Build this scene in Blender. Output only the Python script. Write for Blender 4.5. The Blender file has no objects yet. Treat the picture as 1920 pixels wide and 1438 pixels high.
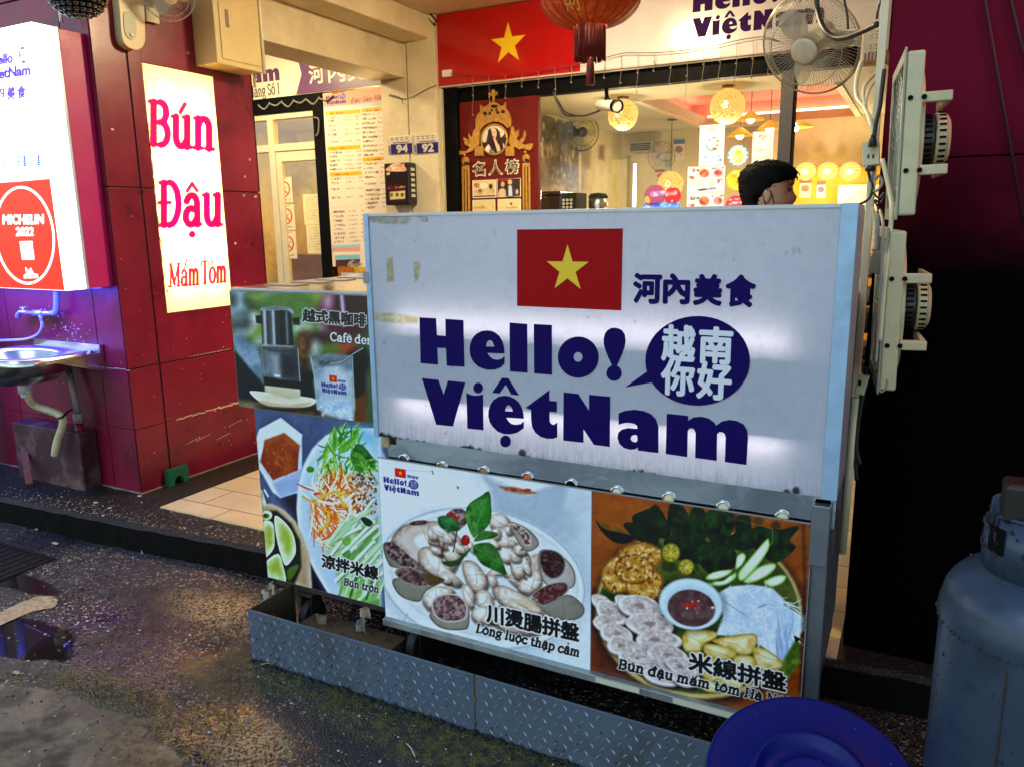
import bpy, bmesh, math, random
import numpy as np
from math import sin, cos, pi, radians, sqrt, hypot, atan2
from mathutils import Vector, Matrix
random.seed(7); RS = np.random.RandomState(7)
SC = bpy.context.scene; COL = SC.collection

# ---------------------------------------------------------------- camera
CAM_H = 1.55; FPX = 1460.367
PITCH, YAW, ROLL = radians(11.59442), radians(-27.54533), radians(-0.75909)
_f = Vector((sin(YAW)*cos(PITCH), cos(YAW)*cos(PITCH), -sin(PITCH)))
_r = Vector((cos(YAW), -sin(YAW), 0)); _u = _r.cross(_f)
RT = _r*cos(ROLL) + _u*sin(ROLL); UP = -_r*sin(ROLL) + _u*cos(ROLL); FW = _f
CO = Vector((0, 0, CAM_H))
cam = bpy.data.cameras.new('camera'); camo = bpy.data.objects.new('camera', cam); COL.objects.link(camo)
cam.sensor_width = 36; cam.sensor_fit = 'HORIZONTAL'; cam.lens = FPX/1920*36; cam.clip_start = 0.02; cam.clip_end = 400
camo.matrix_world = Matrix(((RT.x, UP.x, -FW.x, CO.x), (RT.y, UP.y, -FW.y, CO.y), (RT.z, UP.z, -FW.z, CO.z), (0, 0, 0, 1)))
SC.camera = camo

# ---------------------------------------------------------------- sky, sun, exposure
w = bpy.data.worlds.new('World'); SC.world = w; w.use_nodes = True
nt = w.node_tree; bg = nt.nodes['Background']
sky = nt.nodes.new('ShaderNodeTexSky'); sky.sky_type = 'NISHITA'; sky.sun_disc = False
sky.sun_elevation = radians(14); sky.sun_rotation = radians(20); sky.altitude = 50
nt.links.new(sky.outputs[0], bg.inputs[0]); bg.inputs[1].default_value = 0.15
sun = bpy.data.lights.new('sun', 'SUN'); sun.energy = 0.25; sun.angle = radians(30); sun.color = (0.78, 0.88, 1.0)
suno = bpy.data.objects.new('sun', sun); COL.objects.link(suno)
suno.rotation_euler = (radians(50), 0, radians(-18))
vs = SC.view_settings; vs.view_transform = 'Standard'; vs.look = 'None'; vs.exposure = 1.32; vs.gamma = 1; vs.use_curve_mapping = False
cy = SC.cycles; cy.max_bounces = 6; cy.diffuse_bounces = 3; cy.glossy_bounces = 3; cy.transmission_bounces = 4; cy.transparent_max_bounces = 12
cy.caustics_reflective = False; cy.caustics_refractive = False; cy.use_denoising = True; cy.sample_clamp_indirect = 4

# ---------------------------------------------------------------- geometry of the place, measured off the view
def at(u, v, ax, val):
    d = RT*((u-960)/FPX) + UP*((719-v)/FPX) + FW
    i = 'xyz'.index(ax); t = (val - CO[i])/d[i]
    return CO + d*t
def proj_np(X, Y, Z):
    dx, dy, dz = X-CO.x, Y-CO.y, Z-CO.z
    a = dx*RT.x+dy*RT.y+dz*RT.z; b = dx*UP.x+dy*UP.y+dz*UP.z; c = dx*FW.x+dy*FW.y+dz*FW.z
    return 960+FPX*a/c, 719-FPX*b/c
def crop(x0, y0, s):
    return lambda pts: [(x0+p[0]/s, y0+p[1]/s) for p in pts]
YP, YS, YB, YC, YF = 1.857, 1.93, 1.975, 2.08, 5.35     # step front, light box face, poster face, side panels, shop fronts
PX, PY0, PY1 = -3.675, 2.66, 3.70                        # tiled pillar: right face, front, back
ZW = 0.13                                                # walkway level

# ---------------------------------------------------------------- materials
MATS = {}
def M(name, col, rough=.5, metal=0., var=.12, vs=9., bump=0., bs=80., spec=.5, emit=None, es=0., trans=0., coat=0., dirt=None, dirt_s=3., dirt_a=.5, alpha=1.):
    if name in MATS: return MATS[name]
    m = bpy.data.materials.new(name); m.use_nodes = True; n = m.node_tree; P = n.nodes['Principled BSDF']; L = n.links.new
    tc = n.nodes.new('ShaderNodeTexCoord')
    nz = n.nodes.new('ShaderNodeTexNoise'); nz.inputs['Scale'].default_value = vs; nz.inputs['Detail'].default_value = 8; nz.inputs['Roughness'].default_value = .62
    L(tc.outputs['Object'], nz.inputs['Vector'])
    mr = n.nodes.new('ShaderNodeMapRange'); mr.inputs[1].default_value = .25; mr.inputs[2].default_value = .75
    mr.inputs[3].default_value = 1-var; mr.inputs[4].default_value = 1+var; L(nz.outputs[0], mr.inputs[0])
    mx = n.nodes.new('ShaderNodeVectorMath'); mx.operation = 'SCALE'; mx.inputs[0].default_value = col[:3]; L(mr.outputs[0], mx.inputs['Scale'])
    out = mx.outputs[0]
    if dirt:
        n2 = n.nodes.new('ShaderNodeTexNoise'); n2.inputs['Scale'].default_value = dirt_s; n2.inputs['Detail'].default_value = 10; n2.inputs['Roughness'].default_value = .7
        L(tc.outputs['Object'], n2.inputs['Vector'])
        r2 = n.nodes.new('ShaderNodeMapRange'); r2.inputs[1].default_value = .5; r2.inputs[2].default_value = .68; r2.inputs[4].default_value = dirt_a
        L(n2.outputs[0], r2.inputs[0])
        mm = n.nodes.new('ShaderNodeMix'); mm.data_type = 'RGBA'; L(r2.outputs[0], mm.inputs[0]); L(out, mm.inputs[6]); mm.inputs[7].default_value = (*dirt, 1)
        out = mm.outputs[2]
    L(out, P.inputs['Base Color'])
    rr = n.nodes.new('ShaderNodeMapRange'); rr.inputs[3].default_value = max(.02, rough-.1); rr.inputs[4].default_value = min(1, rough+.1); L(nz.outputs[0], rr.inputs[0]); L(rr.outputs[0], P.inputs['Roughness'])
    P.inputs['Metallic'].default_value = metal; P.inputs['Specular IOR Level'].default_value = spec
    P.inputs['Coat Weight'].default_value = coat; P.inputs['Transmission Weight'].default_value = trans; P.inputs['Alpha'].default_value = alpha
    if emit: P.inputs['Emission Color'].default_value = (*emit, 1); P.inputs['Emission Strength'].default_value = es
    if bump:
        nb = n.nodes.new('ShaderNodeTexNoise'); nb.inputs['Scale'].default_value = bs; nb.inputs['Detail'].default_value = 5; L(tc.outputs['Object'], nb.inputs['Vector'])
        bb = n.nodes.new('ShaderNodeBump'); bb.inputs['Strength'].default_value = bump; bb.inputs['Distance'].default_value = .01; L(nb.outputs[0], bb.inputs['Height']); L(bb.outputs[0], P.inputs['Normal'])
    MATS[name] = m; return m
def emat(name, col, s):
    if name in MATS: return MATS[name]
    m = bpy.data.materials.new(name); m.use_nodes = True; n = m.node_tree; n.nodes.clear()
    e = n.nodes.new('ShaderNodeEmission'); e.inputs[0].default_value = (*col, 1); e.inputs[1].default_value = s
    o = n.nodes.new('ShaderNodeOutputMaterial'); n.links.new(e.outputs[0], o.inputs[0]); MATS[name] = m; return m
def print_mat(name, rough=.35, emit=0., spec=.5, translucent=0.):
    """ink printed on a board: colour attribute Col"""
    if name in MATS: return MATS[name]
    m = bpy.data.materials.new(name); m.use_nodes = True; n = m.node_tree; P = n.nodes['Principled BSDF']
    a = n.nodes.new('ShaderNodeAttribute'); a.attribute_name = 'Col'; a.attribute_type = 'GEOMETRY'
    n.links.new(a.outputs['Color'], P.inputs['Base Color']); P.inputs['Roughness'].default_value = rough; P.inputs['Specular IOR Level'].default_value = spec
    if emit: n.links.new(a.outputs['Color'], P.inputs['Emission Color']); P.inputs['Emission Strength'].default_value = emit
    if translucent:
        t = n.nodes.new('ShaderNodeBsdfTranslucent'); n.links.new(a.outputs['Color'], t.inputs[0])
        mx = n.nodes.new('ShaderNodeMixShader'); mx.inputs[0].default_value = translucent
        n.links.new(P.outputs[0], mx.inputs[1]); n.links.new(t.outputs[0], mx.inputs[2])
        n.links.new(mx.outputs[0], n.nodes['Material Output'].inputs[0])
    MATS[name] = m; return m
def glass_mat(name, tint=(1, 1, 1), refl=.5):
    if name in MATS: return MATS[name]
    m = bpy.data.materials.new(name); m.use_nodes = True; n = m.node_tree; n.nodes.clear(); L = n.links.new
    t = n.nodes.new('ShaderNodeBsdfTransparent'); t.inputs[0].default_value = (*tint, 1)
    g = n.nodes.new('ShaderNodeBsdfGlossy'); g.inputs['Roughness'].default_value = .03
    lw = n.nodes.new('ShaderNodeLayerWeight'); lw.inputs[0].default_value = .35
    mu = n.nodes.new('ShaderNodeMath'); mu.operation = 'MULTIPLY'; mu.inputs[1].default_value = refl; L(lw.outputs['Fresnel'], mu.inputs[0])
    mx = n.nodes.new('ShaderNodeMixShader'); L(mu.outputs[0], mx.inputs[0]); L(t.outputs[0], mx.inputs[1]); L(g.outputs[0], mx.inputs[2])
    o = n.nodes.new('ShaderNodeOutputMaterial'); L(mx.outputs[0], o.inputs[0]); MATS[name] = m; return m

# ---------------------------------------------------------------- mesh builder
def basis(d):
    d = Vector(d).normalized(); a = Vector((0, 0, 1)) if abs(d.z) < .9 else Vector((1, 0, 0))
    x = a.cross(d).normalized(); return x, d.cross(x), d
class MB:
    def __init__(s): s.v = []; s.f = []; s.m = []; s.sm = []; s.mi = 0
    def add(s, vs, fs, smooth=False):
        o = len(s.v); s.v += [tuple(p) for p in vs]
        for f in fs: s.f.append(tuple(i+o for i in f)); s.m.append(s.mi); s.sm.append(smooth)
        return s
    def mat(s, i): s.mi = i; return s
    def box(s, x0, x1, y0, y1, z0, z1):
        return s.add([(x0,y0,z0),(x1,y0,z0),(x1,y1,z0),(x0,y1,z0),(x0,y0,z1),(x1,y0,z1),(x1,y1,z1),(x0,y1,z1)],
                     [(0,3,2,1),(4,5,6,7),(0,1,5,4),(1,2,6,5),(2,3,7,6),(3,0,4,7)])
    def obox(s, c, X, Y, Z):
        c, X, Y, Z = map(Vector, (c, X, Y, Z)); vs = []
        for k in (-1, 1):
            for a, b in ((-1,-1),(1,-1),(1,1),(-1,1)): vs.append(c+X*a+Y*b+Z*k)
        return s.add(vs, [(0,3,2,1),(4,5,6,7),(0,1,5,4),(1,2,6,5),(2,3,7,6),(3,0,4,7)])
    def bar(s, p0, p1, w, h=None, up=(0,0,1)):
        p0, p1 = Vector(p0), Vector(p1); d = p1-p0; up = Vector(up)
        if abs(d.normalized().dot(up)) > .95: up = Vector((0,1,0))
        x = d.cross(up).normalized(); u = x.cross(d).normalized(); h = h or w
        return s.obox((p0+p1)/2, x*w/2, d/2, u*h/2)
    def prism(s, pts, n):
        """3-D polygon extruded by vector n"""
        k = len(pts); P = [Vector(p) for p in pts]; n = Vector(n)
        return s.add(P+[p+n for p in P], [tuple(range(k)), tuple(range(2*k-1, k-1, -1))]+[(i, i+k, (i+1)%k+k, (i+1)%k) for i in range(k)])
    def cyl(s, p0, p1, r0, r1=None, n=20, caps=True, smooth=True):
        r1 = r0 if r1 is None else r1; p0, p1 = Vector(p0), Vector(p1); x, y, d = basis(p1-p0); vs = []
        for p, r in ((p0, r0), (p1, r1)):
            for i in range(n): a = 2*pi*i/n; vs.append(p+x*r*cos(a)+y*r*sin(a))
        s.add(vs, [(i, (i+1)%n, (i+1)%n+n, i+n) for i in range(n)], smooth)
        if caps:
            o = len(s.v)-2*n
            for f in (tuple(range(n-1, -1, -1)), tuple(range(n, 2*n))): s.f.append(tuple(i+o for i in f)); s.m.append(s.mi); s.sm.append(False)
        return s
    def tube(s, pts, r, n=8, closed=False):
        P = [Vector(p) for p in pts]; k = len(P); vs = []; fs = []; x = None
        rr = r if hasattr(r, '__len__') else [r]*k
        for i, p in enumerate(P):
            d = (P[(i+1) % k]-P[i-1]) if closed else (P[min(i+1, k-1)]-P[max(i-1, 0)])
            if d.length < 1e-9: d = Vector((0, 0, 1))
            d.normalize()
            if x is None: x, _, _ = basis(d)
            x = (x-d*x.dot(d)).normalized(); y = d.cross(x)
            for j in range(n): a = 2*pi*j/n; vs.append(p+x*rr[i]*cos(a)+y*rr[i]*sin(a))
        for i in range(k if closed else k-1):
            a, b = i*n, ((i+1) % k)*n
            for j in range(n): fs.append((a+j, a+(j+1)%n, b+(j+1)%n, b+j))
        if not closed: fs += [tuple(range(n-1, -1, -1)), tuple(range((k-1)*n, k*n))]
        return s.add(vs, fs, True)
    def lathe(s, prof, c=(0,0,0), axis=(0,0,1), n=32, a0=0, a1=2*pi):
        c = Vector(c); x, y, d = basis(axis); k = len(prof); full = abs(a1-a0-2*pi) < 1e-6; m = n if full else n+1; vs = []; fs = []
        for i in range(m):
            a = a0+(a1-a0)*i/n
            for r, h in prof: vs.append(c+d*h+x*r*cos(a)+y*r*sin(a))
        for i in range(n):
            A, B = i*k, ((i+1) % m)*k
            for j in range(k-1): fs.append((A+j, B+j, B+j+1, A+j+1))
        return s.add(vs, fs, True)
    def ball(s, c, r, n=16, sx=1, sy=1, sz=1):
        prof = [(r*sin(pi*i/n), -r*cos(pi*i/n)) for i in range(n+1)]; o = len(s.v)
        s.lathe(prof, (0,0,0), n=n*2)
        for i in range(o, len(s.v)): p = s.v[i]; s.v[i] = (c[0]+p[0]*sx, c[1]+p[1]*sy, c[2]+p[2]*sz)
        return s
    def xf(s, mtx, start=0):
        for i in range(start, len(s.v)): s.v[i] = tuple(mtx @ Vector(s.v[i]))
        return s
    def build(s, name, mats, parent=None, bevel=0, seg=2, merge=False):
        mats = mats if isinstance(mats, (list, tuple)) else [mats]
        me = bpy.data.meshes.new(name); V = np.array(s.v)
        lo, hi = V.min(0), V.max(0); org = Vector(((lo[0]+hi[0])/2, (lo[1]+hi[1])/2, lo[2]))
        me.from_pydata([tuple(p) for p in (V-np.array(org))], [], s.f)
        for m in mats: me.materials.append(m)
        me.polygons.foreach_set('material_index', s.m); me.polygons.foreach_set('use_smooth', s.sm); me.update()
        o = bpy.data.objects.new(name, me); COL.objects.link(o); put(o, org, parent)
        if bevel:
            b = o.modifiers.new('bevel', 'BEVEL'); b.width = bevel; b.segments = seg; b.limit_method = 'ANGLE'; b.angle_limit = radians(40)
        return o
WORLDPOS = {}
def put(o, org, parent=None):
    WORLDPOS[o.name] = Vector(org)
    if parent is not None: o.parent = parent; o.location = Vector(org)-WORLDPOS[parent.name]
    else: o.location = org
def thing(name, label, cat, loc=(0,0,0), group=None):
    o = bpy.data.objects.new(name, None); COL.objects.link(o); o.empty_display_size = .1; o.location = loc; WORLDPOS[o.name] = Vector(loc)
    o['label'] = label; o['category'] = cat
    if group: o['group'] = group
    return o
def tag(o, label=None, cat=None, group=None, kind=None):
    for k, v in (('label', label), ('category', cat), ('group', group), ('kind', kind)):
        if v: o[k] = v
    return o
def copy_thing(o, delta, label=None):
    c = o.copy(); COL.objects.link(c); c.location = o.location+Vector(delta); WORLDPOS[c.name] = Vector(c.location)
    if label: c['label'] = label
    def rec(a, b):
        for ch in list(a.children):
            d = ch.copy(); COL.objects.link(d); d.parent = b; rec(ch, d)
    rec(o, c); return c

# ---------------------------------------------------------------- flat shapes and lettering
def curve_tris(contours=None, text=None, offset=0., size=1., shear=0., spacing=1.):
    if text is not None:
        c = bpy.data.curves.new('t', 'FONT'); c.body = text; c.offset = offset; c.size = size; c.shear = shear; c.space_character = spacing; c.resolution_u = 4
    else:
        c = bpy.data.curves.new('t', 'CURVE'); c.dimensions = '2D'; c.fill_mode = 'BOTH'
        for ct in contours:
            sp = c.splines.new('POLY'); sp.points.add(len(ct)-1); sp.use_cyclic_u = True
            for p, q in zip(sp.points, ct): p.co = (q[0], q[1], 0, 1)
    o = bpy.data.objects.new('t', c); COL.objects.link(o)
    dg = bpy.context.evaluated_depsgraph_get(); me = bpy.data.meshes.new_from_object(o.evaluated_get(dg))
    V = np.array([tuple(v.co)[:2] for v in me.vertices]) if len(me.vertices) else np.zeros((0, 2)); F = [tuple(p.vertices) for p in me.polygons]
    bpy.data.objects.remove(o); bpy.data.curves.remove(c); bpy.data.meshes.remove(me)
    return V, F
TXT = {}
def text_fit(s, h, offset=0., shear=0., spacing=1., wide=None):
    """lettering scaled to ink height h (and ink width wide), lower-left ink corner at 0,0"""
    k = (s, offset, shear, spacing)
    if k not in TXT: TXT[k] = curve_tris(text=s, offset=offset, shear=shear, spacing=spacing)
    V, F = TXT[k]; lo, hi = V.min(0), V.max(0); sz = hi-lo; q = h/sz[1]
    return (V-lo)*np.array([wide/sz[0] if wide else q, q]), F
BOLD8 = [(0, 0)]+[(cos(pi*i/4), sin(pi*i/4)) for i in range(8)]
def sheet_bold(mb, V, F, org, ux=(1,0,0), uy=(0,0,1), lift=(0,-.001,0), b=.0):
    """heavier lettering: the same strokes laid over each other, each a hair higher"""
    L0 = Vector(lift)
    for i, (dx, dy) in enumerate(BOLD8 if b else BOLD8[:1]): sheet(mb, V+np.array([dx*b, dy*b]), F, org, ux, uy, L0+L0.normalized()*.00012*i)
    return mb
def ell(cx, cy, rx, ry, n=48, rot=0.):
    return [(cx+rx*cos(2*pi*i/n)*cos(rot)-ry*sin(2*pi*i/n)*sin(rot), cy+rx*cos(2*pi*i/n)*sin(rot)+ry*sin(2*pi*i/n)*cos(rot)) for i in range(n)]
def smoothc(pts, n=5):
    """closed Catmull-Rom"""
    P = [Vector((p[0], p[1])) for p in pts]; k = len(P); out = []
    for i in range(k):
        a, b, c, d = P[i-1], P[i], P[(i+1) % k], P[(i+2) % k]
        for j in range(n):
            t = j/n; q = .5*((2*b)+(c-a)*t+(2*a-5*b+4*c-d)*t*t+(3*b-a-3*c+d)*t**3); out.append((q.x, q.y))
    return out
def smoothl(P, n=8):
    P = [Vector(p) for p in P]; k = len(P); out = []
    for i in range(k-1):
        a, b, c, d = P[max(i-1, 0)], P[i], P[i+1], P[min(i+2, k-1)]
        for j in range(n):
            t = j/n; out.append(.5*((2*b)+(c-a)*t+(2*a-5*b+4*c-d)*t*t+(3*b-a-3*c+d)*t**3))
    out.append(P[-1]); return out
def star(cx, cy, R, r=None, rot=0.):
    r = r or R*.382
    return [(cx+(R if i % 2 == 0 else r)*sin(pi*i/5+rot), cy+(R if i % 2 == 0 else r)*cos(pi*i/5+rot)) for i in range(10)]
def sheet(mb, V, F, org, ux=(1,0,0), uy=(0,0,1), lift=(0,-.001,0)):
    """flat lettering as a mesh in the plane org + a*ux + b*uy, lifted off the board"""
    org, ux, uy, lift = map(Vector, (org, ux, uy, lift)); n = len(V)
    top = [org+ux*a+uy*b+lift for a, b in V]
    # vinyl has a thickness: front faces plus a skirt along open edges
    cnt = {}
    for f in F:
        for i in range(len(f)):
            e = (f[i], f[(i+1) % len(f)]); cnt[e] = 1
    edge = [e for e in cnt if (e[1], e[0]) not in cnt]
    back = [p-lift*.9 for p in top]
    flip = ux.cross(uy).dot(lift) < 0
    fs = [tuple(reversed(f)) if flip else f for f in F]
    mb.add(top+back, fs+[(a, b, b+n, a+n) for a, b in edge]); return mb
# ---------------------------------------------------------------- printed pictures (ink as a colour attribute on a fine grid)
def srgb2lin(c): c = np.clip(c, 0, 1); return np.where(c <= .04045, c/12.92, ((c+.055)/1.055)**2.4)
def hx(s): return np.array([int(s[i:i+2], 16)/255 for i in (0, 2, 4)])
def C_(c): return hx(c) if isinstance(c, str) else np.array(c, float)
def vnoise(x, y, seed=0):
    def h(i, j): t = np.sin(i*127.1+j*311.7+seed*74.7)*43758.5453; return t-np.floor(t)
    i, j = np.floor(x), np.floor(y); f, g = x-i, y-j; f = f*f*(3-2*f); g = g*g*(3-2*g)
    return (h(i, j)*(1-f)+h(i+1, j)*f)*(1-g)+(h(i, j+1)*(1-f)+h(i+1, j+1)*f)*g
def fbm(x, y, seed=0, o=4):
    t = 0; a = .5
    for k in range(o): t = t+a*vnoise(x*2**k, y*2**k, seed+k); a *= .5
    return t/(1-.5**o)
class Canvas:
    """a board on the plane y (facing the street) or x (facing +x); painted in the photo's own pixel measure"""
    def __init__(s, ax, val, a0, a1, z0, z1, step, bg='ffffff'):
        s.ax, s.val = ax, val; nx, nz = max(2, int((a1-a0)/step)+1), max(2, int((z1-z0)/step)+1)
        s.A, s.Z = np.meshgrid(np.linspace(a0, a1, nx), np.linspace(z0, z1, nz))
        s.U, s.V = proj_np(s.A, val, s.Z) if ax == 'y' else proj_np(val, s.A, s.Z)
        s.C = np.ones(s.A.shape+(3,))*C_(bg); s.T = lambda p: p
    def crop(s, x0, y0, k): s.T = crop(x0, y0, k); s.k = k; return s
    def _sub(s, pts, pad):
        P = np.array(pts); lo, hi = P.min(0)-pad, P.max(0)+pad
        m = (s.U >= lo[0]) & (s.U <= hi[0]) & (s.V >= lo[1]) & (s.V <= hi[1]); return np.nonzero(m), P
    def _blend(s, idx, al, col, tex=None, shade=None):
        col = C_(col); c = np.broadcast_to(col, al.shape+(3,))
        u, v = s.U[idx], s.V[idx]
        if tex:
            n = fbm(u/tex[1], v/tex[1]*(tex[2] if len(tex) > 2 else 1), 3+len(al) % 17); n = np.clip((n-.35)/.3, 0, 1)[:, None]; c = c*(1-n)+C_(tex[0])*n
        if shade is not None: c = c*(1-shade[1][:, None])+C_(shade[0])*shade[1][:, None]
        s.C[idx] = s.C[idx]*(1-al[:, None])+c*al[:, None]
    @staticmethod
    def _inside(P, u, v):
        r = np.zeros(u.shape, bool); n = len(P)
        for i in range(n):
            (x0, y0), (x1, y1) = P[i-1], P[i]
            if y0 == y1: continue
            c = ((y0 > v) != (y1 > v)) & (u < (x1-x0)*(v-y0)/(y1-y0)+x0); r ^= c
        return r
    @staticmethod
    def _dist(P, u, v, closed=True, w=None):
        d = np.full(u.shape, 1e9); n = len(P)
        for i in range(0 if closed else 1, n):
            (x0, y0), (x1, y1) = P[i-1], P[i]; dx, dy = x1-x0, y1-y0; q = dx*dx+dy*dy+1e-12
            t = np.clip(((u-x0)*dx+(v-y0)*dy)/q, 0, 1); e = np.hypot(u-x0-t*dx, v-y0-t*dy)
            if w is not None: e = e-(w[i-1]*(1-t)+w[i]*t)/2
            d = np.minimum(d, e)
        return d
    def poly(s, pts, col, soft=.6, alpha=1., tex=None, sm=0, edge=None, px=False):
        """edge = (colour, width): colour change towards the outline"""
        if sm: pts = smoothc(pts, sm)
        P = pts if px else s.T(pts); idx, P = s._sub(P, soft*2+1); u, v = s.U[idx], s.V[idx]
        if len(u) == 0: return s
        ins = s._inside(P, u, v); d = s._dist(P, u, v); sd = np.where(ins, -d, d); al = np.clip(.5-sd/(2*soft), 0, 1)*alpha
        sh = (edge[0], np.clip(1-d/edge[1], 0, 1)*ins) if edge else None
        s._blend(idx, al, col, tex, sh); return s
    def multi(s, cts, col, soft=.5):
        al = None; allp = [p for c in cts for p in c]; idx, _ = s._sub(allp, 2); u, v = s.U[idx], s.V[idx]
        if len(u) == 0: return s
        r = np.zeros(u.shape, bool); d = np.full(u.shape, 1e9)
        for c in cts: c = np.array(c); r ^= s._inside(c, u, v); d = np.minimum(d, s._dist(c, u, v))
        s._blend(idx, np.clip(.5-np.where(r, -d, d)/(2*soft), 0, 1), col); return s
    def ellipse(s, cx, cy, rx, ry, col, rot=0., **k): return s.poly(ell(cx, cy, rx, ry, 40, rot), col, **k)
    def stroke(s, pts, wd, col, soft=.6, alpha=1., tex=None, sm=0, px=False):
        if sm: pts = [tuple(p)[:2] for p in smoothl([(a, b, 0) for a, b in pts], sm)]
        P = pts if px else s.T(pts); k = 1 if px else s.k
        ww = np.interp(np.linspace(0, 1, len(P)), np.linspace(0, 1, len(wd)), wd)/k if hasattr(wd, '__len__') else np.full(len(P), wd/k)
        idx, P = s._sub(P, max(ww)+soft*2); u, v = s.U[idx], s.V[idx]
        if len(u) == 0: return s
        d = s._dist(P, u, v, False, ww); s._blend(idx, np.clip(.5-d/(2*soft), 0, 1)*alpha, col, tex); return s
    def grain(s, amt, scale, seed=1, aniso=1.):
        n = fbm(s.U/scale, s.V/scale*aniso, seed)-.5; s.C = np.clip(s.C+n[..., None]*amt, 0, 1); return s
    def text(s, string, p0, p1, h, col, out=None, ow=1.6, offset=.02, shear=0.):
        bold = offset*h/s.k*.9; offset = 0.
        """lettering from lower-left p0 to lower-right p1 (crop pixels), height h along the board"""
        (x0, y0), (x1, y1) = s.T([p0, p1]); hh = h/s.k; wd = hypot(x1-x0, y1-y0)
        V, F = text_fit(string, hh, offset, shear, wide=wd); ux = ((x1-x0)/wd, (y1-y0)/wd)
        Q = [(x0+a*ux[0], y0+a*ux[1]-b) for a, b in V]
        return s.tris(Q, F, col, out, ow, bold)
    def tris(s, Q, F, col, out, ow, bold=0.):
        idx, _ = s._sub(Q, 4); u, v = s.U[idx], s.V[idx]
        if len(u) == 0: return s
        Q = np.array(Q); E = {}
        for f in F:
            for i in range(len(f)):
                a, b = Q[f[i]], Q[f[(i+1) % len(f)]]; ka = (round(a[0], 3), round(a[1], 3)); kb = (round(b[0], 3), round(b[1], 3))
                if (kb, ka) in E: del E[(kb, ka)]
                else: E[(ka, kb)] = 1
        r = np.zeros(u.shape, bool); d = np.full(u.shape, 1e9)
        for (a, b) in E:
            x0, y0 = a; x1, y1 = b; dx, dy = x1-x0, y1-y0; q = dx*dx+dy*dy+1e-12
            t = np.clip(((u-x0)*dx+(v-y0)*dy)/q, 0, 1); d = np.minimum(d, np.hypot(u-x0-t*dx, v-y0-t*dy))
            if y0 != y1: r ^= ((y0 > v) != (y1 > v)) & (u < dx*(v-y0)/(y1-y0)+x0)
        sd = np.where(r, -d, d)-bold
        if out is not None: s._blend(idx, np.clip(.5-(sd-ow)/1., 0, 1), out)
        s._blend(idx, np.clip(.5-sd/.8, 0, 1), col); return s
    def serif(s, string, p0, p1, h, col, out=None, ow=1.6, slant=0., bold=1.):
        """book lettering drawn with pen strokes; h = x-height in crop pixels"""
        S, wd = serif_strokes(string); (x0, y0), (x1, y1) = s.T([p0, p1]); L = hypot(x1-x0, y1-y0); q = L/wd; ux = ((x1-x0)/L, (y1-y0)/L); hh = h/s.k/.5
        def tr(p): a = p[0]*q+slant*p[1]*hh; return (x0+a*ux[0], y0+a*ux[1]-p[1]*hh)
        for pas in ((1, 0) if out is not None else (0,)):
            for ww, pts in S:
                wpx = ww*(q+hh)/2*bold
                s.stroke([tr(p) for p in pts], wpx+2*ow*pas, out if pas else col, soft=.45, px=True)
        return s
    def lin(s): return srgb2lin(s.C)
    @staticmethod
    def _blur(C, r):
        for ax in (0, 1):
            P = np.concatenate([np.repeat(C.take([0], ax), r+1, ax), C, np.repeat(C.take([-1], ax), r, ax)], ax); S = np.cumsum(P, ax); n = C.shape[ax]
            C = (S.take(range(2*r+1, 2*r+1+n), ax)-S.take(range(0, n), ax))/(2*r+1)
        return C
    def photo(s, clarity=.30, tex=.035, r=14):
        """the soft edges, surface grain and local contrast of a printed photograph"""
        s.C = s.C*.55+s._blur(s.C, 1)*.45; L = s.C.mean(-1, keepdims=True); t = 0
        for k, sc in ((1., 2.2), (1.2, 5.), (1., 12.)):
            n0 = fbm(s.U/sc, s.V/sc, int(sc*7)); n1 = fbm((s.U+.7)/sc, (s.V+.9)/sc, int(sc*7)); t = t+k*(n0-n1)*sc*.5+k*.18*(n0-.5)
        mid = np.clip(1-np.abs(L-.42)*1.9, .0, 1); s.C = s.C*(1+tex*2.*t[..., None]*mid)
        B = s._blur(s._blur(s.C.mean(-1, keepdims=True), r), r); s.C = np.clip(s.C+clarity*(s.C.mean(-1, keepdims=True)-B), 0, 1); return s
    def punch(s, k=1.10, m=.6):
        s.C = np.clip((s.C-m)*k+m, 0, 1); g_ = s.C.mean(-1, keepdims=True); s.C = np.clip(g_+(s.C-g_)*1.15, 0, 1); return s
    def build(s, name, mat, parent=None, thick=0., label=None):
        h, wd = s.A.shape; n = h*wd; me = bpy.data.meshes.new(name); o0 = (s.A.min()+s.A.max())/2, s.Z.min()
        co = np.zeros((n, 3), np.float32)
        if s.ax == 'y': co[:, 0] = (s.A-o0[0]).ravel(); co[:, 2] = (s.Z-o0[1]).ravel(); org = Vector((o0[0], s.val, o0[1]))
        else: co[:, 1] = (s.A-o0[0]).ravel(); co[:, 2] = (s.Z-o0[1]).ravel(); org = Vector((s.val, o0[0], o0[1]))
        me.vertices.add(n); me.vertices.foreach_set('co', co.ravel())
        i = (np.arange(h-1)[:, None]*wd+np.arange(wd-1)[None]).ravel(); q = np.stack([i, i+1, i+wd+1, i+wd], 1).astype(np.int32); k = len(q)
        me.loops.add(4*k); me.loops.foreach_set('vertex_index', q.ravel()); me.polygons.add(k)
        me.polygons.foreach_set('loop_start', np.arange(0, 4*k, 4, dtype=np.int32)); me.update(calc_edges=True)
        a = me.color_attributes.new('Col', 'FLOAT_COLOR', 'POINT'); c = np.ones((n, 4), np.float32); c[:, :3] = s.lin().reshape(-1, 3); a.data.foreach_set('color', c.ravel())
        me.materials.append(mat); o = bpy.data.objects.new(name, me); COL.objects.link(o); put(o, org, parent)
        if label: o['label'] = label
        return o

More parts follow.
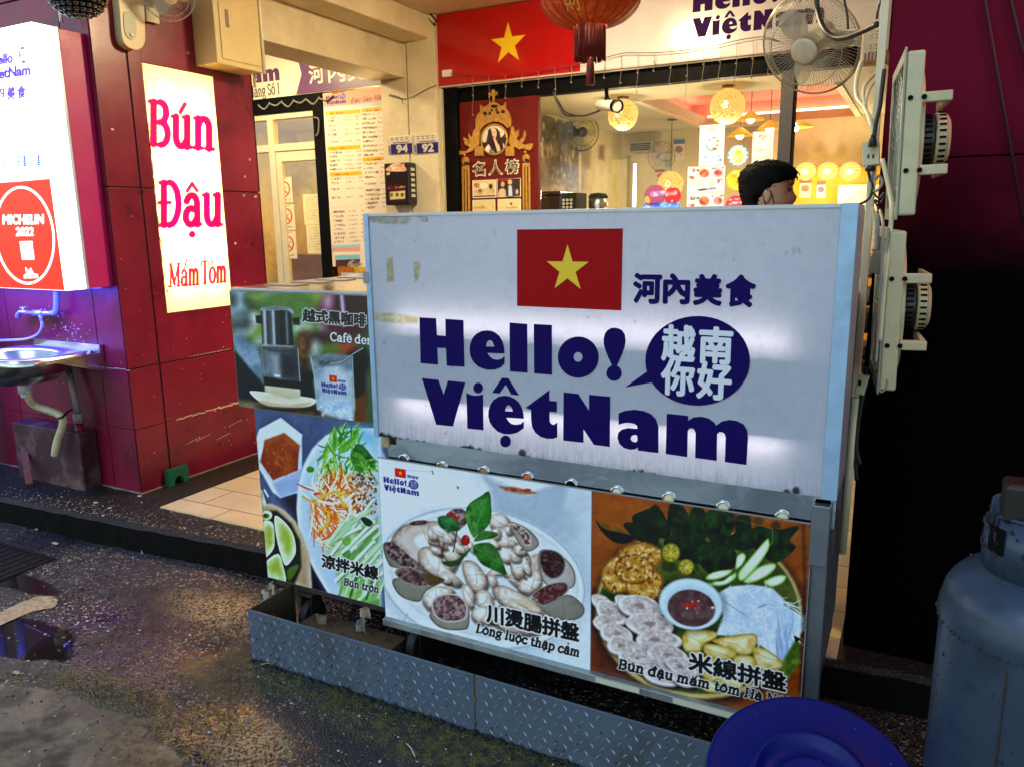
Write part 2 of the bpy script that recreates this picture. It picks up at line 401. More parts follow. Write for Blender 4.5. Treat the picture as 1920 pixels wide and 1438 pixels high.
# pen-stroke book letters: (stroke width, points) on x-height .5, cap .72; advance last
def arc(cx, cy, rx, ry, a0, a1, n=10): return [(cx+rx*cos(radians(a0+(a1-a0)*i/n)), cy+ry*sin(radians(a0+(a1-a0)*i/n))) for i in range(n+1)]
T_, N_ = .098, .058
def sf(x, y, w=.16): return (N_, [(x-w/2, y), (x+w/2, y)])
GL = {}
def g(ch, adv, *st): GL[ch] = (list(st), adv)
g(' ', .22)
g('B', .56, (T_, [(.14,0),(.14,.72)]), (N_, [(.04,.72),(.3,.72)]), (N_, [(.04,0),(.32,0)]), (N_, [(.14,.38),(.32,.38)]), (T_, arc(.3,.55,.15,.17,90,-90)), (T_, arc(.32,.19,.17,.19,90,-90)))
for ch in 'DĐ': g(ch, .62, (T_, [(.14,0),(.14,.72)]), (N_, [(.04,.72),(.3,.72)]), (N_, [(.04,0),(.3,0)]), (T_, arc(.28,.36,.24,.36,90,-90)), *([(N_, [(.02,.38),(.3,.38)])] if ch == 'Đ' else []))
g('H', .66, (T_, [(.14,0),(.14,.72)]), (T_, [(.52,0),(.52,.72)]), (N_, [(.14,.37),(.52,.37)]), sf(.14,0,.2), sf(.14,.72,.2), sf(.52,0,.2), sf(.52,.72,.2))
g('L', .5, (T_, [(.14,0),(.14,.72)]), sf(.14,.72,.2), (N_, [(.04,0),(.44,0),(.46,.16)]))
g('M', .8, (N_, [(.13,0),(.13,.72)]), (T_, [(.13,.72),(.39,.06)]), (N_, [(.39,.06),(.64,.72)]), (T_, [(.66,0),(.66,.72)]), sf(.13,0,.16), sf(.66,0,.2), sf(.1,.72,.12), sf(.68,.72,.14))
g('N', .68, (N_, [(.13,0),(.13,.72)]), (T_, [(.13,.72),(.53,.02)]), (N_, [(.53,.0),(.53,.72)]), sf(.13,0), sf(.53,.72), sf(.1,.72,.12))
g('T', .56, (T_, [(.28,0),(.28,.72)]), (N_, [(.04,.58),(.05,.72),(.51,.72),(.52,.58)]), sf(.28,0,.2))
g('S', .5, (T_, [(.4,.6)]+arc(.24,.54,.16,.17,50,250)+arc(.25,.18,.17,.18,80,-130)+[(.07,.14)]))
g('C', .58, (T_, arc(.34,.36,.28,.36,50,310)), (N_, [(.52,.52),(.53,.7)]))
g('1', .4, (T_, [(.2,0),(.2,.72)]), (N_, [(.08,.6),(.2,.72)]), sf(.2,0,.22))
for ch in 'l': g(ch, .28, (T_, [(.14,0),(.14,.76)]), sf(.14,0,.2), (N_, [(.05,.76),(.14,.76)]))
g('i', .28, (T_, [(.14,0),(.14,.5)]), sf(.14,0,.2), (N_, [(.05,.5),(.14,.5)]), (.11, [(.14,.68),(.14,.681)]))
g('u', .54, (T_, [(.13,.5),(.13,.18)]+arc(.26,.16,.13,.16,180,300,6)+[(.4,.12)]), (T_, [(.41,.5),(.41,0)]), (N_, [(.04,.5),(.13,.5)]), (N_, [(.32,.5),(.41,.5)]), (N_, [(.41,0),(.5,0)]))
g('n', .56, (T_, [(.14,0),(.14,.5)]), (T_, [(.14,.36)]+arc(.28,.34,.13,.16,150,0,6)+[(.41,0)]), (N_, [(.05,.5),(.14,.5)]), sf(.14,0,.2), sf(.42,0,.18))
g('m', .82, (T_, [(.14,0),(.14,.5)]), (T_, [(.14,.36)]+arc(.27,.34,.12,.16,150,0,6)+[(.39,0)]), (T_, [(.4,.36)]+arc(.53,.34,.12,.16,150,0,6)+[(.65,0)]), (N_, [(.05,.5),(.14,.5)]), sf(.14,0,.18), sf(.4,0,.16), sf(.66,0,.18))
g('o', .52, (T_, arc(.26,.25,.19,.25,0,360,16)))
g('e', .48, (T_, arc(.25,.25,.18,.25,5,320,14)), (N_, [(.08,.27),(.42,.27)]))
g('c', .46, (T_, arc(.26,.25,.19,.25,45,315,14)))
g('a', .5, (T_, arc(.24,.34,.14,.16,160,0,8)+[(.39,.0)]), (T_, arc(.22,.14,.14,.14,60,300,8)+[(.38,.12)]), (N_, [(.39,0),(.47,.01)]))
g('g', .5, (T_, arc(.22,.32,.15,.17,0,360,14)), (N_, [(.33,.46),(.46,.5)]), (N_, [(.14,.17),(.1,.06),(.2,.03)]), (T_*.8, arc(.23,-.1,.18,.12,0,360,14)))
g('p', .56, (T_, [(.14,-.22),(.14,.5)]), (T_, arc(.27,.25,.2,.25,130,-130,12)), (N_, [(.05,.5),(.14,.5)]), sf(.14,-.22,.2))
for ch in 'dđ': g(ch, .56, (T_, [(.41,0),(.41,.76)]), (T_, arc(.27,.25,.2,.25,50,310,12)), (N_, [(.32,.76),(.41,.76)]), (N_, [(.41,0),(.51,0)]), *([(N_, [(.26,.63),(.54,.63)])] if ch == 'đ' else []))
g('h', .56, (T_, [(.14,0),(.14,.76)]), (T_, [(.14,.36)]+arc(.28,.34,.13,.16,150,0,6)+[(.41,0)]), (N_, [(.05,.76),(.14,.76)]), sf(.14,0,.2), sf(.42,0,.18))
g('t', .36, (T_, [(.16,.66),(.16,.12)]+arc(.25,.1,.09,.1,180,330,5)), (N_, [(.04,.48),(.32,.48)]))
g('r', .4, (T_, [(.14,0),(.14,.5)]), (N_, [(.05,.5),(.14,.5)]), sf(.14,0,.2), (T_, [(.15,.38),(.24,.48),(.35,.47)]))
g('f', .34, (T_, [(.15,0),(.15,.62)]+arc(.26,.62,.11,.13,180,40,5)), (N_, [(.05,.48),(.32,.48)]), sf(.15,0,.2))
ACC = {'´': lambda x, y: [(.06, [(x-.03,y+.08),(x+.08,y+.22)])], '`': lambda x, y: [(.06, [(x+.03,y+.08),(x-.08,y+.22)])],
       '^': lambda x, y: [(.05, [(x-.13,y+.07),(x,y+.2),(x+.13,y+.07)])], 'u': lambda x, y: [(.05, arc(x, y+.18, .11, .11, 180, 360, 6))],
       '.': lambda x, y: [(.1, [(x, -.16), (x, -.161)])], '?': lambda x, y: [(.045, [(x-.05,y+.32),(x+.05,y+.34),(x+.02,y+.25)])]}
DEC = {'ú': 'u´', 'ậ': 'a^.', 'ắ': 'au´', 'ô': 'o^', 'ò': 'o`', 'ộ': 'o^.', 'ẩ': 'a^?', 'à': 'a`', 'ấ': 'a^´', 'ố': 'o^´', 'ê': 'e^', 'ả': 'a?', 'ặ': 'au.', 'é': 'e´'}
def serif_strokes(string):
    S = []; x = 0
    for ch in string:
        d = DEC.get(ch, ch); st, adv = GL[d[0]]
        for w_, pts in st: S.append((w_, [(p[0]+x, p[1]) for p in pts]))
        y = .5; ac = d[1:]
        for k, a in enumerate(ac):
            if a == '.': S += ACC[a](x+adv/2, 0)
            else:
                S += ACC[a](x+adv/2+(.1 if k and a == '´' else 0), y); y += .1
        x += adv
    return S, x

# ---------------------------------------------------------------- the shop's word mark, traced once in its own plane (metres, origin lower left of H)
_A = crop(760, 580, 4.3636); _B = crop(1120, 500, 3.594)
def _pl(px): return [(p.x, p.z) for p in (at(u, v, 'y', YS) for u, v in px)]
def _ea(T, cx, cy, rx, ry): return _pl(T(ell(cx, cy, rx, ry)))
def _sa(T, pts, n=4): return _pl(T(smoothc(pts, n)))
LOGO = {'word': [
 _pl(_A([(118,68),(252,75),(260,215),(333,220),(330,80),(476,90),(484,470),(342,462),(335,318),(262,316),(267,453),(128,440)])),
 _pl(_A([(812,362),(808,310),(795,262),(770,220),(738,193),(705,178),(665,174),(625,180),(585,200),(555,232),(536,275),(528,320),(532,370),(545,408),(567,440),(597,467),(635,485),(680,495),(735,493),(780,475),(812,443),(812,385),(790,405),(755,414),(720,408),(692,388),(670,357)])),
 _pl(_A([(660,305),(665,278),(678,258),(693,253),(712,262),(724,285),(730,308)])),
 _pl(_A([(855,110),(998,122),(1000,518),(858,507)])), _pl(_A([(1053,122),(1200,130),(1200,535),(1056,523)])),
 _ea(_A, 1416,392,166,167), _ea(_A, 1414,390,37,40),
 _pl(_A([(1713,152),(1745,158),(1775,175),(1797,210),(1803,260),(1795,310),(1775,365),(1750,420),(1730,460),(1748,472),(1764,492),(1771,522),(1765,550),(1748,573),(1720,585),(1690,582),(1665,567),(1650,545),(1646,518),(1655,490),(1672,470),(1693,458),(1665,400),(1640,340),(1625,285),(1625,240),(1635,200),(1655,172),(1685,155)])),
 _pl(_A([(138,562),(270,576),(315,700),(350,583),(490,598),(390,955),(255,940)])),
 _pl(_A([(502,682),(530,697),(565,704),(600,703),(636,695),(640,986),(510,972)])), _ea(_A, 597,642,38,43),
 _pl(_A([(793,560),(843,563),(930,703),(868,695),(822,612),(772,686),(713,680)])),
 _pl(_A([(970,892),(966,840),(950,795),(928,758),(895,730),(855,711),(810,704),(765,712),(725,738),(697,780),(683,825),(681,870),(692,918),(715,955),(755,995),(810,1017),(865,1018),(920,1005),(970,968),(970,915),(945,935),(905,942),(870,935),(845,915),(826,882)])),
 _pl(_A([(817,830),(820,805),(832,786),(850,780),(868,795),(878,815),(882,834)])), _ea(_A, 821,1077,43,48),
 _pl(_A([(985,803),(1178,660),(1178,745),(1240,752),(1240,838),(1180,833),(1182,915),(1195,935),(1215,942),(1243,922),(1243,1043),(1210,1055),(1160,1055),(1110,1040),(1065,1005),(1040,960),(1032,900),(1030,818)])),
 _pl(_A([(1297,677),(1415,690),(1505,830),(1505,697),(1677,713),(1673,1122),(1545,1105),(1458,975),(1458,1088),(1294,1070)])),
 _pl(_B([(145,985),(190,968),(250,962),(310,970),(360,990),(395,1025),(412,1075),(412,1253),(274,1236),(274,1215),(255,1228),(220,1230),(180,1218),(150,1190),(137,1150),(143,1115),(165,1095),(205,1085),(272,1090),(270,1070),(250,1055),(210,1048),(175,1052),(145,1063)])),
 _pl(_B([(224,1160),(230,1140),(250,1130),(268,1133),(272,1150),(272,1172),(255,1182),(235,1175)])),
 _pl(_B([(470,988),(612,1003),(612,1035),(650,1012),(700,1008),(750,1020),(785,1045),(800,1068),(840,1040),(890,1030),(940,1037),(985,1060),(1010,1100),(1016,1150),(1005,1333),(860,1312),(866,1150),(860,1125),(845,1112),(825,1110),(808,1125),(804,1305),(660,1285),(664,1120),(655,1095),(640,1085),(622,1088),(610,1105),(606,1280),(462,1258)]))],
 'tail': [_pl(_B([(345,700),(188,812),(395,775),(400,740)]))], 'bubble': [_ea(_B, 677,634,352,300)],
 'flag': [_pl(crop(680,380,2)([(580,102),(976,98),(970,405),(580,388)]))]}
_s0 = at(680+770/2, 380+250/2, 'y', YS); LOGO['star'] = [star(_s0.x, _s0.z, .064)]
def cjk_box(s, T, x0, y0, x1, y1, offset):
    a, b = _pl(T([(x0, y1), (x1, y0)])); V, F = text_fit(s, b[1]-a[1], 0., wide=b[0]-a[0]); return V+np.array(a), F
LOGO_T = {'top': [cjk_box('河', _B, 248,55,430,240,.035), cjk_box('內', _B, 450,57,620,243,.035), cjk_box('美', _B, 652,62,838,252,.035), cjk_box('食', _B, 868,65,1065,262,.035)],
          'in': [cjk_box('越', _B, 440,405,660,626,.04), cjk_box('南', _B, 690,418,912,642,.04), cjk_box('你', _B, 435,640,655,852,.04), cjk_box('好', _B, 675,655,905,877,.04)]}
_L0 = LOGO['word'][0][-1]
def logo_place(tr):
    """the mark's pieces pushed through a map of its plane"""
    f = lambda cts: [[tr(p) for p in c] for c in cts]
    return {k: f(v) for k, v in LOGO.items()}, {k: [([tr(p) for p in V], F) for V, F in v] for k, v in LOGO_T.items()}
def paint_logo(cv, tr, ink='1c1478', small=True):
    A, B = logo_place(tr)
    cv.multi(A['flag'], 'd01818'); cv.multi(A['star'], 'ffd020'); cv.multi(A['word'], ink); cv.multi(A['tail'], ink); cv.multi(A['bubble'], ink)
    for V, F in B['top']: cv.tris(V, F, ink, None, 0, .2)
    for V, F in B['in']: cv.tris(V, F, 'ffffff', None, 0)
def paint_logo_at(cv, p_h, p_m):
    """p_h: lower left of H, p_m: lower right of the last m, in crop pixels of the canvas (kept upright on the board)"""
    (a0, b0), (a1, b1) = cv.T([p_h, p_m]); q = at(a0, b0, cv.ax, cv.val); r = at(a1, b1, cv.ax, cv.val)
    m = LOGO['word'][-1][14]; dx = m[0]-_L0[0]; k = (r.x-q.x)/dx
    def tr(p):
        P = Vector((q.x+(p[0]-_L0[0])*k, cv.val, q.z+(p[1]-_L0[1])*k)); u, v = proj_np(P.x, P.y, P.z); return (float(u), float(v))
    paint_logo(cv, tr)
# ================================================================ THE GROUND
def ground_mat():
    m = bpy.data.materials.new('wet_asphalt'); m.use_nodes = True; n = m.node_tree; P = n.nodes['Principled BSDF']; L = n.links.new
    tc = n.nodes.new('ShaderNodeTexCoord'); src = tc.outputs['Object']
    def N(scale, det=6, rough=.6, off=0):
        mp = n.nodes.new('ShaderNodeMapping'); mp.inputs['Location'].default_value = (off, off*.7, 0); L(src, mp.inputs[0])
        t = n.nodes.new('ShaderNodeTexNoise'); t.inputs['Scale'].default_value = scale; t.inputs['Detail'].default_value = det; t.inputs['Roughness'].default_value = rough; L(mp.outputs[0], t.inputs['Vector']); return t.outputs[0]
    def math(op, a, b=None, c=None):
        t = n.nodes.new('ShaderNodeMath'); t.operation = op
        for i, x in enumerate((a, b, c)):
            if x is None: continue
            if isinstance(x, (int, float)): t.inputs[i].default_value = x
            else: L(x, t.inputs[i])
        return t.outputs[0]
    def ramp(x, a, b, lo=0., hi=1.):
        t = n.nodes.new('ShaderNodeMapRange'); t.interpolation_type = 'SMOOTHSTEP'; L(x, t.inputs[0])
        for i, q in enumerate((a, b, lo, hi)): t.inputs[i+1].default_value = q
        return t.outputs[0]
    def mix(f, a, b):
        t = n.nodes.new('ShaderNodeMix'); t.data_type = 'RGBA'; L(f, t.inputs[0])
        for i, q in ((6, a), (7, b)):
            if isinstance(q, tuple): t.inputs[i].default_value = (*q, 1)
            else: L(q, t.inputs[i])
        return t.outputs[2]
    sx = n.nodes.new('ShaderNodeSeparateXYZ'); L(src, sx.inputs[0]); X, Y = sx.outputs[0], sx.outputs[1]
    wob = math('MULTIPLY_ADD', N(3.2, 6, .65, 3), 1.1, -.55); wob2 = math('MULTIPLY_ADD', N(2.3, 6, .65, 9), 1.1, -.55)
    def blob(cx, cy, rx, ry, soft=.35, amp=1.):
        a = math('DIVIDE', math('SUBTRACT', X, cx), rx); b = math('DIVIDE', math('SUBTRACT', Y, cy), ry)
        d = math('SQRT', math('ADD', math('MULTIPLY', a, a), math('MULTIPLY', b, b)))
        d = math('ADD', d, math('MULTIPLY', math('ADD', wob, wob2), amp))
        return ramp(d, 1+soft/2, 1-soft/2)
    def add(*q):
        r = q[0]
        for x in q[1:]: r = math('MAXIMUM', r, x)
        return r
    pud = add(*[blob(*b) for b in PUDDLES]); conc = add(*[blob(*b) for b in CONCRETE]); moss = add(*[blob(*b) for b in MOSS])
    sand_glint = add(*[blob(*b) for b in SAND_GLINT])
    vor = n.nodes.new('ShaderNodeTexVoronoi'); vor.inputs['Scale'].default_value = 135; L(src, vor.inputs['Vector'])
    vr = n.nodes.new('ShaderNodeTexVoronoi'); vr.inputs['Scale'].default_value = 135; L(src, vr.inputs['Vector']); 
    sv = n.nodes.new('ShaderNodeSeparateColor'); L(vr.outputs['Color'], sv.inputs[0]); rnd = sv.outputs[0]
    grain = ramp(rnd, .35, 1.); big = N(2.1, 8, .6, 2)
    stone = mix(grain, (.004, .003, .0024), (.105, .076, .053))
    bright = mix(ramp(rnd, .89, .96), stone, (.52, .41, .29))
    base = mix(ramp(big, .35, .62), (.006, .0045, .004), bright)
    base = mix(math('MULTIPLY', sand_glint, ramp(rnd, .3, .7)), base, (.50, .33, .14))
    cc = mix(ramp(N(7, 8, .65, 5), .38, .62), (.036, .028, .016), (.20, .165, .095)); base = mix(conc, base, cc)
    ms = mix(ramp(N(30, 6, .7, 1), .4, .6), (.007, .008, .001), (.095, .085, .003)); base = mix(math('MULTIPLY', moss, ramp(N(14, 6, .7, 4), .34, .52)), base, ms)
    vc = n.nodes.new('ShaderNodeTexVoronoi'); vc.feature = 'DISTANCE_TO_EDGE'; vc.inputs['Scale'].default_value = 1.1
    wv = n.nodes.new('ShaderNodeVectorMath'); wv.operation = 'ADD'; cmb = n.nodes.new('ShaderNodeCombineXYZ'); L(math('MULTIPLY', wob, .3), cmb.inputs[0]); L(math('MULTIPLY', wob2, .3), cmb.inputs[1]); L(src, wv.inputs[0]); L(cmb.outputs[0], wv.inputs[1]); L(wv.outputs[0], vc.inputs['Vector'])
    crack = math('MULTIPLY', ramp(vc.outputs['Distance'], .011, .003), ramp(N(2.2, 5, .6, 15), .42, .55)); base = mix(crack, base, (.003, .0025, .002))
    base = mix(pud, base, (.014, .009, .008)); L(base, P.inputs['Base Color'])
    wet = ramp(N(1.3, 7, .6, 7), .42, .58, .52, .2); wet = math('ADD', wet, math('MULTIPLY', rnd, .16)); wet = math('MULTIPLY_ADD', conc, .2, wet)
    wz = add(*[blob(*b) for b in WETZ]); rough = mix(wz, wet, (.13, .13, .13)); rough = mix(pud, rough, (.03, .03, .03)); L(rough, P.inputs['Roughness'])
    hgt = math('MULTIPLY', math('SUBTRACT', 1., vor.outputs['Distance']), math('MULTIPLY_ADD', rnd, .7, .3))
    hgt = math('MULTIPLY', hgt, math('MULTIPLY_ADD', conc, -.85, 1.)); hgt = math('MULTIPLY', hgt, ramp(N(4, 7, .65, 11), .3, .65, .25, 1.1)); wz = add(*[blob(*b) for b in WETZ]); hgt = math('MULTIPLY', hgt, math('SUBTRACT', 1., pud)); hgt = math('MULTIPLY', hgt, math('MULTIPLY_ADD', wz, -.5, 1.)); hgt = math('ADD', hgt, math('MULTIPLY', N(9, 8, .6, 8), .6))
    b = n.nodes.new('ShaderNodeBump'); b.inputs['Distance'].default_value = .0085; b.inputs['Strength'].default_value = 1.; L(hgt, b.inputs['Height'])
    fl = n.nodes.new('ShaderNodeMix'); fl.data_type = 'VECTOR'; L(pud, fl.inputs[0]); L(b.outputs[0], fl.inputs[4]); ge = n.nodes.new('ShaderNodeNewGeometry'); L(ge.outputs['Normal'], fl.inputs[5])
    L(fl.outputs[1], P.inputs['Normal']); P.inputs['Specular IOR Level'].default_value = .8
    return m
def gp(u, v, z=0.): p = at(u, v, 'z', z); return p.x, p.y
def _b(u, v, rx, ry, *k): return (*gp(u, v), rx, ry, *k)
PUDDLES = [_b(40, 1195, .36, .11, .22, .95), _b(20, 1085, .3, .06, .2, .6)]
CONCRETE = [_b(70, 1410, .62, .24, .07, .6)]
WETZ = [_b(250, 1190, .5, .2, .7, .8), _b(180, 1240, .4, .12, .7, .8), _b(440, 1385, .3, .14, .7, .8)]
MOSS = [_b(325, 1400, .13, .24, .5, .8), _b(560, 1270, .38, .1, .4, .5), _b(300, 1400, .2, .16, .5, .7), _b(830, 1390, .5, .13, .5, .6), _b(200, 1300, .35, .09, .5, .8), _b(430, 1265, .2, .1, .5, .7)]
SAND_GLINT = [_b(440, 1390, .16, .11, .8, .5), _b(440, 1150, .35, .12, 1.2, .8)]  # near patch: gold light glint painted into the colour; far patch: pale grit
def grid_plane(x0, x1, y0, y1, z, nx, ny):
    mb = MB(); vs = [(x0+(x1-x0)*i/nx, y0+(y1-y0)*j/ny, z) for j in range(ny+1) for i in range(nx+1)]
    return mb.add(vs, [(j*(nx+1)+i, j*(nx+1)+i+1, (j+1)*(nx+1)+i+1, (j+1)*(nx+1)+i) for j in range(ny) for i in range(nx)])
g_ = grid_plane(-60, 60, -60, 60, 0, 2, 2).build('road', ground_mat()); g_.location.z = 0; tag(g_, 'wet dark asphalt lane with puddles and moss', kind='structure')

def kerb_y(x): return 2.286+(x+4.015)*(2.382-2.286)/(-2.517+4.015)
DARK_C = M('damp_concrete', (.013, .0095, .007), .5, var=.85, vs=70, bump=1., bs=110, spec=.3, dirt=(.062, .045, .028), dirt_s=55, dirt_a=.85)
mb = MB(); xs = [-12+i*.09 for i in range(180)]; top = []
for x in xs: top.append((x, kerb_y(x)+.005*sin(x*4.1), ZW+.002*sin(x*31)))
vs = []; fs = []
for i, (x, y, z) in enumerate(top):
    vs += [(x, y-.012+.006*RS.uniform(), -.01), (x, y-.002+.005*RS.uniform(), z-.014-.006*RS.uniform()), (x, y+.018+.006*RS.uniform(), z), (x, 12.5, ZW)]
for i in range(len(top)-1):
    for j in range(3): a = 4*i+j; mb.mat(1 if j == 0 else 0); mb.add([vs[a], vs[a+4], vs[a+5], vs[a+1]], [(0,1,2,3)])
o = mb.build('walkway', [DARK_C, M('kerb_grime', (.003,.0023,.0018), .8, var=.6, vs=30, bump=.8, bs=70, spec=.1, dirt=(.012,.009,.006), dirt_s=12)]); tag(o, 'raised dark concrete walkway with a worn kerb', kind='structure')

def tile_mat(name, c1, c2, mortar, sx, sy, rough=.35, bump=.3):
    m = bpy.data.materials.new(name); m.use_nodes = True; n = m.node_tree; P = n.nodes['Principled BSDF']; L = n.links.new
    tc = n.nodes.new('ShaderNodeTexCoord'); br = n.nodes.new('ShaderNodeTexBrick'); L(tc.outputs['Object'], br.inputs['Vector'])
    br.inputs['Color1'].default_value = (*c1, 1); br.inputs['Color2'].default_value = (*c2, 1); br.inputs['Mortar'].default_value = (*mortar, 1)
    br.inputs['Scale'].default_value = 1; br.inputs['Brick Width'].default_value = sx; br.inputs['Row Height'].default_value = sy; br.inputs['Mortar Size'].default_value = .004; br.inputs['Mortar Smooth'].default_value = .2
    nz = n.nodes.new('ShaderNodeTexNoise'); nz.inputs['Scale'].default_value = 5; nz.inputs['Detail'].default_value = 9; L(tc.outputs['Object'], nz.inputs['Vector'])
    mr = n.nodes.new('ShaderNodeMapRange'); mr.inputs[3].default_value = .7; mr.inputs[4].default_value = 1.25; L(nz.outputs[0], mr.inputs[0])
    sc = n.nodes.new('ShaderNodeVectorMath'); sc.operation = 'SCALE'; L(br.outputs[0], sc.inputs[0]); L(mr.outputs[0], sc.inputs['Scale']); L(sc.outputs[0], P.inputs['Base Color'])
    P.inputs['Roughness'].default_value = rough
    b = n.nodes.new('ShaderNodeBump'); b.inputs['Strength'].default_value = bump; b.inputs['Distance'].default_value = .004; b.invert = True; L(br.outputs['Fac'], b.inputs['Height']); L(b.outputs[0], P.inputs['Normal'])
    return m
mb = MB(); mb.box(-3.40, -.14, 2.552, 5.34, ZW-.02, ZW+.006); o = mb.build('floor_tiles', tile_mat('floor_tile', (.62,.49,.26), (.68,.54,.30), (.16,.11,.06), .42, .21)); tag(o, 'cream tiled arcade floor', kind='structure')
mb = MB(); mb.box(-3.4, 3.0, 5.42, 9.5, ZW, ZW+.008); o = mb.build('shop_floor', M('shop_floor', (.35,.28,.18), .35)); tag(o, 'shop interior floor', kind='structure')

# ================================================================ BUILDING
CREAM = M('cream_plaster', (.74, .64, .42), .6, var=.10, vs=5, bump=.12, bs=30, dirt=(.30,.24,.15), dirt_s=2.2, dirt_a=.35)
CRIM = M('crimson_panel', (.195, .0055, .028), .30, var=.34, vs=4, bump=.10, bs=8, dirt=(.06,.004,.012), dirt_s=2.6, dirt_a=.75, spec=.45)
MORT = M('dark_joint', (.012, .004, .008), .8)
CHIP = M('chipped_plaster', (.62, .48, .34), .8, var=.3, vs=60)
# --- tiled pillar at the street
pil = thing('tiled_pillar', 'crimson panelled pillar with white chips, carrying the lit menu signs', 'pillar', (-4.4, 3.1, ZW))
mb = MB(); mb.box(-5.6, PX-.098, PY0+.014, PY1-.01, ZW-.05, 3.4); mb.box(PX-.0979, PX-.006, PY0+.014, 2.93, ZW-.05, 3.4); mb.box(PX-.0979, PX-.006, 3.408, PY1-.01, ZW-.05, 3.4); mb.box(PX-.0979, PX-.006, 2.9301, 3.4079, ZW-.05, 1.082); mb.box(PX-.0979, PX-.006, 2.9301, 3.4079, 2.40, 3.4); mb.build('core', MORT, pil)
rows = [(ZW, .486), (.489, .815), (.822, 1.754), (1.761, 2.70), (2.707, 3.4)]
mb = MB()
for i, (z0, z1) in enumerate(rows):
    mb.box(PX-.005, PX, PY0, 2.846, z0, z1)
    if i < 2 or i > 3: mb.box(PX-.005, PX, 2.857, PY1, z0, z1)
    else:
        mb.box(PX-.005, PX, 2.857, 2.934, z0, z1); mb.box(PX-.005, PX, 3.4035, PY1, z0, z1)
        if i == 2: mb.box(PX-.005, PX, 2.9341, 3.4034, z0, 1.086)
        else: mb.box(PX-.005, PX, 2.9341, 3.4034, 2.396, z1)
    for x0, x1 in ((-5.6, -4.70), (-4.694, -3.905), (-3.899, PX-.0125)): mb.box(x0, x1, PY0, PY0+.012, z0, z1)
    mb.box(-5.6, PX, PY1-.012, PY1, z0, z1)
mb.build('wall_panel', CRIM, pil, bevel=.0015)
mb = MB()
def chip_y(y, z, w, h, n=7):      # on the face x = PX
    mb.prism([(PX, y+w*cos(2*pi*i/n)*RS.uniform(.5, 1), z+h*sin(2*pi*i/n)*RS.uniform(.5, 1)) for i in range(n)], (.0015, 0, 0))
def chip_x(x, z, w, h, n=7):
    mb.prism([(x+w*cos(2*pi*i/n)*RS.uniform(.5, 1), PY0, z+h*sin(2*pi*i/n)*RS.uniform(.5, 1)) for i in range(n)], (0, -.0015, 0))
for i in range(26): chip_y(2.93+.47*i/25, .487+RS.uniform(-.004, .005), .018, .0045+.003*(i > 15))
for i in range(13): chip_y(3.06+.3*i/12, .820+.006, .014, .003*RS.uniform(.3, 1.2))
for i in range(50): chip_y(RS.uniform(2.68, 3.6), RS.uniform(.2, 1.7), RS.uniform(.002, .008), RS.uniform(.002, .005), 6)
for u, v in ((457,367),(479,369),(441,457),(459,332),(468,300),(211,243),(290,165),(352,100)):
    p = at(u, v, 'x', PX); chip_y(p.y, p.z, .012, .009)
for z_, y_ in ((.33, 2.98), (.33, 3.05), (.30, 3.2), (.36, 3.3)): 
    for k in range(5): chip_y(y_+k*.022, z_+k*.004, .012, .003)
for i in range(16): chip_x(-4.08+.4*i/15, .818+RS.uniform(-.003, .004), .016, .0035)
for i in range(55): 
    a = RS.uniform(0, 1); chip_x(-4.35+.42*a+RS.uniform(-.06, .06), 1.05-.12*a+RS.uniform(-.1, .1), RS.uniform(.002, .008), RS.uniform(.002, .006), 6)
for i in range(20): chip_x(RS.uniform(-4.6, -3.7), RS.uniform(.2, 1.2), RS.uniform(.002, .006), RS.uniform(.002, .004), 6)
mb.build('chips', CHIP, pil)
mb = MB(); mb.box(-5.6, PX+.006, PY0-.006, PY1, ZW-.02, ZW+.006); mb.build('mortar_bed', M('mortar', (.28,.2,.14), .9, var=.4, vs=40), pil)

# --- right-hand maroon pillar
MAR = bpy.data.materials.new('maroon_paint_shaded'); MAR.use_nodes = True
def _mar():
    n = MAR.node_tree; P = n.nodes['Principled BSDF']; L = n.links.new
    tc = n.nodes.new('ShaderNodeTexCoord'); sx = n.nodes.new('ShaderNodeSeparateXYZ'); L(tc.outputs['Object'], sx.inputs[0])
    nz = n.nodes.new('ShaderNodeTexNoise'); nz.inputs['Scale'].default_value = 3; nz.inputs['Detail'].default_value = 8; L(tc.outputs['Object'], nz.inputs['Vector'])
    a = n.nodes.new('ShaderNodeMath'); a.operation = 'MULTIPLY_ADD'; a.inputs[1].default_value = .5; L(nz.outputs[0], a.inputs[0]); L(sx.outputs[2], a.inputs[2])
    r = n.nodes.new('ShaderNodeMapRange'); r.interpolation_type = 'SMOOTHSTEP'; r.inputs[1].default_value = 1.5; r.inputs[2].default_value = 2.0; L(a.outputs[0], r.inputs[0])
    m = n.nodes.new('ShaderNodeMix'); m.data_type = 'RGBA'; L(r.outputs[0], m.inputs[0]); m.inputs[6].default_value = (.0012,.0006,.0007,1); m.inputs[7].default_value = (.11,.006,.020,1)  # near-black lower half is shade put into the colour, blending up to maroon
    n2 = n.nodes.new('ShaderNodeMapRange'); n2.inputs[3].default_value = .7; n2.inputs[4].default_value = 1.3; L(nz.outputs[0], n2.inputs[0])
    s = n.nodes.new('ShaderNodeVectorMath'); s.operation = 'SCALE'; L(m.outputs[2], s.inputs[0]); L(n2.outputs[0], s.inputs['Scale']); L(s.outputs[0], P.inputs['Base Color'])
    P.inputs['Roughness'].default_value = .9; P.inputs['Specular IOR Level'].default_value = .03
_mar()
rp = thing('maroon_pillar', 'maroon painted pillar, with shade painted in lower down, beside the box fans', 'pillar', (1.2, 3.1, ZW))
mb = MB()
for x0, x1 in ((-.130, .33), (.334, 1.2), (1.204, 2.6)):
    for z0, z1 in ((ZW, 1.718), (1.722, 3.4)): mb.box(x0, x1, PY0, PY1, z0, z1)
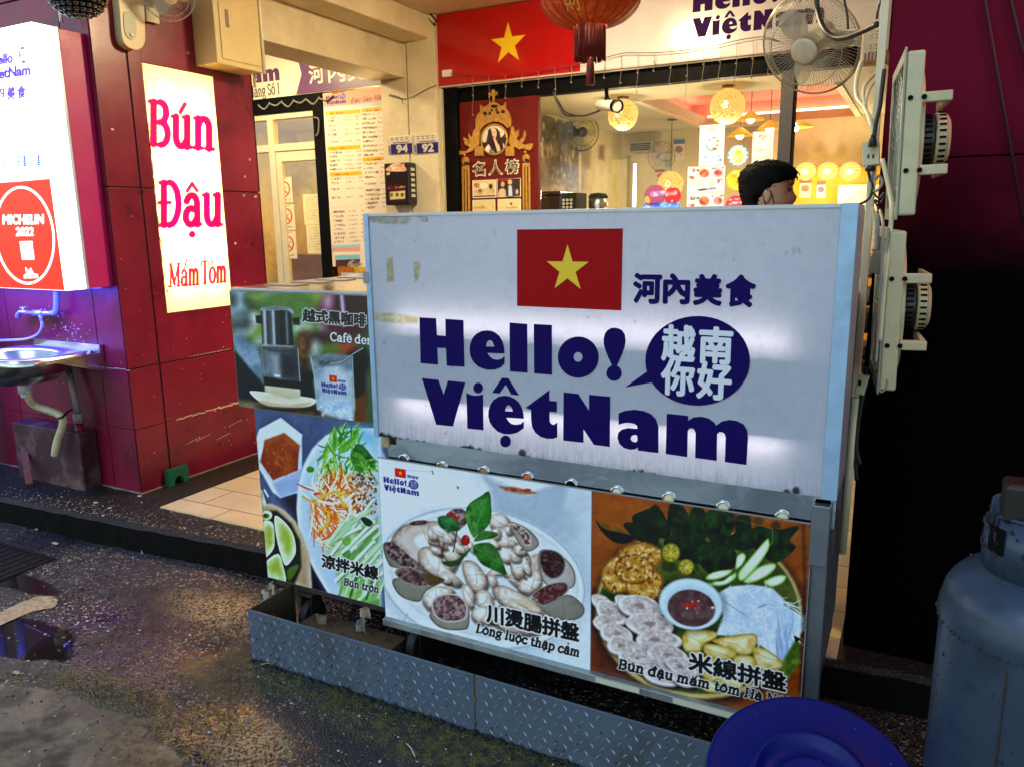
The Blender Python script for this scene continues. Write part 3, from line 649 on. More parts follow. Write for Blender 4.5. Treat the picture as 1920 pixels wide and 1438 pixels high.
mb.build('wall_panel', MAR, rp, bevel=.002)
mb = MB()
for a in ((1845,-10,1920,420), (1893,-10,1930,150)):
    p, q = at(a[0], a[1], 'y', PY0), at(a[2], a[3], 'y', PY0); mb.tube([p+Vector((0,-.004,0)), q+Vector((0,-.004,0))], .004, 6)
mb.build('cord', M('dark_cord', (.03,.006,.004), .8), rp)

# --- arcade ceiling and beams
mb = MB(); mb.box(-9, 6, 2.4, 5.6, 3.095, 3.35); o = mb.build('arcade_ceiling', CREAM); tag(o, 'cream plaster arcade ceiling', kind='structure')
bm_ = thing('arcade_beam', 'stepped cream beam running from the crimson pillar to the numbered column', 'beam', (PX, 4.5, 2.66))
mb = MB(); mb.box(PX-.3, PX, PY1+.002, 5.30, 2.667, 3.094); mb.build('lower_beam', CREAM, bm_, bevel=.006)
mb = MB(); mb.box(PX-.4, -3.43, PY1+.004, 5.345, 2.925, 3.093); mb.build('upper_beam', CREAM, bm_, bevel=.01)
mb = MB(); P = [at(u, v, 'y', 5.33) for u, v in ((740, -30), (765, -5), (785, 18), (806, 36), (818, 50))]; mb.tube(smoothl([p+Vector((0,-.02,0)) for p in P]), .012, 8); mb.tube(smoothl([p+Vector((0.03,-.03,.02)) for p in P]), .007, 8); mb.build('cable', M('black_cable', (.012,.012,.012), .5), bm_)
col = thing('numbered_column', 'cream column between the two shops, carrying number plates and a letter box', 'column', (-3.62, 5.5, ZW))
mb = MB(); mb.box(-3.90, -3.655, 5.30, 5.7, ZW, 3.09); mb.box(-3.642, -3.385, 5.30, 5.7, ZW, 3.09); mb.box(-3.656, -3.641, 5.318, 5.7, ZW, 3.09); mb.build('shaft', CREAM, col, bevel=.004)
mb = MB(); mb.box(-3.383, -3.36, 5.335, 5.6, ZW, 2.57); mb.build('edge_strip', M('cream_paint', (.62,.53,.36), .5, var=.15), col, bevel=.003)
mb = MB()
mb.tube(smoothl([at(u, v, 'y', 5.29) for u, v in ((729, 180), (745, 184), (757, 186), (775, 182), (800, 168), (820, 160))]), .0025, 6)
mb.tube(smoothl([at(u, v, 'y', 5.29) for u, v in ((730, 178), (750, 184), (756, 196))]), .003, 6); mb.build('wire', MATS['black_cable'], col)

# ================================================================ SHOP 94 (left, behind the column line)
YG = 5.42
CF = M('cream_frame', (.72, .64, .44), .4, var=.08)
BLK = M('black_frame', (.003, .003, .0035), .55, var=.2, spec=.07)
GLASS = glass_mat('window_glass', (.97, .96, .93), .16)
sd = thing('glazed_door', 'cream framed glazed door with no-smoking stickers behind the pillar', 'door', (-5.0, YG, ZW))
mb = MB(); xa, xb = -5.95, -4.69
for x0, x1 in ((-5.245, -5.178), (-5.95, -5.89)): mb.box(x0, x1, YG, YG+.06, ZW, 2.52)
mb.box(-5.178, -4.69, YG, YG+.06, 2.20, 2.262); mb.box(-5.89, -5.245, YG, YG+.06, 2.20, 2.262); mb.box(-5.178, -4.69, YG, YG+.06, 2.47, 2.52); mb.box(-5.89, -5.245, YG, YG+.06, 2.47, 2.52)
mb.build('frame', CF, sd, bevel=.004)
mb = MB(); mb.box(-5.176, -5.11, YG+.01, YG+.05, ZW, 2.198); mb.box(-5.11, -4.692, YG+.01, YG+.05, 2.11, 2.198); mb.build('door_leaf_frame', CF, sd, bevel=.004)
mb = MB(); mb.box(-5.11, -4.69, YG+.028, YG+.032, ZW, 2.11); mb.box(-5.178, -4.69, YG+.028, YG+.032, 2.262, 2.47); mb.box(-5.89, -5.245, YG+.028, YG+.032, ZW, 2.2); mb.box(-5.89, -5.245, YG+.028, YG+.032, 2.262, 2.47); mb.build('glass', GLASS, sd)
mb = MB(); mb.box(-5.95, -4.69, YG-.02, YG+.1, 2.522, 2.648); mb.box(-4.69, -4.585, YG-.03, YG+.06, ZW, 2.648); mb.build('black_post', BLK, sd, bevel=.004)
mb = MB()
for k in range(6): mb.tube(smoothl([Vector((-5.3+.14*k, YG-.03, 2.60)), Vector((-5.23+.14*k, YG-.03, 2.56+.02*(k % 2))), Vector((-5.16+.14*k, YG-.03, 2.61))]), .008, 6)
mb.tube(smoothl([Vector((-4.66, YG-.05, 2.45)), Vector((-4.61, YG-.05, 2.43)), Vector((-4.62, YG-.05, 2.33)), Vector((-4.65, YG-.05, 2.30))]), .006, 6); mb.build('cable', M('grey_cable', (.2,.19,.17), .5), sd)

# shop walls behind
room = thing('shop_interior', 'warm yellow walls and pink coffered ceiling inside the corner shop', 'room', (-1.5, 7.5, ZW))
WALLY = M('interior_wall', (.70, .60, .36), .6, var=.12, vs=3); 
mb = MB(); mb.box(-3.5, -3.4, 7.35, 9.5, ZW, 2.6); mb.build('side_wall', WALLY, room)
mb = MB(); mb.box(-3.5, -1.62, 9.5, 9.6, ZW, 2.6); mb.build('back_wall', WALLY, room)
mb = MB(); mb.box(-1.619, 3.0, 9.5, 9.6, ZW, 2.6); mb.build('yellow_wall', M('yellow_wall', (.80, .42, .004), .6, var=.08), room)
mb = MB(); mb.box(2.9, 3.0, 5.6, 9.5, ZW, 2.6); mb.build('side_wall', WALLY, room)
OLIVE = M('interior_ceiling', (.62, .55, .34), .6, var=.06, vs=2)
X0, X1, Y0, Y1 = -2.31, -.72, 7.0, 9.32
mb = MB(); mb.box(-3.5, X0, 5.42, 9.5, 2.6, 2.7); mb.box(X1, 3.0, 5.42, 9.5, 2.6, 2.7); mb.box(X0, X1, 5.42, Y0, 2.6, 2.7); mb.box(X0, X1, Y1, 9.5, 2.6, 2.7); mb.build('ceiling', OLIVE, room)
PINK = M('pink_coffer', (.80, .30, .22), .6, var=.05)
mb = MB(); mb.box(X0-.25, X1+.25, Y0-.25, Y1+.2, 2.86, 2.9); mb.box(X0-.25, X0-.2, Y0-.25, Y1+.2, 2.71, 2.86); mb.box(X1+.2, X1+.25, Y0-.25, Y1+.2, 2.71, 2.86); mb.box(X0-.2, X1+.2, Y1+.15, Y1+.2, 2.71, 2.86); mb.box(X0-.2, X1+.2, Y0-.25, Y0-.2, 2.71, 2.86); mb.build('coffer', PINK, room)
mb = MB(); mb.box(X0-.17, X0-.12, Y0, Y1, 2.705, 2.73); mb.box(X1+.12, X1+.17, Y0, Y1, 2.705, 2.73); mb.box(X0, X1, Y1+.07, Y1+.11, 2.705, 2.73); mb.build('cove_light', emat('cove_glow', (1, .72, .45), 3), room)
mb = MB(); mb.box(X0-.06, X0-.001, Y0-.06, Y1+.06, 2.585, 2.60); mb.box(X1+.001, X1+.06, Y0-.06, Y1+.06, 2.585, 2.6); mb.box(X0-.001, X1+.001, Y1+.001, Y1+.06, 2.585, 2.6); mb.build('coffer_trim', M('cream_trim', (.8,.68,.4), .5), room, bevel=.004)
mb = MB(); mb.box(-1.6, 2.9, 9.2, 9.498, 2.10, 2.598); mb.build('bulkhead', M('pale_bulkhead', (.78,.66,.36), .6), room)
# back kitchen wall, mottled steel seen through the window
def steel_wall():
    cv = Canvas('x', -3.395, 6.0, 9.49, 1.0, 2.59, .012, 'd8c890'); cv.crop(1000, 180, 6.4)
    cv.poly([(0,200),(90,200),(460,310),(640,560),(600,1360),(0,1360)], '6e6248', soft=8, tex=('b8a878', 9, .35)); cv.poly([(90,215),(420,320),(400,640),(60,560)], '2c2a22', soft=8, tex=('5a5442', 8)); cv.poly([(250,560),(540,640),(520,1100),(60,1000)], '85785a', soft=6, tex=('463e2e', 6, .3))
    cv.poly([(590,560),(690,600),(680,880),(590,880)], '9c8858', soft=4); cv.poly([(790,600),(850,600),(850,780),(780,760)], '8e6f4a', soft=3); cv.stroke([(560,700),(560,1360)], 30, 'e6d690', soft=2); cv.poly([(930,770),(1060,770),(1060,960),(930,960)], 'f2e49a', soft=2); cv.poly([(930,970),(1060,970),(1050,1330),(930,1330)], 'eadb90', soft=2); cv.poly([(1140,540),(1420,600),(1420,720),(1150,680)], '8a8468', soft=2)
    for k in range(160): x, y = RS.uniform(40, 560), RS.uniform(250, 1300); cv.ellipse(x, y, RS.uniform(4, 16), RS.uniform(8, 45), ['e8dca8','4a4234','c0b080','2a261c'][k % 4], soft=1.2, alpha=.65)
    cv.grain(.14, 8, 5, .5); cv.build('splash_wall', print_mat('steel_print', .3, spec=.6), room)
steel_wall()
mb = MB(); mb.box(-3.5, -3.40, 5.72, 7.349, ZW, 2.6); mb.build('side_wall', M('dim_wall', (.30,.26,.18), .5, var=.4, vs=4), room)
mb = MB(); mb.box(X1-.12, X1+.6, 9.18, 9.199, 1.62, 1.90)
mb.build('whitewashed_brick', tile_mat('white_brick', (.52,.46,.30), (.58,.51,.34), (.42,.36,.24), .12, .045, .7), room)
# room behind the glazed door
r2 = thing('neighbour_interior', 'dim yellow room behind the glazed door', 'room', (-5.2, 6.6, ZW))
mb = MB(); mb.box(-7.2, -3.52, 7.6, 7.7, ZW, 2.7); mb.box(-7.3, -7.2, 5.5, 7.7, ZW, 2.7); mb.box(-3.6, -3.52, 5.72, 7.6, ZW, 2.7); mb.build('wall', M('ochre_wall', (.62,.44,.10), .6, var=.3, vs=2, dirt=(.2,.12,.04), dirt_s=1.4, dirt_a=.8), r2)
mb = MB(); mb.box(-7.2, -3.6, 5.5, 7.6, 2.66, 2.7); mb.build('ceiling', OLIVE, r2)
mb = MB()
mb.box(-5.55, -4.4, 6.9, 7.4, ZW, .95); mb.box(-6.3, -5.7, 6.6, 7.1, ZW, 1.25); mb.build('counter', M('counter_wood', (.20,.08,.02), .5, var=.3), r2, bevel=.01)
mb = MB(); mb.ball((-5.05, 7.0, 1.05), .16, 10, 1.3, .8, .6); mb.build('sack', M('sack', (.6,.34,.05), .8), r2)
mb = MB(); mb.cyl((-5.0, 6.6, 2.55), (-5.0, 6.6, 2.62), .14, .14, 24); mb.build('ceiling_lamp', emat('lamp_warm', (1, .72, .30), 130), r2)
# upper storey and side masses that close the frontage
fac = thing('frontage', 'plain upper front and neighbouring wall of the building', 'building', (0, 5.5, ZW))
mb = MB(); mb.box(-9, 6, 2.66, 5.9, 3.352, 7.5); mb.build('upper_storey', M('dull_plaster', (.16,.14,.13), .8, var=.3, vs=2), fac)
mb = MB(); mb.box(-9, -5.955, 5.43, 5.7, ZW, 3.09); mb.box(-5.95, -3.91, 5.45, 5.7, 2.65, 3.09); mb.build('back_wall', CREAM, fac)
mb = MB(); mb.box(-3.36, 6, 5.42, 5.56, 2.605, 3.09); mb.build('lintel', CREAM, fac)
# ================================================================ SHOP 92 FRONT
def pt(T, q, y, dy=0): (u, v), = T([q]); p = at(u, v, 'y', y); return Vector((p.x, y+dy, p.z))
def poly_pl(mb, T, pts, y, thick, sm=0):
    if sm: pts = smoothc(pts, sm)
    V, F = curve_tris(contours=[[(p.x, p.z) for p in (at(u, v, 'y', y) for u, v in T(pts))]])
    n = len(V); mb.add([(a, y-thick, b) for a, b in V]+[(a, y, b) for a, b in V], F)
    cnt = {(f[i], f[(i+1) % len(f)]) for f in F for i in range(len(f))}
    mb.add([(a, y-thick, b) for a, b in V]+[(a, y, b) for a, b in V], [(a, b, b+n, a+n) for a, b in cnt if (b, a) not in cnt]); return mb
def flat_sheet(mb, V, F, y, lift=.002): return sheet(mb, V, F, (0, y, 0), lift=(0, -lift, 0))
def text_on(mb, s, T, p0, p1, h, y, offset=.02, lift=.002, k=1., shear=0.):
    """lettering on the plane y between crop points p0 (lower left), p1 (lower right), ink height h crop pixels"""
    a, b = pt(T, p0, y), pt(T, p1, y); c = pt(T, (p0[0], p0[1]-h), y); V, F = text_fit(s, c.z-a.z, 0., shear, wide=(b-a).length)
    ux = (b-a).normalized(); sheet_bold(mb, V, F, a, ux, (0, 0, 1), (0, -lift, 0), b=max(0, offset)*(c.z-a.z)*.55); return mb
def logo_two(iA, PA, iB, PB):
    (ka, ja), (kb, jb) = iA, iB; sa, sb = LOGO['word'][ka][ja], LOGO['word'][kb][jb]; k = (PB.x-PA.x)/(sb[0]-sa[0])
    return lambda p: (PA.x+(p[0]-sa[0])*k, PA.z+(p[1]-sa[1])*k)
def logo_parts(tr, y, parent, ink, names=True, clip=None):
    A, B = logo_place(tr)
    mb = MB(); flat_sheet(mb, *curve_tris(contours=A['word']), y); mb.build('shop_name', ink, parent)
    mb = MB(); flat_sheet(mb, *curve_tris(contours=A['tail']), y, .0015); flat_sheet(mb, *curve_tris(contours=A['bubble']), y, .0025); mb.build('speech_bubble', ink, parent)
    mb = MB(); [sheet_bold(mb, np.array(V), F, (0,y,0), lift=(0,-.004,0), b=.0032) for V, F in B['in']]; mb.build('bubble_lettering', M('white_vinyl', (.75,.76,.80), .4, var=.02), parent)
    mb = MB(); [sheet_bold(mb, np.array(V), F, (0,y,0), lift=(0,-.002,0), b=.0034) for V, F in B['top']]; mb.build('chinese_lettering', ink, parent)
    mb = MB(); flat_sheet(mb, *curve_tris(contours=A['flag']), y, .002); fl = mb.build('flag', M('flag_red', (.36,.0015,.003), .6, var=.03, spec=.12), parent)
    mb = MB(); flat_sheet(mb, *curve_tris(contours=A['star']), y, .0035); mb.build('star', M('flag_yellow', (.85,.55,.01), .35, var=.02), fl)
INK = M('indigo_vinyl', (.007, .0015, .085), .65, var=.06, spec=.1); ID = lambda p: p

bn = thing('fascia_sign', 'red and white fascia sign with a yellow star above the corner shop window', 'sign', (-1.7, 5.33, 2.575))
mb = MB(); mb.box(-3.38, -2.215, 5.335, 5.41, 2.580, 3.088); mb.build('red_panel', M('fascia_red', (.40,.003,.004), .12, var=.05), bn)
mb = MB(); mb.box(-2.2145, 0.6, 5.335, 5.41, 2.580, 3.088); mb.build('white_panel', M('fascia_white', (.66,.62,.66), .2, var=.04), bn)
mb = MB(); mb.box(-3.38, .6, 5.327, 5.334, 2.570, 2.5795); mb.build('edge_trim', M('pale_trim', (.6,.45,.4), .4), bn)
s0 = at(953, 83, 'y', 5.335); mb = MB(); V, F = curve_tris(contours=[star(s0.x, s0.z, .148)]); flat_sheet(mb, V, F, 5.335); mb.build('star', M('flag_yellow', (.85,.55,.01), .35, var=.02), bn)
PUR = M('purple_vinyl', (.030, .006, .075), .7, var=.05, spec=.08)
tr = logo_two((8, 0), at(1299, 36, 'y', 5.335), (16, 5), at(1447, 66, 'y', 5.335)); A, B = logo_place(tr)
mb = MB(); flat_sheet(mb, *curve_tris(contours=A['word']), 5.335); mb.build('shop_name', PUR, bn)
mb = MB(); [flat_sheet(mb, V, F, 5.335) for V, F in B['in'][2:]]; mb.build('chinese_lettering', PUR, bn)
mb = MB(); p = at(840, 139, 'y', 5.335); mb.box(p.x-.04, p.x+.04, 5.31, 5.333, p.z-.025, p.z+.025); mb.build('white_clip', M('white_plastic', (.8,.78,.7), .4), bn, bevel=.004)

# fairy-light string along the fascia
fs_ = thing('light_string', 'thin dark string of icicle lights drooping along the fascia edge', 'light string', (-1.8, 5.30, 2.6))
P = [at(u, v, 'y', 5.30) for u, v in ((845, 138), (880, 143), (960, 140), (1040, 128), (1100, 118), (1165, 101), (1200, 100), (1238, 99), (1290, 94), (1340, 86), (1390, 75), (1430, 70), (1462, 78))]
mb = MB(); mb.tube(smoothl(P, 6), .0028, 5)
mb.build('wire', M('dark_wire', (.05,.035,.03), .6), fs_)
for i in range(19):
    mb = MB()
    u = 885+i*31; v = np.interp(u, [880, 960, 1040, 1100, 1165, 1240, 1290, 1340, 1390, 1462], [143, 140, 128, 118, 101, 99, 94, 86, 75, 78]); p = at(u, v, 'y', 5.30); L_ = RS.uniform(.08, .34)
    mb.tube([p, p+Vector((.008, 0, -L_/2)), p+Vector((-.004, -.004, -L_))], .0017, 4)
    for t in (.5, 1.): mb.ball(p+Vector((.003, -.003, -L_*t)), .006, 5)
    mb.build('drop', M('clear_drop', (.3,.26,.2), .3), fs_)

# window frame, glass
wf = thing('shop_window', 'large black framed shop window with menus and round stickers on its glass', 'window', (-1.7, YG, ZW))
mb = MB(); mb.box(-3.358, -3.24, 5.36, 5.5, ZW, 2.569); mb.box(-3.24, .5, 5.40, 5.5, 2.462, 2.569); mb.box(-.868, -.785, 5.37, 5.5, ZW, 2.4615); mb.box(-2.57, -.868, 5.40, 5.5, ZW, .6)
mb.build('frame', BLK, wf, bevel=.004)
mb = MB(); mb.box(-.866, -.79, 5.362, 5.369, ZW, 2.46); mb.build('frame_cover', M('grey_brown_steel', (.075,.062,.055), .4, var=.15), wf)
mb = MB(); mb.box(-2.57, -.868, 5.44, 5.444, .6, 2.462); mb.build('glass', GLASS, wf)
# maroon celebrity board
T6 = crop(860, 160, 5.99); YM = 5.40
cb = thing('maroon_board', 'maroon board with gold carved crest, round portrait and framed photos', 'notice board', (-2.9, YM, ZW))
mb = MB(); mb.box(-3.239, -2.571, YM, YM+.04, ZW, 2.4615); mb.build('panel', M('maroon_board', (.13,.008,.006), .55, var=.15, spec=.2), cb)
GOLD = M('carved_gold', (.52,.27,.045), .42, metal=.35, var=.35, vs=30, bump=.5, bs=60)
mb = MB(); gy = YM-.001
poly_pl(mb, T6, [(205,480),(200,400),(225,330),(255,300),(255,225),(285,250),(330,235),(360,205),(400,195),(445,210),(480,240),(515,235),(535,195),(540,270),(580,320),(600,400),(600,470),(560,490),(520,445),(470,420),(400,415),(330,440),(285,470),(260,510),(240,520)], gy, .02)
for pts in ([(0,730),(40,745),(100,745),(140,700),(80,670),(62,590),(105,610),(130,650),(120,545),(160,590),(180,510),(215,480),(250,520),(245,600),(240,680),(200,690),(170,740),(110,765),(60,780),(20,790)],
            [(845,660),(830,720),(800,740),(740,715),(690,730),(650,700),(600,690),(570,640),(590,560),(600,480),(625,470),(640,545),(680,500),(685,570),(660,610),(690,630),(730,590),(750,510),(765,560),(750,620),(720,660),(760,675),(800,660)]):
    poly_pl(mb, T6, pts, gy, .018)
for x0 in (195, 540):
    for k in range(4): mb.bar(pt(T6, (x0+14+k*22, 690), gy, -.012), pt(T6, (x0+6+k*26, 800), gy, -.012), .016)
poly_pl(mb, T6, [(392,190),(385,120),(345,120),(340,90),(370,95),(380,60),(400,50),(420,85),(440,75),(435,115),(410,125),(408,190)], gy, .012)
for x0, y0 in ((85, 860), (765, 830)):
    poly_pl(mb, T6, ell(x0, y0-5, 40, 48, 20), gy, .014); mb.ball(pt(T6, (x0-10, y0-75), gy, -.01), .012, 6); poly_pl(mb, T6, [(x0-40,y0+50),(x0+40,y0+45),(x0+42,y0+90),(x0-40,y0+95)], gy, .014)
    for k in (-38, -6, 28): mb.bar(pt(T6, (x0+k+6, y0+90), gy, -.008), pt(T6, (x0+k+12, 1420), gy, -.008), .016, .012)
mb.build('gold_carving', GOLD, cb, bevel=.002)
for e in ((295,320,22,22),(350,320,18,18),(440,310,18,18),(500,300,22,20),(372,285,14,16),(425,280,14,16),(400,240,42,20),(85,880,26,18),(765,845,26,18)): mb = MB(); poly_pl(mb, T6, ell(*e, n=14), gy-.0215, .001); mb.build('hollow', M('dark_hollow', (.02,.006,.003), .8), cb)
def portrait():
    a, b = pt(T6, (240, 830), YM-.012), pt(T6, (600, 400), YM-.012); cv = Canvas('y', YM-.012, a.x, b.x, a.z, b.z, .0035, '3a0a0c'); cv.crop(860, 160, 5.99)
    cv.ellipse(470,440,60,35,'b01818'); cv.ellipse(540,600,40,60,'5a1010', tex=('2a0608', 6)); cv.poly([(265,590),(300,500),(380,430),(460,445),(515,480),(520,540),(470,590),(440,520),(350,520),(320,580),(310,640),(270,640)], 'e8dfc8', sm=3, tex=('c8bca0', 8))
    cv.poly([(330,520),(380,480),(440,500),(460,580),(490,640),(510,760),(480,760),(440,620),(420,600),(430,760),(400,760),(345,650)], '14090a', sm=3); cv.ellipse(385,545,44,66,'ecc3a0'); cv.poly([(370,600),(410,600),(440,660),(470,700),(460,790),(390,790),(380,700)], 'e9c09c', sm=3)
    cv.poly([(290,730),(330,670),(350,690),(380,790),(300,790)], 'efe6d4', sm=3); cv.poly([(480,650),(520,690),(525,760),(480,790)], 'efe6d4', sm=3); cv.poly([(350,720),(400,760),(480,740),(490,810),(350,810)], '7c7a5a', sm=3); cv.poly([(340,520),(360,500),(375,560),(400,640),(430,740),(420,765),(390,740),(350,640)], '14090a', sm=3)
    cv.poly([(430,510),(460,530),(470,600),(500,680),(500,770),(480,770),(450,640),(436,560)], '14090a', sm=3); cv.stroke([(362,535),(378,532)], 5, '3a2018'); cv.stroke([(395,530),(412,532)], 5, '3a2018'); cv.ellipse(386,580,14,7,'b8242a'); cv.stroke([(386,545),(384,562)], 4, 'd4a080')
    cx, cy = 400, 615
    o = cv.build('portrait', print_mat('photo_print', .4), cb); q = pt(T6, (400, 615), YM-.012); c = Vector((q.x-(a.x+b.x)/2, 0, q.z-a.z))
    bm = bmesh.new(); bm.from_mesh(o.data); bmesh.ops.delete(bm, geom=[f for f in bm.faces if (f.calc_center_median()-c).length > .107], context='FACES'); bm.to_mesh(o.data); bm.free()
portrait()
mb = MB(); c = pt(T6, (400, 615), YM-.013); mb.lathe([(.104,-.006),(.116,-.006),(.116,.012),(.104,.012)], c, (0,1,0), 40); mb.build('portrait_rim', GOLD, cb)
mb = MB()
for s, x0, x1, y0, h in (('名',160,303,1030,165),('人',342,497,1018,170),('榜',527,680,1005,165)): text_on(mb, s, T6, (x0,y0), (x1,y0-8), h, YM, .05, .006)
mb.build('white_lettering', M('cream_letter', (.75,.68,.5), .5), cb)
mb = MB()
for s, x0, x1, y0, h in (('名',170,295,1020,145),('人',355,484,1008,148),('榜',538,670,995,145)): text_on(mb, s, T6, (x0,y0), (x1,y0-8), h, YM, -.004, .0085)
mb.build('letter_inlay', M('brown_inlay', (.10,.07,.03), .5), cb)
def snap(x0, y0, x1, y1, k):
    a, b = pt(T6, (x0, y1), YM-.008), pt(T6, (x1, y0), YM-.008); cv = Canvas('y', YM-.008, a.x, b.x, a.z, b.z, .004, 'efe6c8'); cv.crop(860, 160, 5.99); dx = x0
    if k == 0: cv.poly([(x0+8,y0+12),(x1-8,y0+6),(x1-8,y1-14),(x0+8,y1-8)], 'd8c190'); cv.ellipse(205,1130,35,25,'5a3a20', tex=('c89868', 8)); cv.ellipse(360,1140,22,30,'33261c'); cv.poly([(170,1190),(400,1170),(400,1230),(170,1230)], 'e8d8a8', tex=('b89860', 10)); cv.stroke([(170,1255),(408,1245)], 12, '1a1208'); cv.ellipse(280,1130,50,30,'efe0b4'); cv.ellipse(240,1185,20,14,'6a4a28')
    elif k == 1: cv.poly([(x0+8,y0+10),(x1-8,y0+4),(x1-8,y1-14),(x0+8,y1-8)], '3a1414', tex=('241010', 10)); cv.stroke([(440,1075),(560,1070)], 14, 'a01a14'); cv.ellipse(495,1115,22,30,'d8a878'); cv.poly([(445,1250),(455,1180),(495,1160),(530,1190),(530,1250)], 'dcb890', sm=2); cv.ellipse(575,1090,24,30,'e0b890'); cv.poly([(530,1250),(540,1140),(575,1125),(620,1140),(635,1250)], '24304a', sm=2); cv.poly([(560,1130),(595,1130),(605,1250),(560,1250)], 'cfd3e0'); cv.ellipse(655,1200,16,30,'d8b088')
    else: cv.poly([(x0+8,y0+12),(x1-8,y0+6),(x1-8,y1),(x0+8,y1)], 'd9c48c' if k == 2 else 'e2cf98'); cv.stroke([(x0+20,1380),(x1-20,1375)], 20, 'b89a58', tex=('e8d8a0', 8)); cv.poly([(570,1330),(600,1320),(600,1355)], '2a2018') if k == 3 else cv.ellipse(270,1370,12,22,'a88850')
    cv.build('photo', print_mat('photo_print', .4), cb)
for k, r in enumerate(((158,1062,418,1272),(428,1045,698,1262),(158,1285,410,1420),(440,1275,700,1420))): snap(*r, k)

# ---- menus and stickers on the glass
YW = 5.432
def wposter(name, label, cat, u0, v0, u1, v1, paint, bg='f2efe2', rnd=False, em=0.0):
    a, b = at(u0, v1, 'y', YW), at(u1, v0, 'y', YW); cv = Canvas('y', YW, a.x, b.x, a.z, b.z, .0045, bg); cv.crop(1200, 130, 5.327); paint(cv)
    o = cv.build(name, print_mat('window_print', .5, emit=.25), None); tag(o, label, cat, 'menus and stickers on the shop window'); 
    if rnd:   # cut the sheet to a disc
        bm = bmesh.new(); bm.from_mesh(o.data); c = Vector((0, 0, (b.z-a.z)/2)); R = (b.x-a.x)/2
        bmesh.ops.delete(bm, geom=[f for f in bm.faces if (f.calc_center_median()-c).length > R], context='FACES'); bm.to_mesh(o.data); bm.free()
    return o
def p1(cv):
    cv.stroke([(640,590),(820,565)], 6, 'd8b898'); cv.stroke([(680,605),(800,592)], 14, 'c8744a', tex=('f2efe2', 3)); cv.stroke([(655,648),(785,632)], 8, 'c8bca0', tex=('f2efe2', 3))
    cv.stroke(arc(712,770,44,40,200,60), 10, '3878b8'); cv.stroke(arc(712,770,50,45,60,190), 8, '58a890'); cv.ellipse(695,712,10,9,'28486a'); cv.ellipse(740,688,22,8,'b86a3a'); cv.ellipse(775,720,14,14,'c87848'); cv.ellipse(770,762,18,7,'b83820'); cv.ellipse(745,797,22,16,'d05838'); cv.stroke([(700,828),(735,826)], 8, 'e8b080')
    cv.poly([(580,890),(850,870),(850,930),(580,945)], 'cfe2f4'); cv.stroke([(620,885),(790,870)], 18, '5a94d8', tex=('cfe2f4', 3)); cv.stroke([(620,928),(830,912)], 5, '8890a0'); cv.ellipse(802,908,10,10,'384050')
wposter('leaflet', 'tall white leaflet with a round multicoloured emblem on the window', 'leaflet', 1310, 233, 1359.5, 312, p1)
def p2(cv):
    for y in (985, 1262):
        cv.ellipse(525,1010 if y < 1000 else 1290,30,22,'7a5848',tex=('e8e0d8',4)); cv.ellipse(640,y+55,58,50,'c8b0a0'); cv.ellipse(640,y+58,45,38,'a83020',tex=('e09050',5)); cv.ellipse(578,y+28,15,12,'40603c'); cv.ellipse(515,y+100,30,18,'b83018',tex=('e8c0a8',5)); cv.ellipse(780,y+55,50,42,'c8a8a0'); cv.ellipse(780,y+52,36,28,'a02838',tex=('d89088',5)); cv.stroke([(720,y+8),(830,y+2)], 14, '6a5048', tex=('e8e0d8', 4))
    for y in range(1120,1180,12): cv.stroke([(490,y+4),(640,y-4)], 5, 'a8a090', tex=('d8d0c0', 3)); cv.stroke([(680,y-6),(750,y-10)], 5, 'a8a090', tex=('d8d0c0', 3))
    cv.poly([(770,1100),(830,1095),(830,1140),(770,1145)], '807888', tex=('f0ece4', 4)); cv.stroke([(590,1210),(755,1190)], 20, '40305a', tex=('a8a0b8', 5)); cv.stroke([(550,1242),(810,1228)], 5, '8890a0')
wposter('menu_poster', 'white menu sheet with photos of red dishes on the window', 'menu', 1287.5, 311, 1360, 392, p2)
def p3(cv): 
    cv.ellipse(978,862,108,122,'a8d4e4'); cv.ellipse(978,865,84,95,'d8ead0'); cv.ellipse(985,870,50,66,'e8dc50', tex=('f4f0b0', 6)); cv.ellipse(985,835,30,26,'e8c840')
    for k in range(14): a = 2*pi*k/14; cv.ellipse(978+96*cos(a),862+108*sin(a),9,7,'3878a0' if k % 2 else '305868')
wposter('round_sticker', 'pale blue round sticker with a yellow drawing on the window', 'sticker', 1363.5, 269, 1404, 315, p3, 'a8d4e4', True)
def p4(cv):
    cv.ellipse(960,1110,104,118,'f4e840'); cv.ellipse(960,1090,86,88,'e8d020', tex=('fff680', 9)); cv.ellipse(940,1070,30,24,'c8b418'); cv.ellipse(990,1110,26,22,'d0bc18')
    for k in range(13): a = pi*k/12; cv.ellipse(960+92*cos(a),1112+100*sin(a),8,7,'88882a')
wposter('round_sticker', 'bright yellow round sticker on the window', 'sticker', 1361, 316, 1400, 361, p4, 'f4e840', True)
def p5(cv):
    cv.stroke([(1135,650),(1305,620),(1305,890),(1140,905),(1135,650)], 7, 'd8a890'); cv.ellipse(1220,680,40,24,'e07848', tex=('f4d8c8', 5)); cv.stroke([(1175,738),(1260,728)], 10, 'c0b4a8', tex=('f2efe2', 3)); cv.stroke([(1155,775),(1285,760)], 5, 'c8bcb0')
    cv.poly([(1175,795),(1235,790),(1235,820),(1175,825)], 'e8c0a8'); cv.poly([(1258,792),(1282,790),(1282,812),(1258,814)], '484858', tex=('f2efe2', 2)); cv.stroke([(1150,842),(1285,830)], 8, '908478', tex=('e2dccf', 3)); cv.stroke([(1150,885),(1290,872)], 8, '908478', tex=('e2dccf', 3))
wposter('certificate', 'cream certificate with a thin border beside the window post', 'certificate', 1409, 246, 1451, 307, p5)
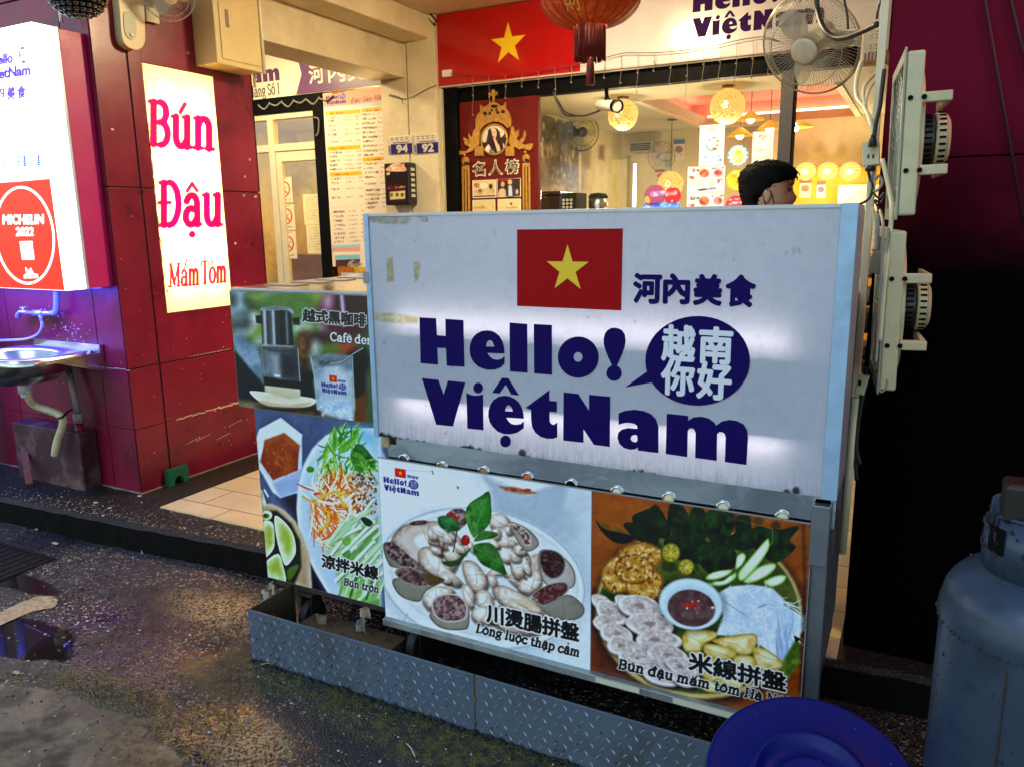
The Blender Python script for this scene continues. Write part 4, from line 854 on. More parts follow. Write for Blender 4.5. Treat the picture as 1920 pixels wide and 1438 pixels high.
def p6(cv): cv.ellipse(955,1340,110,85,'d83848'); cv.stroke([(890,1310),(1040,1290)], 14, 'f8d8d0', tex=('d83848', 3)); cv.stroke([(890,1345),(1040,1325)], 24, 'ffe8e0', tex=('d83848', 5))
wposter('round_sticker', 'red round sticker with pale lettering low on the window', 'sticker', 1359, 366, 1400, 408, p6, 'd83848', True)
def p7(cv): cv.ellipse(160,1260,96,96,'9a4468'); cv.stroke([(130,1250),(240,1240)], 50, 'e0c0d8', tex=('9a60a0', 6)); cv.ellipse(70,1330,30,60,'e0a838')
wposter('round_sticker', 'dusky purple round sticker low on the window', 'sticker', 1208, 347, 1248, 387, p7, '9a4468', True)
def p8(cv): cv.ellipse(325,1265,80,80,'c81c2c'); cv.stroke([(270,1250),(350,1235)], 46, 'f0a8a8', tex=('c83040', 5)); cv.ellipse(320,1320,8,12,'f8e8e0')
wposter('round_sticker', 'red round sticker overlapping the purple one on the window', 'sticker', 1245.5, 352, 1277, 383, p8, 'c81c2c', True)
def p9(cv): cv.poly([(30,1335),(390,1318),(390,1380),(30,1390)], '3c7cf0', tex=('a8d8ff', 8)); cv.ellipse(90,1345,40,24,'8858a8')
wposter('blue_strip', 'blue and violet strip sticker under the round stickers', 'sticker', 1206, 379.5, 1274, 392, p9, '3c7cf0')

# ---- camera over the window
cc = thing('security_camera', 'white bullet camera hanging under the black window header', 'camera', tuple(at(1137, 208, 'y', 5.3)))
p, q = at(1124, 197, 'y', 5.30), at(1157, 200, 'y', 5.12); WP = M('white_plastic', (.8,.78,.7), .4)
mb = MB(); mb.cyl(p, q, .036, .036, 20); mb.build('body', WP, cc, bevel=.004); d = (q-p).normalized()
mb = MB(); mb.cyl(q-d*.03, q+d*.012, .040, .043, 20, caps=False); mb.cyl(q-d*.02, q-d*.012, .034, .034, 20); mb.build('lens_hood', BLK, cc)
mb = MB(); r = at(1137, 168, 'y', 5.36); mb.cyl(p.lerp(q, .45), r, .012, .014, 10); mb.ball(p.lerp(q, .45)+Vector((0,0,.035)), .02, 8); mb.build('bracket', BLK, cc)
mb = MB(); mb.tube(smoothl([at(u, v, 'y', 5.34) for u, v in ((1036,172),(1050,196),(1062,212),(1090,218),(1115,212),(1128,206))], 6), .006, 6); mb.tube(smoothl([at(u, v, 'y', 5.34) for u, v in ((1036,172),(1048,198),(1060,216),(1080,218))], 6), .007, 6); mb.build('cable', MATS['black_cable'], cc)

# ================================================================ INSIDE: lamps, fans, kitchen
WARM = (1., .82, .54)
def point(parent, loc, e, col=WARM, r=.06, name='lamp_light'):
    l = bpy.data.lights.new(name, 'POINT'); l.energy = e; l.color = col; l.shadow_soft_size = r; o = bpy.data.objects.new(name, l); COL.objects.link(o); put(o, loc, parent); return o
WICK = M('wicker', (.55,.36,.10), .6, var=.3, vs=40, emit=(1,.62,.16), es=.35)
def woven_lamp(label, u, v, y, r, cord_z=2.6, e=8.5):
    c = at(u, v, 'y', y); t = thing('woven_lamp', label, 'pendant lamp', (c.x, c.y, c.z-r), 'woven ball pendants in the shop')
    mb = MB()
    for k in range(46):
        n = Vector(RS.normal(size=3)).normalized(); x, yv, d = basis(n); rr = r*RS.uniform(.97, 1.03); h = RS.uniform(-.55, .55)*r; q = sqrt(rr*rr-h*h)
        mb.tube([c+d*h+x*q*cos(2*pi*i/22)+yv*q*sin(2*pi*i/22) for i in range(22)], .0042, 4, True)
    mb.build('woven_shade', WICK, t)
    mb = MB(); mb.ball(c, r*.86, 12); mb.build('paper_liner', emat('liner_glow', (1., .52, .10), .42), t)
    b = MB(); b.ball(c+Vector((0,-r*.55,0)), r*.36, 10); b.build('bulb', emat('bulb_glow', (1, .84, .45), 4), t)
    b = MB(); b.tube([(c.x, c.y, c.z+r), (c.x, c.y, cord_z)], .004, 6); b.cyl((c.x, c.y, cord_z-.012), (c.x, c.y, cord_z-.001), .05, .05, 20); b.build('cord', M('brown_cord', (.12,.07,.03), .6), t)
    if e: point(t, (c.x, c.y-.02, c.z-r-.05), e, r=.1)
woven_lamp('glowing woven ball pendant left of the window centre', 1168, 216, 6.7, .125)
woven_lamp('larger glowing woven ball pendant right of the window centre', 1364, 200, 6.6, .132)
woven_lamp('glowing woven pendant on a long cord behind the red sticker', 1257, 346, 8.4, .13, e=7)
for i, u in enumerate((1511, 1552, 1594)):
    c = at(u, 322, 'y', 9.05); t = thing('globe_lamp', ('leftmost', 'middle', 'rightmost')[i]+' of three glowing globe lamps before the yellow wall', 'pendant lamp', (c.x, c.y, c.z-.1), 'globe lamps before the yellow wall')
    mb = MB(); mb.ball(c, .105, 14, 1, 1, .92); mb.build('globe', emat('globe_glow', (1, .66, .14), .62), t)
    mb = MB(); mb.ball(c+Vector((0,-.07,-.005)), .05, 8, 1, .8, .8); mb.build('bulb', emat('bulb_glow', (1, .84, .45), 4), t)
    mb = MB()
    for k in range(7): a = -60+20*k; mb.lathe([(.106*cos(radians(a)), .106*.92*sin(radians(a))-.001), (.108*cos(radians(a)), .106*.92*sin(radians(a))+.002)], c, n=24)
    mb.cyl(c+Vector((0,0,.1)), (c.x, c.y, 2.11), .004, .004, 6); mb.cyl((c.x,c.y,2.10),(c.x,c.y,2.118),.035,.035,16); mb.build('cord', MATS['brown_cord'], t)
    point(t, c+Vector((0,-.2,-.15)), 5)
for u, v, lab in ((1408, 224, 'wide yellow cone lamp right of the larger woven ball'), (1388, 254, 'yellow cone lamp low behind the certificate row'), (1444, 241, 'yellow cone lamp beside the window post')):
    c = at(u, v, 'y', 8.0); t = thing('cone_lamp', lab, 'pendant lamp', (c.x, c.y, c.z-.03), 'yellow cone lamps in the shop')
    mb = MB(); mb.lathe([(.02,.07),(.125,-.01),(.121,-.014),(.018,.062)], c, n=32); mb.build('shade', M('yellow_shade', (.7,.42,.02), .5, emit=(1,.55,.05), es=.15), t)
    mb = MB(); mb.ball(c+Vector((0,-.02,-.005)), .04, 8); mb.build('bulb', emat('bulb_glow', (1, .84, .45), 4), t)
    mb = MB(); mb.cyl(c+Vector((0,0,.07)), (c.x,c.y,2.88), .004, .004, 6); mb.build('cord', MATS['brown_cord'], t)
c = at(1490, 240, 'y', 7.2); t = thing('spot_lamp', 'small bright spot lamp just right of the black window post', 'lamp', tuple(c)); mb = MB(); mb.ball(c, .034, 8); mb.build('bulb', emat('bulb_bright', (1, .88, .6), 25), t)
mb = MB(); mb.cyl(c+Vector((.0,0,.03)), (c.x, c.y, 2.86), .005, .005, 6); mb.lathe([(.02,.04),(.10,.006),(.096,.0)], c+Vector((.05,.02,0)), n=28); mb.build('shade', MATS['yellow_shade'], t)

def wall_fan(name, label, c, nrm, R, hub_col, ring_col, wall_x, wall_y=None, group=None, wires=48):
    c = Vector(c); nrm = Vector(nrm).normalized(); x, y, d = basis(nrm); t = thing(name, label, 'fan', tuple(c-Vector((0,0,R))), group)
    mb = MB(); mb.tube([c+x*R*cos(2*pi*i/40)+y*R*sin(2*pi*i/40) for i in range(40)], R*.022, 6, True)
    for fr, h in ((.97, .06), (.72, .24)): mb.tube([c+d*R*h+x*R*fr*cos(2*pi*i/36)+y*R*fr*sin(2*pi*i/36) for i in range(36)], R*.011, 5, True)
    for i in range(wires):
        a = 2*pi*i/wires; e = x*cos(a)+y*sin(a); tw = x*cos(a+.35)+y*sin(a+.35)
        mb.tube([c+tw*R*.27+d*R*.30, c+(x*cos(a+.2)+y*sin(a+.2))*R*.72+d*R*.25, c+e*R*.97+d*R*.06, c+e*R], R*.0055, 3)
        mb.tube([c+e*R, c+e*R*.9-d*R*.2, c+e*R*.4-d*R*.28], R*.0055, 3)
    mb.build('cage', ring_col, t)
    mb = MB()
    for k in range(3):
        a0 = 2*pi*k/3; pts = []; m = 7
        for j in range(m+1):
            f = j/m; rr = R*(.16+.68*f); wd = .55*sin(pi*(.15+.75*f))*(.9-.25*f)
            for s in (-1, 1): a = a0+s*wd; pts.append(c+x*rr*cos(a)+y*rr*sin(a)+d*R*(.0+.10*s))
        mb.add(pts, [(2*j, 2*j+1, 2*j+3, 2*j+2) for j in range(m)], True)
    mb.build('blades', M('fan_blade', (.55,.50,.36), .3, var=.1, alpha=.75), t)
    mb = MB(); mb.lathe([(0,R*.34),(R*.2,R*.335),(R*.27,R*.31),(R*.275,R*.27),(0,R*.26)], c, tuple(d), 28); mb.build('badge', hub_col, t)
    mb = MB(); mb.cyl(c-d*R*.1, c-d*R*.75, R*.24, R*.2, 20); mb.cyl(c+d*R*.26, c-d*R*.1, R*.1, R*.12, 12); mb.build('motor', hub_col, t, bevel=.006)
    w_ = Vector((wall_x, c.y+.03, c.z-R*.1)) if wall_y is None else Vector((c.x, wall_y, c.z-R*.1)); mb = MB(); mb.bar(c-d*R*.5, w_, .03, .045); mb.obox(w_, *(((.008,0,0), (0,.04,0)) if wall_y is None else ((.04,0,0), (0,.008,0))), (0,0,.09)); mb.build('bracket', hub_col, t, bevel=.004)
    return t
wall_fan('wall_fan', 'dark framed wall fan seen through the window against mottled steel', at(1090, 249, 'y', 8.0), (.62,-.78,-.05), .19, M('dark_fan', (.05,.06,.07), .4), M('dark_ring', (.04,.035,.03), .4), -3.38, wires=26)
wall_fan('wall_fan', 'pale ringed wall fan deeper in the shop, left of the leaflet', at(1240, 294, 'y', 9.2), (.6,-.8,0), .165, M('grey_fan', (.35,.38,.38), .4), M('grey_ring', (.25,.24,.2), .4), -3.38, 9.49, wires=20)
# tube light (vertical) and kitchen
t = at(1190, 345, 'y', 8.9); o = MB(); o.cyl((t.x, 8.9, t.z-.26), (t.x, 8.9, t.z+.22), .016, .016, 12); o = o.build('tube_light', emat('cool_tube', (.85,.92,1.), 7)); tag(o, 'upright white tube light by the doorway inside the shop', 'tube light')
ac = thing('air_conditioner', 'grey wall air conditioner high on the pale back wall, left of the pale fan', 'air conditioner', tuple(at(1202, 288, 'y', 9.3)))
a, b = at(1181, 287, 'y', 9.3), at(1224, 263, 'y', 9.3); mb = MB(); mb.box(a.x, b.x, 9.28, 9.499, a.z, b.z); mb.build('case', M('ac_grey', (.34,.33,.28), .4), ac, bevel=.015); mb = MB(); [mb.box(a.x+.02, b.x-.02, 9.276, 9.2795, a.z+.02+.022*i, a.z+.03+.022*i) for i in range(4)]; mb.build('louvre', BLK, ac)
dr = thing('inner_door', 'pale wooden door in the back wall left of the white tube light', 'door', tuple(at(1155, 400, 'y', 9.45)))
a, b = at(1141, 420, 'y', 9.45), at(1176, 298, 'y', 9.45); mb = MB(); mb.box(a.x, b.x, 9.46, 9.499, a.z, b.z); mb.build('leaf', M('pale_door', (.80,.72,.46), .5), dr, bevel=.004); mb = MB(); mb.box(a.x-.03, a.x-.001, 9.45, 9.499, a.z, b.z+.03); mb.box(b.x+.001, b.x+.03, 9.45, 9.499, a.z, b.z+.03); mb.build('frame', M('door_frame', (.42,.34,.18), .5), dr)
for i, (u0, v0, u1, v1, cs, lab) in enumerate(((1228,318,1246,342,('d8d0b8','b04030','e8c060'),'small red and yellow poster on the pale back wall beside the air conditioner'), (1262,262,1284,300,('e6e0cc','4878a0','c86a40'),'blue headed poster on the pale back wall behind the long-corded pendant'), (1498,336,1522,372,('f0e4b0','b8502c','7a8c3c'),'menu picture on the yellow wall under the leftmost globe lamp'), (1530,340,1549,372,('f4ecd0','c03828','3c5c80'),'red topped poster on the yellow wall under the middle globe lamp'))):
    a, b = at(u0, v1, 'y', 9.485), at(u1, v0, 'y', 9.485); cv = Canvas('y', 9.485, a.x, b.x, a.z, b.z, .006, cs[0]); cv.crop(0, 0, 1.); h = v1-v0; cv.poly([(u0,v0),(u1,v0-1),(u1,v0+h*.22),(u0,v0+h*.24)], cs[1]); cv.ellipse((u0+u1)/2, v0+h*.5, (u1-u0)*.34, h*.18, cs[2], tex=(cs[1], 3))
    for k in range(3): cv.stroke([(u0+3,v0+h*(.74+.08*k)),(u1-4,v0+h*(.73+.08*k))], 1.4, '8a7c60', tex=(cs[0], 2))
    tag(cv.build('wall_poster', print_mat('photo_print', .4)), lab, 'poster', 'posters on the shop walls')
kc = thing('kitchen_counter', 'steel kitchen counter behind the window', 'counter', (-2.7, 6.1, ZW)); ST = M('brushed_steel', (.55,.55,.54), .28, metal=1, var=.15, vs=30)
mb = MB(); mb.box(-3.3, -2.05, 5.8, 6.5, ZW, 1.62); mb.build('body', ST, kc, bevel=.006); mb = MB(); mb.box(-3.35, -2.02, 5.77, 6.52, 1.622, 1.65); mb.build('worktop', ST, kc, bevel=.004)
def kp(u, v, y=6.0): return at(u, v, 'y', y)
a, b = kp(1008, 390), kp(1056, 366); ov = thing('countertop_oven', 'dark countertop oven behind the window, near the gold board', 'oven', ((a.x+b.x)/2, 6.0, 1.65)); mb = MB(); mb.box(a.x, b.x, 5.95, 6.3, 1.65, b.z); mb.build('body', M('oven_dark', (.05,.035,.02), .35), ov, bevel=.01); mb = MB(); mb.box(a.x-.01, b.x+.01, 5.93, 6.32, b.z+.001, b.z+.03); mb.build('lid', ST, ov, bevel=.006)
a, b = kp(1056, 390), kp(1083, 362); cr = thing('cup_rack', 'black rack of white cups between oven and rice cooker', 'rack', ((a.x+b.x)/2, 6.0, 1.65)); mb = MB(); mb.box(a.x, b.x, 5.96, 6.2, 1.65, b.z); mb.build('frame', BLK, cr, bevel=.005); mb = MB()
for i in range(3):
    for j in range(3): mb.cyl((a.x+.025+.033*i, 5.958, 1.672+.028*j), (a.x+.025+.033*i, 5.945, 1.672+.028*j), .011, .011, 8)
mb.build('cups', WP, cr)
c = kp(1113, 385); rc = thing('rice_cooker', 'steel and black rice cooker behind the window', 'rice cooker', (c.x, 6.1, 1.65)); mb = MB(); mb.lathe([(.07,0),(.078,.02),(.078,.085),(.07,.09)], (c.x,6.1,1.65), n=32); mb.build('body', ST, rc); mb = MB(); mb.lathe([(.08,.091),(.08,.105),(.06,.128),(0,.135)], (c.x,6.1,1.65), n=32); mb.build('lid', BLK, rc)
c = kp(1008, 356); yk = MB(); yk.lathe([(.03,0),(.045,.02),(.05,.07),(.03,.1),(.012,.13),(0,.135)], (c.x+.02, 5.9, 1.651), n=20); yk = yk.build('squeeze_bottle', M('yellow_plastic', (.8,.5,.02), .4)); tag(yk, 'yellow squeeze bottle by the maroon board behind the window', 'bottle')

# ---- arcade lamp and red lantern
al = thing('ceiling_lamp', 'round lit arcade ceiling lamp mirrored in the red fascia', 'ceiling lamp', (-1.75, 3.9, 3.0))
mb = MB(); mb.cyl((-1.75,3.9,3.05),(-1.75,3.9,3.094),.19,.19,32); mb.build('base', WP, al); mb = MB(); mb.lathe([(.18,.05),(.17,.02),(.1,.0),(0,-.006)], (-1.75,3.9,3.0), n=32); mb.build('diffuser', emat('ceiling_glow', (1,.80,.46), 125), al)
al2 = thing('ceiling_lamp', 'added round arcade lamp, unseen behind the crimson pillar, lighting the cream fascia', 'ceiling lamp', (-4.9, 4.5, 3.0))
mb = MB(); mb.cyl((-4.9,4.5,3.05),(-4.9,4.5,3.094),.19,.19,32); mb.build('base', WP, al2); mb = MB(); mb.lathe([(.18,.05),(.17,.02),(.1,.0),(0,-.006)], (-4.9,4.5,3.0), n=32); mb.build('diffuser', emat('added_lamp_glow_dim', (1,.80,.44), 60), al2)  # lamp added out of view to brighten the fascia under the beam
LR = M('lantern_red', (.24,.008,.002), .5, var=.3, vs=14, emit=(.6,.06,.0), es=.08, dirt=(.50,.17,.012), dirt_s=20, dirt_a=.9)
YL = 4.0; c = at(1107, -12, 'y', YL); Rw = .262; la = thing('red_lantern', 'red palace lantern with gold patches, fringe and tassel under the arcade ceiling', 'lantern', (c.x, YL, c.z-.3))
mb = MB(); n = 40; prof = [(Rw*sin(pi*i/24)**.8*(1) if 0 < i < 24 else 0, -.165*cos(pi*i/24)) for i in range(2, 23)]; mb.lathe(prof, c, n=48); mb.build('body', LR, la)
mb = MB()
for k in range(24): a = 2*pi*k/24; mb.tube([c+Vector((r*1.004*cos(a), r*1.004*sin(a), h)) for r, h in prof], .002, 4)
mb.build('ribs', M('lantern_rib', (.2,.012,.004), .5), la)
zb = at(1107, 45, 'y', YL).z
mb = MB(); mb.lathe([(.078,.025),(.084,.02),(.084,-.006),(.078,-.012)], (c.x,YL,zb), n=32); mb.lathe([(.08,.0),(.09,.06)], (c.x,YL,c.z+.16), n=32); mb.build('gold_ring', M('lantern_gold', (.6,.36,.06), .3, metal=.7), la)
mb = MB()
for k in range(70): a = 2*pi*k/70; r = .076+RS.uniform(-.003,.003); mb.tube([(c.x+r*cos(a), YL+r*sin(a), zb-.01), (c.x+r*1.02*cos(a), YL+r*1.02*sin(a), zb-.17-RS.uniform(0,.012))], .0035, 4)
mb.build('fringe', M('red_silk', (.16,.003,.006), .5, var=.3, vs=40), la)
p = at(1107, 112, 'y', YL); mb = MB(); mb.cyl((p.x,YL,zb), (p.x,YL,p.z), .003, .003, 6); mb.ball((p.x,YL,p.z), .011, 8); mb.lathe([(.012,0),(.02,-.03),(.024,-.125),(0,-.126)], (p.x,YL,p.z), n=16); mb.build('tassel', MATS['red_silk'], la)
mb = MB(); mb.cyl((c.x,YL,c.z+.16), (c.x,YL,3.094), .004, .004, 6); mb.build('cord', MATS['brown_cord'], la)
mb = MB(); (xx) = at(1083, 18, 'y', YL-.235), at(1130, 10, 'y', YL-.235); V, F = text_fit('財', .085, 0., wide=.085); q = at(1110, 12, 'y', YL-.23)
V = V-np.array([.0425, 0]); vs = []
for a_, b_ in V:
    z = q.z-c.z+b_; i = np.interp(z, [h for _, h in prof], [r for r, _ in prof]); th = a_/max(i, .05)-pi/2-.02
    vs.append((c.x+(i+.004)*cos(th), YL+(i+.004)*sin(th), c.z+z))
mb.add(vs, F); mb.build('gold_character', M('gold_ink', (.75,.5,.1), .4), la)
# ================================================================ SHOP 94: fascia, menu, plates, stickers
YN = 5.41
f94 = thing('fascia_sign', 'cream and purple fascia sign under the beam, above the glazed door', 'sign', (-4.7, YN, 2.65))
mb = MB(); mb.box(-5.95, -3.905, YN, YN+.038, 2.652, 3.088); mb.build('panel', M('fascia_cream', (.75,.70,.58), .35, var=.04), f94)
TS = crop(470, 100, 3.268)
mb = MB(); q = [at(u, v, 'y', YN) for u, v in TS([(270,35),(313,130),(280,250)])]
mb.prism([(q[0].x, YN, 3.085), (q[1].x, YN, q[1].z), (q[2].x, YN, 2.655), (-3.91, YN, 2.655), (-3.91, YN, 3.085)], (0, -.003, 0)); mb.build('purple_band', M('plum_vinyl', (.13,.045,.15), .35, var=.05), f94)
mb = MB(); kx = (at(*TS([(178,160)])[0], 'y', YN).x-at(*TS([(15,185)])[0], 'y', YN).x); 
am = LOGO['word'][-3:]; xs_ = [p[0] for c in am for p in c]; zs_ = [p[1] for c in am for p in c]; sc = kx/(max(xs_)-min(xs_)); b0 = at(*TS([(15,188)])[0], 'y', YN)
flat_sheet(mb, *curve_tris(contours=[[(b0.x+(p[0]-min(xs_))*sc, b0.z+(p[1]-min(zs_))*sc) for p in c] for c in am]), YN); mb.build('shop_name', M('plum_ink', (.10,.03,.11), .4), f94)
mb = MB()
for s, x0, x1, y0, y1, h in (('河',362,450,190,182,112),('內',480,580,182,172,108),('美',600,700,172,160,112)): text_on(mb, s, TS, (x0,y0), (x1,y1), h, YN-.003, .045)
mb.build('chinese_lettering', M('cream_ink', (.8,.75,.6), .4), f94)
def ser_mesh(mb, string, a, b, h, y, th=.0015):
    S, wd = serif_strokes(string); q = (b.x-a.x)/wd; hh = h/.5
    for ww, pts in S:
        w2 = ww*(q+hh)/4; P = [Vector((a.x+p[0]*q, y, a.z+(b.z-a.z)*p[0]/wd+p[1]*hh)) for p in pts]
        for i in range(len(P)-1):
            d = (P[i+1]-P[i]); d = d.normalized() if d.length > 1e-6 else Vector((0,0,1)); nrm = Vector((-d.z, 0, d.x))*w2; e = d*w2*.4
            mb.prism([P[i]-e-nrm, P[i+1]+e-nrm, P[i+1]+e+nrm, P[i]-e+nrm], (0, -th-.0001*(i % 7), 0))
mb = MB(); ser_mesh(mb, 'Hàng Số 1', at(*TS([(-6,275)])[0], 'y', YN), at(*TS([(182,248)])[0], 'y', YN), .062, YN); mb.build('small_lettering', M('dark_ink', (.05,.03,.04), .5), f94)

# menu board
def menu():
    YMn = 5.40; cv = Canvas('y', YMn, -4.575, -3.905, 1.2, 2.635, .0045, 'f3e6d2'); cv.crop(470, 100, 3.268)
    cv.poly([(430,260),(850,180),(850,300),(440,345)], 'efa58c', soft=.5); cv.poly([(440,333),(850,296),(850,318),(440,357)], 'b4d4dc', soft=.5)
    A = [(455,362),(670,336)]; 
    def band(x0, x1, y0, y1): cv.poly([(x0,y0),(x1,y1),(x1+1,y1+24),(x0+2,y0+26)], 'f4b818', soft=.5); cv.stroke([(x0+30,y0+14),(x0+110,y0+9)], 11, '8a5a14', tex=('f4b818', 2.2)); cv.stroke([(x0+120,y0+9),(x0+160,y0+6)], 5, 'b07c1c', tex=('f4b818', 2))
    band(458,672,358,346); band(680,850,340,326); band(470,672,574,564); band(686,852,642,630); band(484,680,733,724)
    red = 'c8604a'
    for ys, dx in (([398,416,446,474,502,545],0), ([612,636,662,688,714],12), ([772,796,836,888],22), ([975,1002,1030,1056,1082,1108,1134,1158],36)):
        for k, y in enumerate(ys): x = 476+dx+(y-ys[0])*.05; L_ = RS.randint(34, 66); cv.stroke([(x,y),(x+L_,y-2)], 13, '5c4c3c', tex=('f3e6d2', 1.9), alpha=.9); cv.stroke([(x+88,y-4),(x+88+RS.randint(30,64),y-7)], 8, '8c7c68', tex=('f3e6d2', 1.6), alpha=.8); cv.stroke([(x+166,y-9),(x+184,y-10)], 10, red, tex=('f3e6d2', 1.8), alpha=.7)
    for ys, dx in (([378,404,432,460,488,516,542,570,600,626],0), ([680,708,734,762,802,842,870,896,922,948],14)):
        for k, y in enumerate(ys): x = 684+dx+(y-ys[0])*.05; L_ = RS.randint(44, 84); cv.stroke([(x,y),(x+L_,y-3)], 13, '5c4c3c', tex=('f3e6d2', 1.9), alpha=.9); cv.stroke([(x+96,y-6),(x+160,y-10)], 7, '8c7c68', tex=('f3e6d2', 1.6), alpha=.8)
    for y in (735, 950): cv.stroke([(480,y-175 if y < 800 else y),(680,y-185 if y < 800 else y-12)], 1.5, 'c8b8a0')
    cv.poly([(500,1180),(670,1172),(670,1192),(500,1200)], '98d8e8'); cv.poly([(500,1196),(670,1188),(670,1216),(500,1218)], 'efa58c'); cv.poly([(505,1222),(670,1218),(670,1240),(508,1246)], 'f6efe2'); cv.poly([(515,1240),(670,1236),(670,1260),(518,1264)], '78cce0')
    cv.poly([(520,1268),(670,1262),(670,1420),(525,1420)], '5a2018', tex=('3a140e', 10)); cv.ellipse(640,1300,45,32,'e8e0d0', tex=('403020', 8)); cv.poly([(540,1330),(570,1310),(600,1345),(590,1365),(555,1360)], '6c8a34', sm=2); cv.ellipse(620,1340,30,18,'2c3c18')
    cv.serif('Đặc Sản Hà Nội', (612,306), (866,276), 18, '4a3428', slant=.25, bold=1.1)
    paint_logo_at(cv, (462, 288), (584, 306))
    o = cv.build('menu_board', print_mat('menu_print', .5), None); tag(o, 'tall menu board with orange heading and yellow bars left of the column', 'menu board')
menu()
# number plates
for k, (u0, u1, v0, v1, num) in enumerate(((729,773.5,254,291,'94'),(777,822.5,251,290,'92'))):
    a, b = at(u0, v1, 'y', 5.298), at(u1, v0, 'y', 5.298); t = thing('number_plate', 'blue and white house number plate reading '+num+' on the cream column', 'number plate', ((a.x+b.x)/2, 5.298, a.z), 'house number plates')
    if k == 0: a.x = max(a.x, -3.895)
    mid = a.z+(b.z-a.z)*.56; mb = MB(); mb.box(a.x, b.x, 5.292, 5.2985, a.z, b.z); mb.build('plate', M('plate_white', (.66,.62,.50), .35), t, bevel=.004)
    mb = MB(); mb.box(a.x+.028, b.x-.003, 5.2905, 5.2915, a.z+.003, mid); mb.build('blue_field', M('plate_blue', (.010,.012,.16), .35), t)
    mb = MB(); V, F = text_fit(num, (mid-a.z)*.72, 0., wide=(b.x-a.x)*.44); sheet_bold(mb, V, F, (a.x+(b.x-a.x)*.36, 5.2905, a.z+(mid-a.z)*.15), b=.004); mb.build('number', M('plate_white', (.66,.62,.50), .35), t)
    mb = MB()
    for i in range(4):
        x_ = a.x+.03+i*(b.x-a.x-.05)/4; z_ = mid+(b.z-mid)*.42; h_ = (b.z-mid)*.4
        mb.box(x_, x_+.026, 5.2905, 5.2915, z_+h_*.8, z_+h_); mb.box(x_+.004, x_+.022, 5.2905, 5.2915, z_+h_*.3, z_+h_*.5); mb.box(x_+.01, x_+.016, 5.2905, 5.2915, z_, z_+h_*.28)
    mb.box(a.x+.05, b.x-.03, 5.2905, 5.2915, mid+.006, mid+.014); mb.box(a.x+.004, a.x+.022, 5.2905, 5.2915, a.z+.01, mid-.01); mb.build('street_marks', M('plate_grey', (.18,.18,.24), .4), t)
# letter box (black card box)
a, b = at(724, 386, 'y', 5.20), at(779, 304, 'y', 5.20); TL = crop(590, 150, 5.53)
lb = thing('letter_box', 'black leaflet box with an orange card on top, under the number plates', 'letter box', ((a.x+b.x)/2, 5.25, a.z))
q1 = at(766, 306, 'y', 5.19); mb = MB(); mb.box(a.x, q1.x, 5.19, 5.297, a.z, b.z); mb.build('body', M('box_black', (.012,.012,.013), .35), lb, bevel=.012)
cv = Canvas('y', 5.189, a.x+.012, q1.x-.012, a.z+.01, b.z-.005, .004, '0e0e10'); cv.crop(590, 150, 5.53)
cv.poly([(750,915),(860,850),(945,915),(935,950),(750,950)], 'e8a070', sm=2, tex=('f4ead8', 6)); cv.stroke([(800,900),(930,880)], 16, 'd86a30', tex=('f0d8b8', 4)); cv.poly([(745,965),(785,962),(775,990),(745,990)], 'e8d8a8'); cv.poly([(765,1090),(945,1085),(950,1270),(770,1275)], '3c1410'); cv.stroke([(770,1125),(790,1120)], 30, 'c03828', tex=('3c1410', 3)); cv.stroke([(845,1118),(925,1110)], 22, 'd8a078', tex=('602018', 3)); cv.poly([(778,1165),(938,1150),(938,1235),(782,1245)], 'd8d090')
for x in (800, 855, 908): cv.ellipse(x, 1195, 17, 20, '302c1c', tex=('9a9468', 3))
cv.build('front_print', print_mat('box_print', .35), lb)
mb = MB()
for i in range(6): z = a.z+.06+i*.04; mb.box(q1.x+.0005, q1.x+.0025, 5.215, 5.265, z, z+.022)
mb.build('side_marks', M('plate_white', (.66,.62,.50), .35), lb)
# no smoking stickers, paper notice
for k, (v0, v1, u0, u1) in enumerate(((332,381,517,546.5),(383,432,521,551),(434,485,524,554))):
    a, b = at(u0, v1, 'y', YG+.025), at(u1, v0, 'y', YG+.025); cx, cyv = (u0+u1)/2, (v0+v1)/2-1
    cv = Canvas('y', YG+.025, a.x, b.x, a.z, b.z, .0045, 'efe6c0'); cv.crop(0, 0, 1.); cv.stroke(ell(cx, cyv, 11, 14, 30)+ell(cx, cyv, 11, 14, 30)[:1], 2.4, 'd04a30'); cv.stroke([(cx-8,cyv-9),(cx+8,cyv+9)], 2.2, 'd04a30'); cv.stroke([(cx-2,cyv+6),(cx+5,cyv-5)], 1.6, 'b0a080'); cv.stroke([(cx-10,v0+5),(cx+8,v0+2)], 2.2, 'd88060', tex=('efe6c0', 1.4)); cv.stroke([(cx-11,v1-4),(cx+12,v1-6)], 2.4, '806848', tex=('efe6c0', 1.4))
    tag(cv.build('no_smoking_sticker', print_mat('sticker_print', .5)), ('topmost', 'middle', 'lowest')[k]+' of three no-smoking stickers on the glazed door', 'sticker', 'no-smoking stickers')
for k, (u0, v0, u1, v1) in enumerate(((571,364,600,422),(577,422,606,476))):
    a, b = at(u0, v1, 'y', YG+.025), at(u1, v0, 'y', YG+.025); cv = Canvas('y', YG+.025, a.x, b.x, a.z, b.z, .0045, 'f2e8b4'); cv.crop(0,0,1.)
    for y in np.arange(v0+7, v1-6, 5): cv.stroke([(u0+3,y),(u0+16+RS.randint(0,9),y-1)], 1.5, 'a89868', tex=('f2e8b4', 1.4), alpha=.8)
    tag(cv.build('paper_notice', print_mat('sticker_print', .5)), ('upper', 'lower')[k]+' cream paper notice on the glass beside the black post', 'notice', 'paper notices')

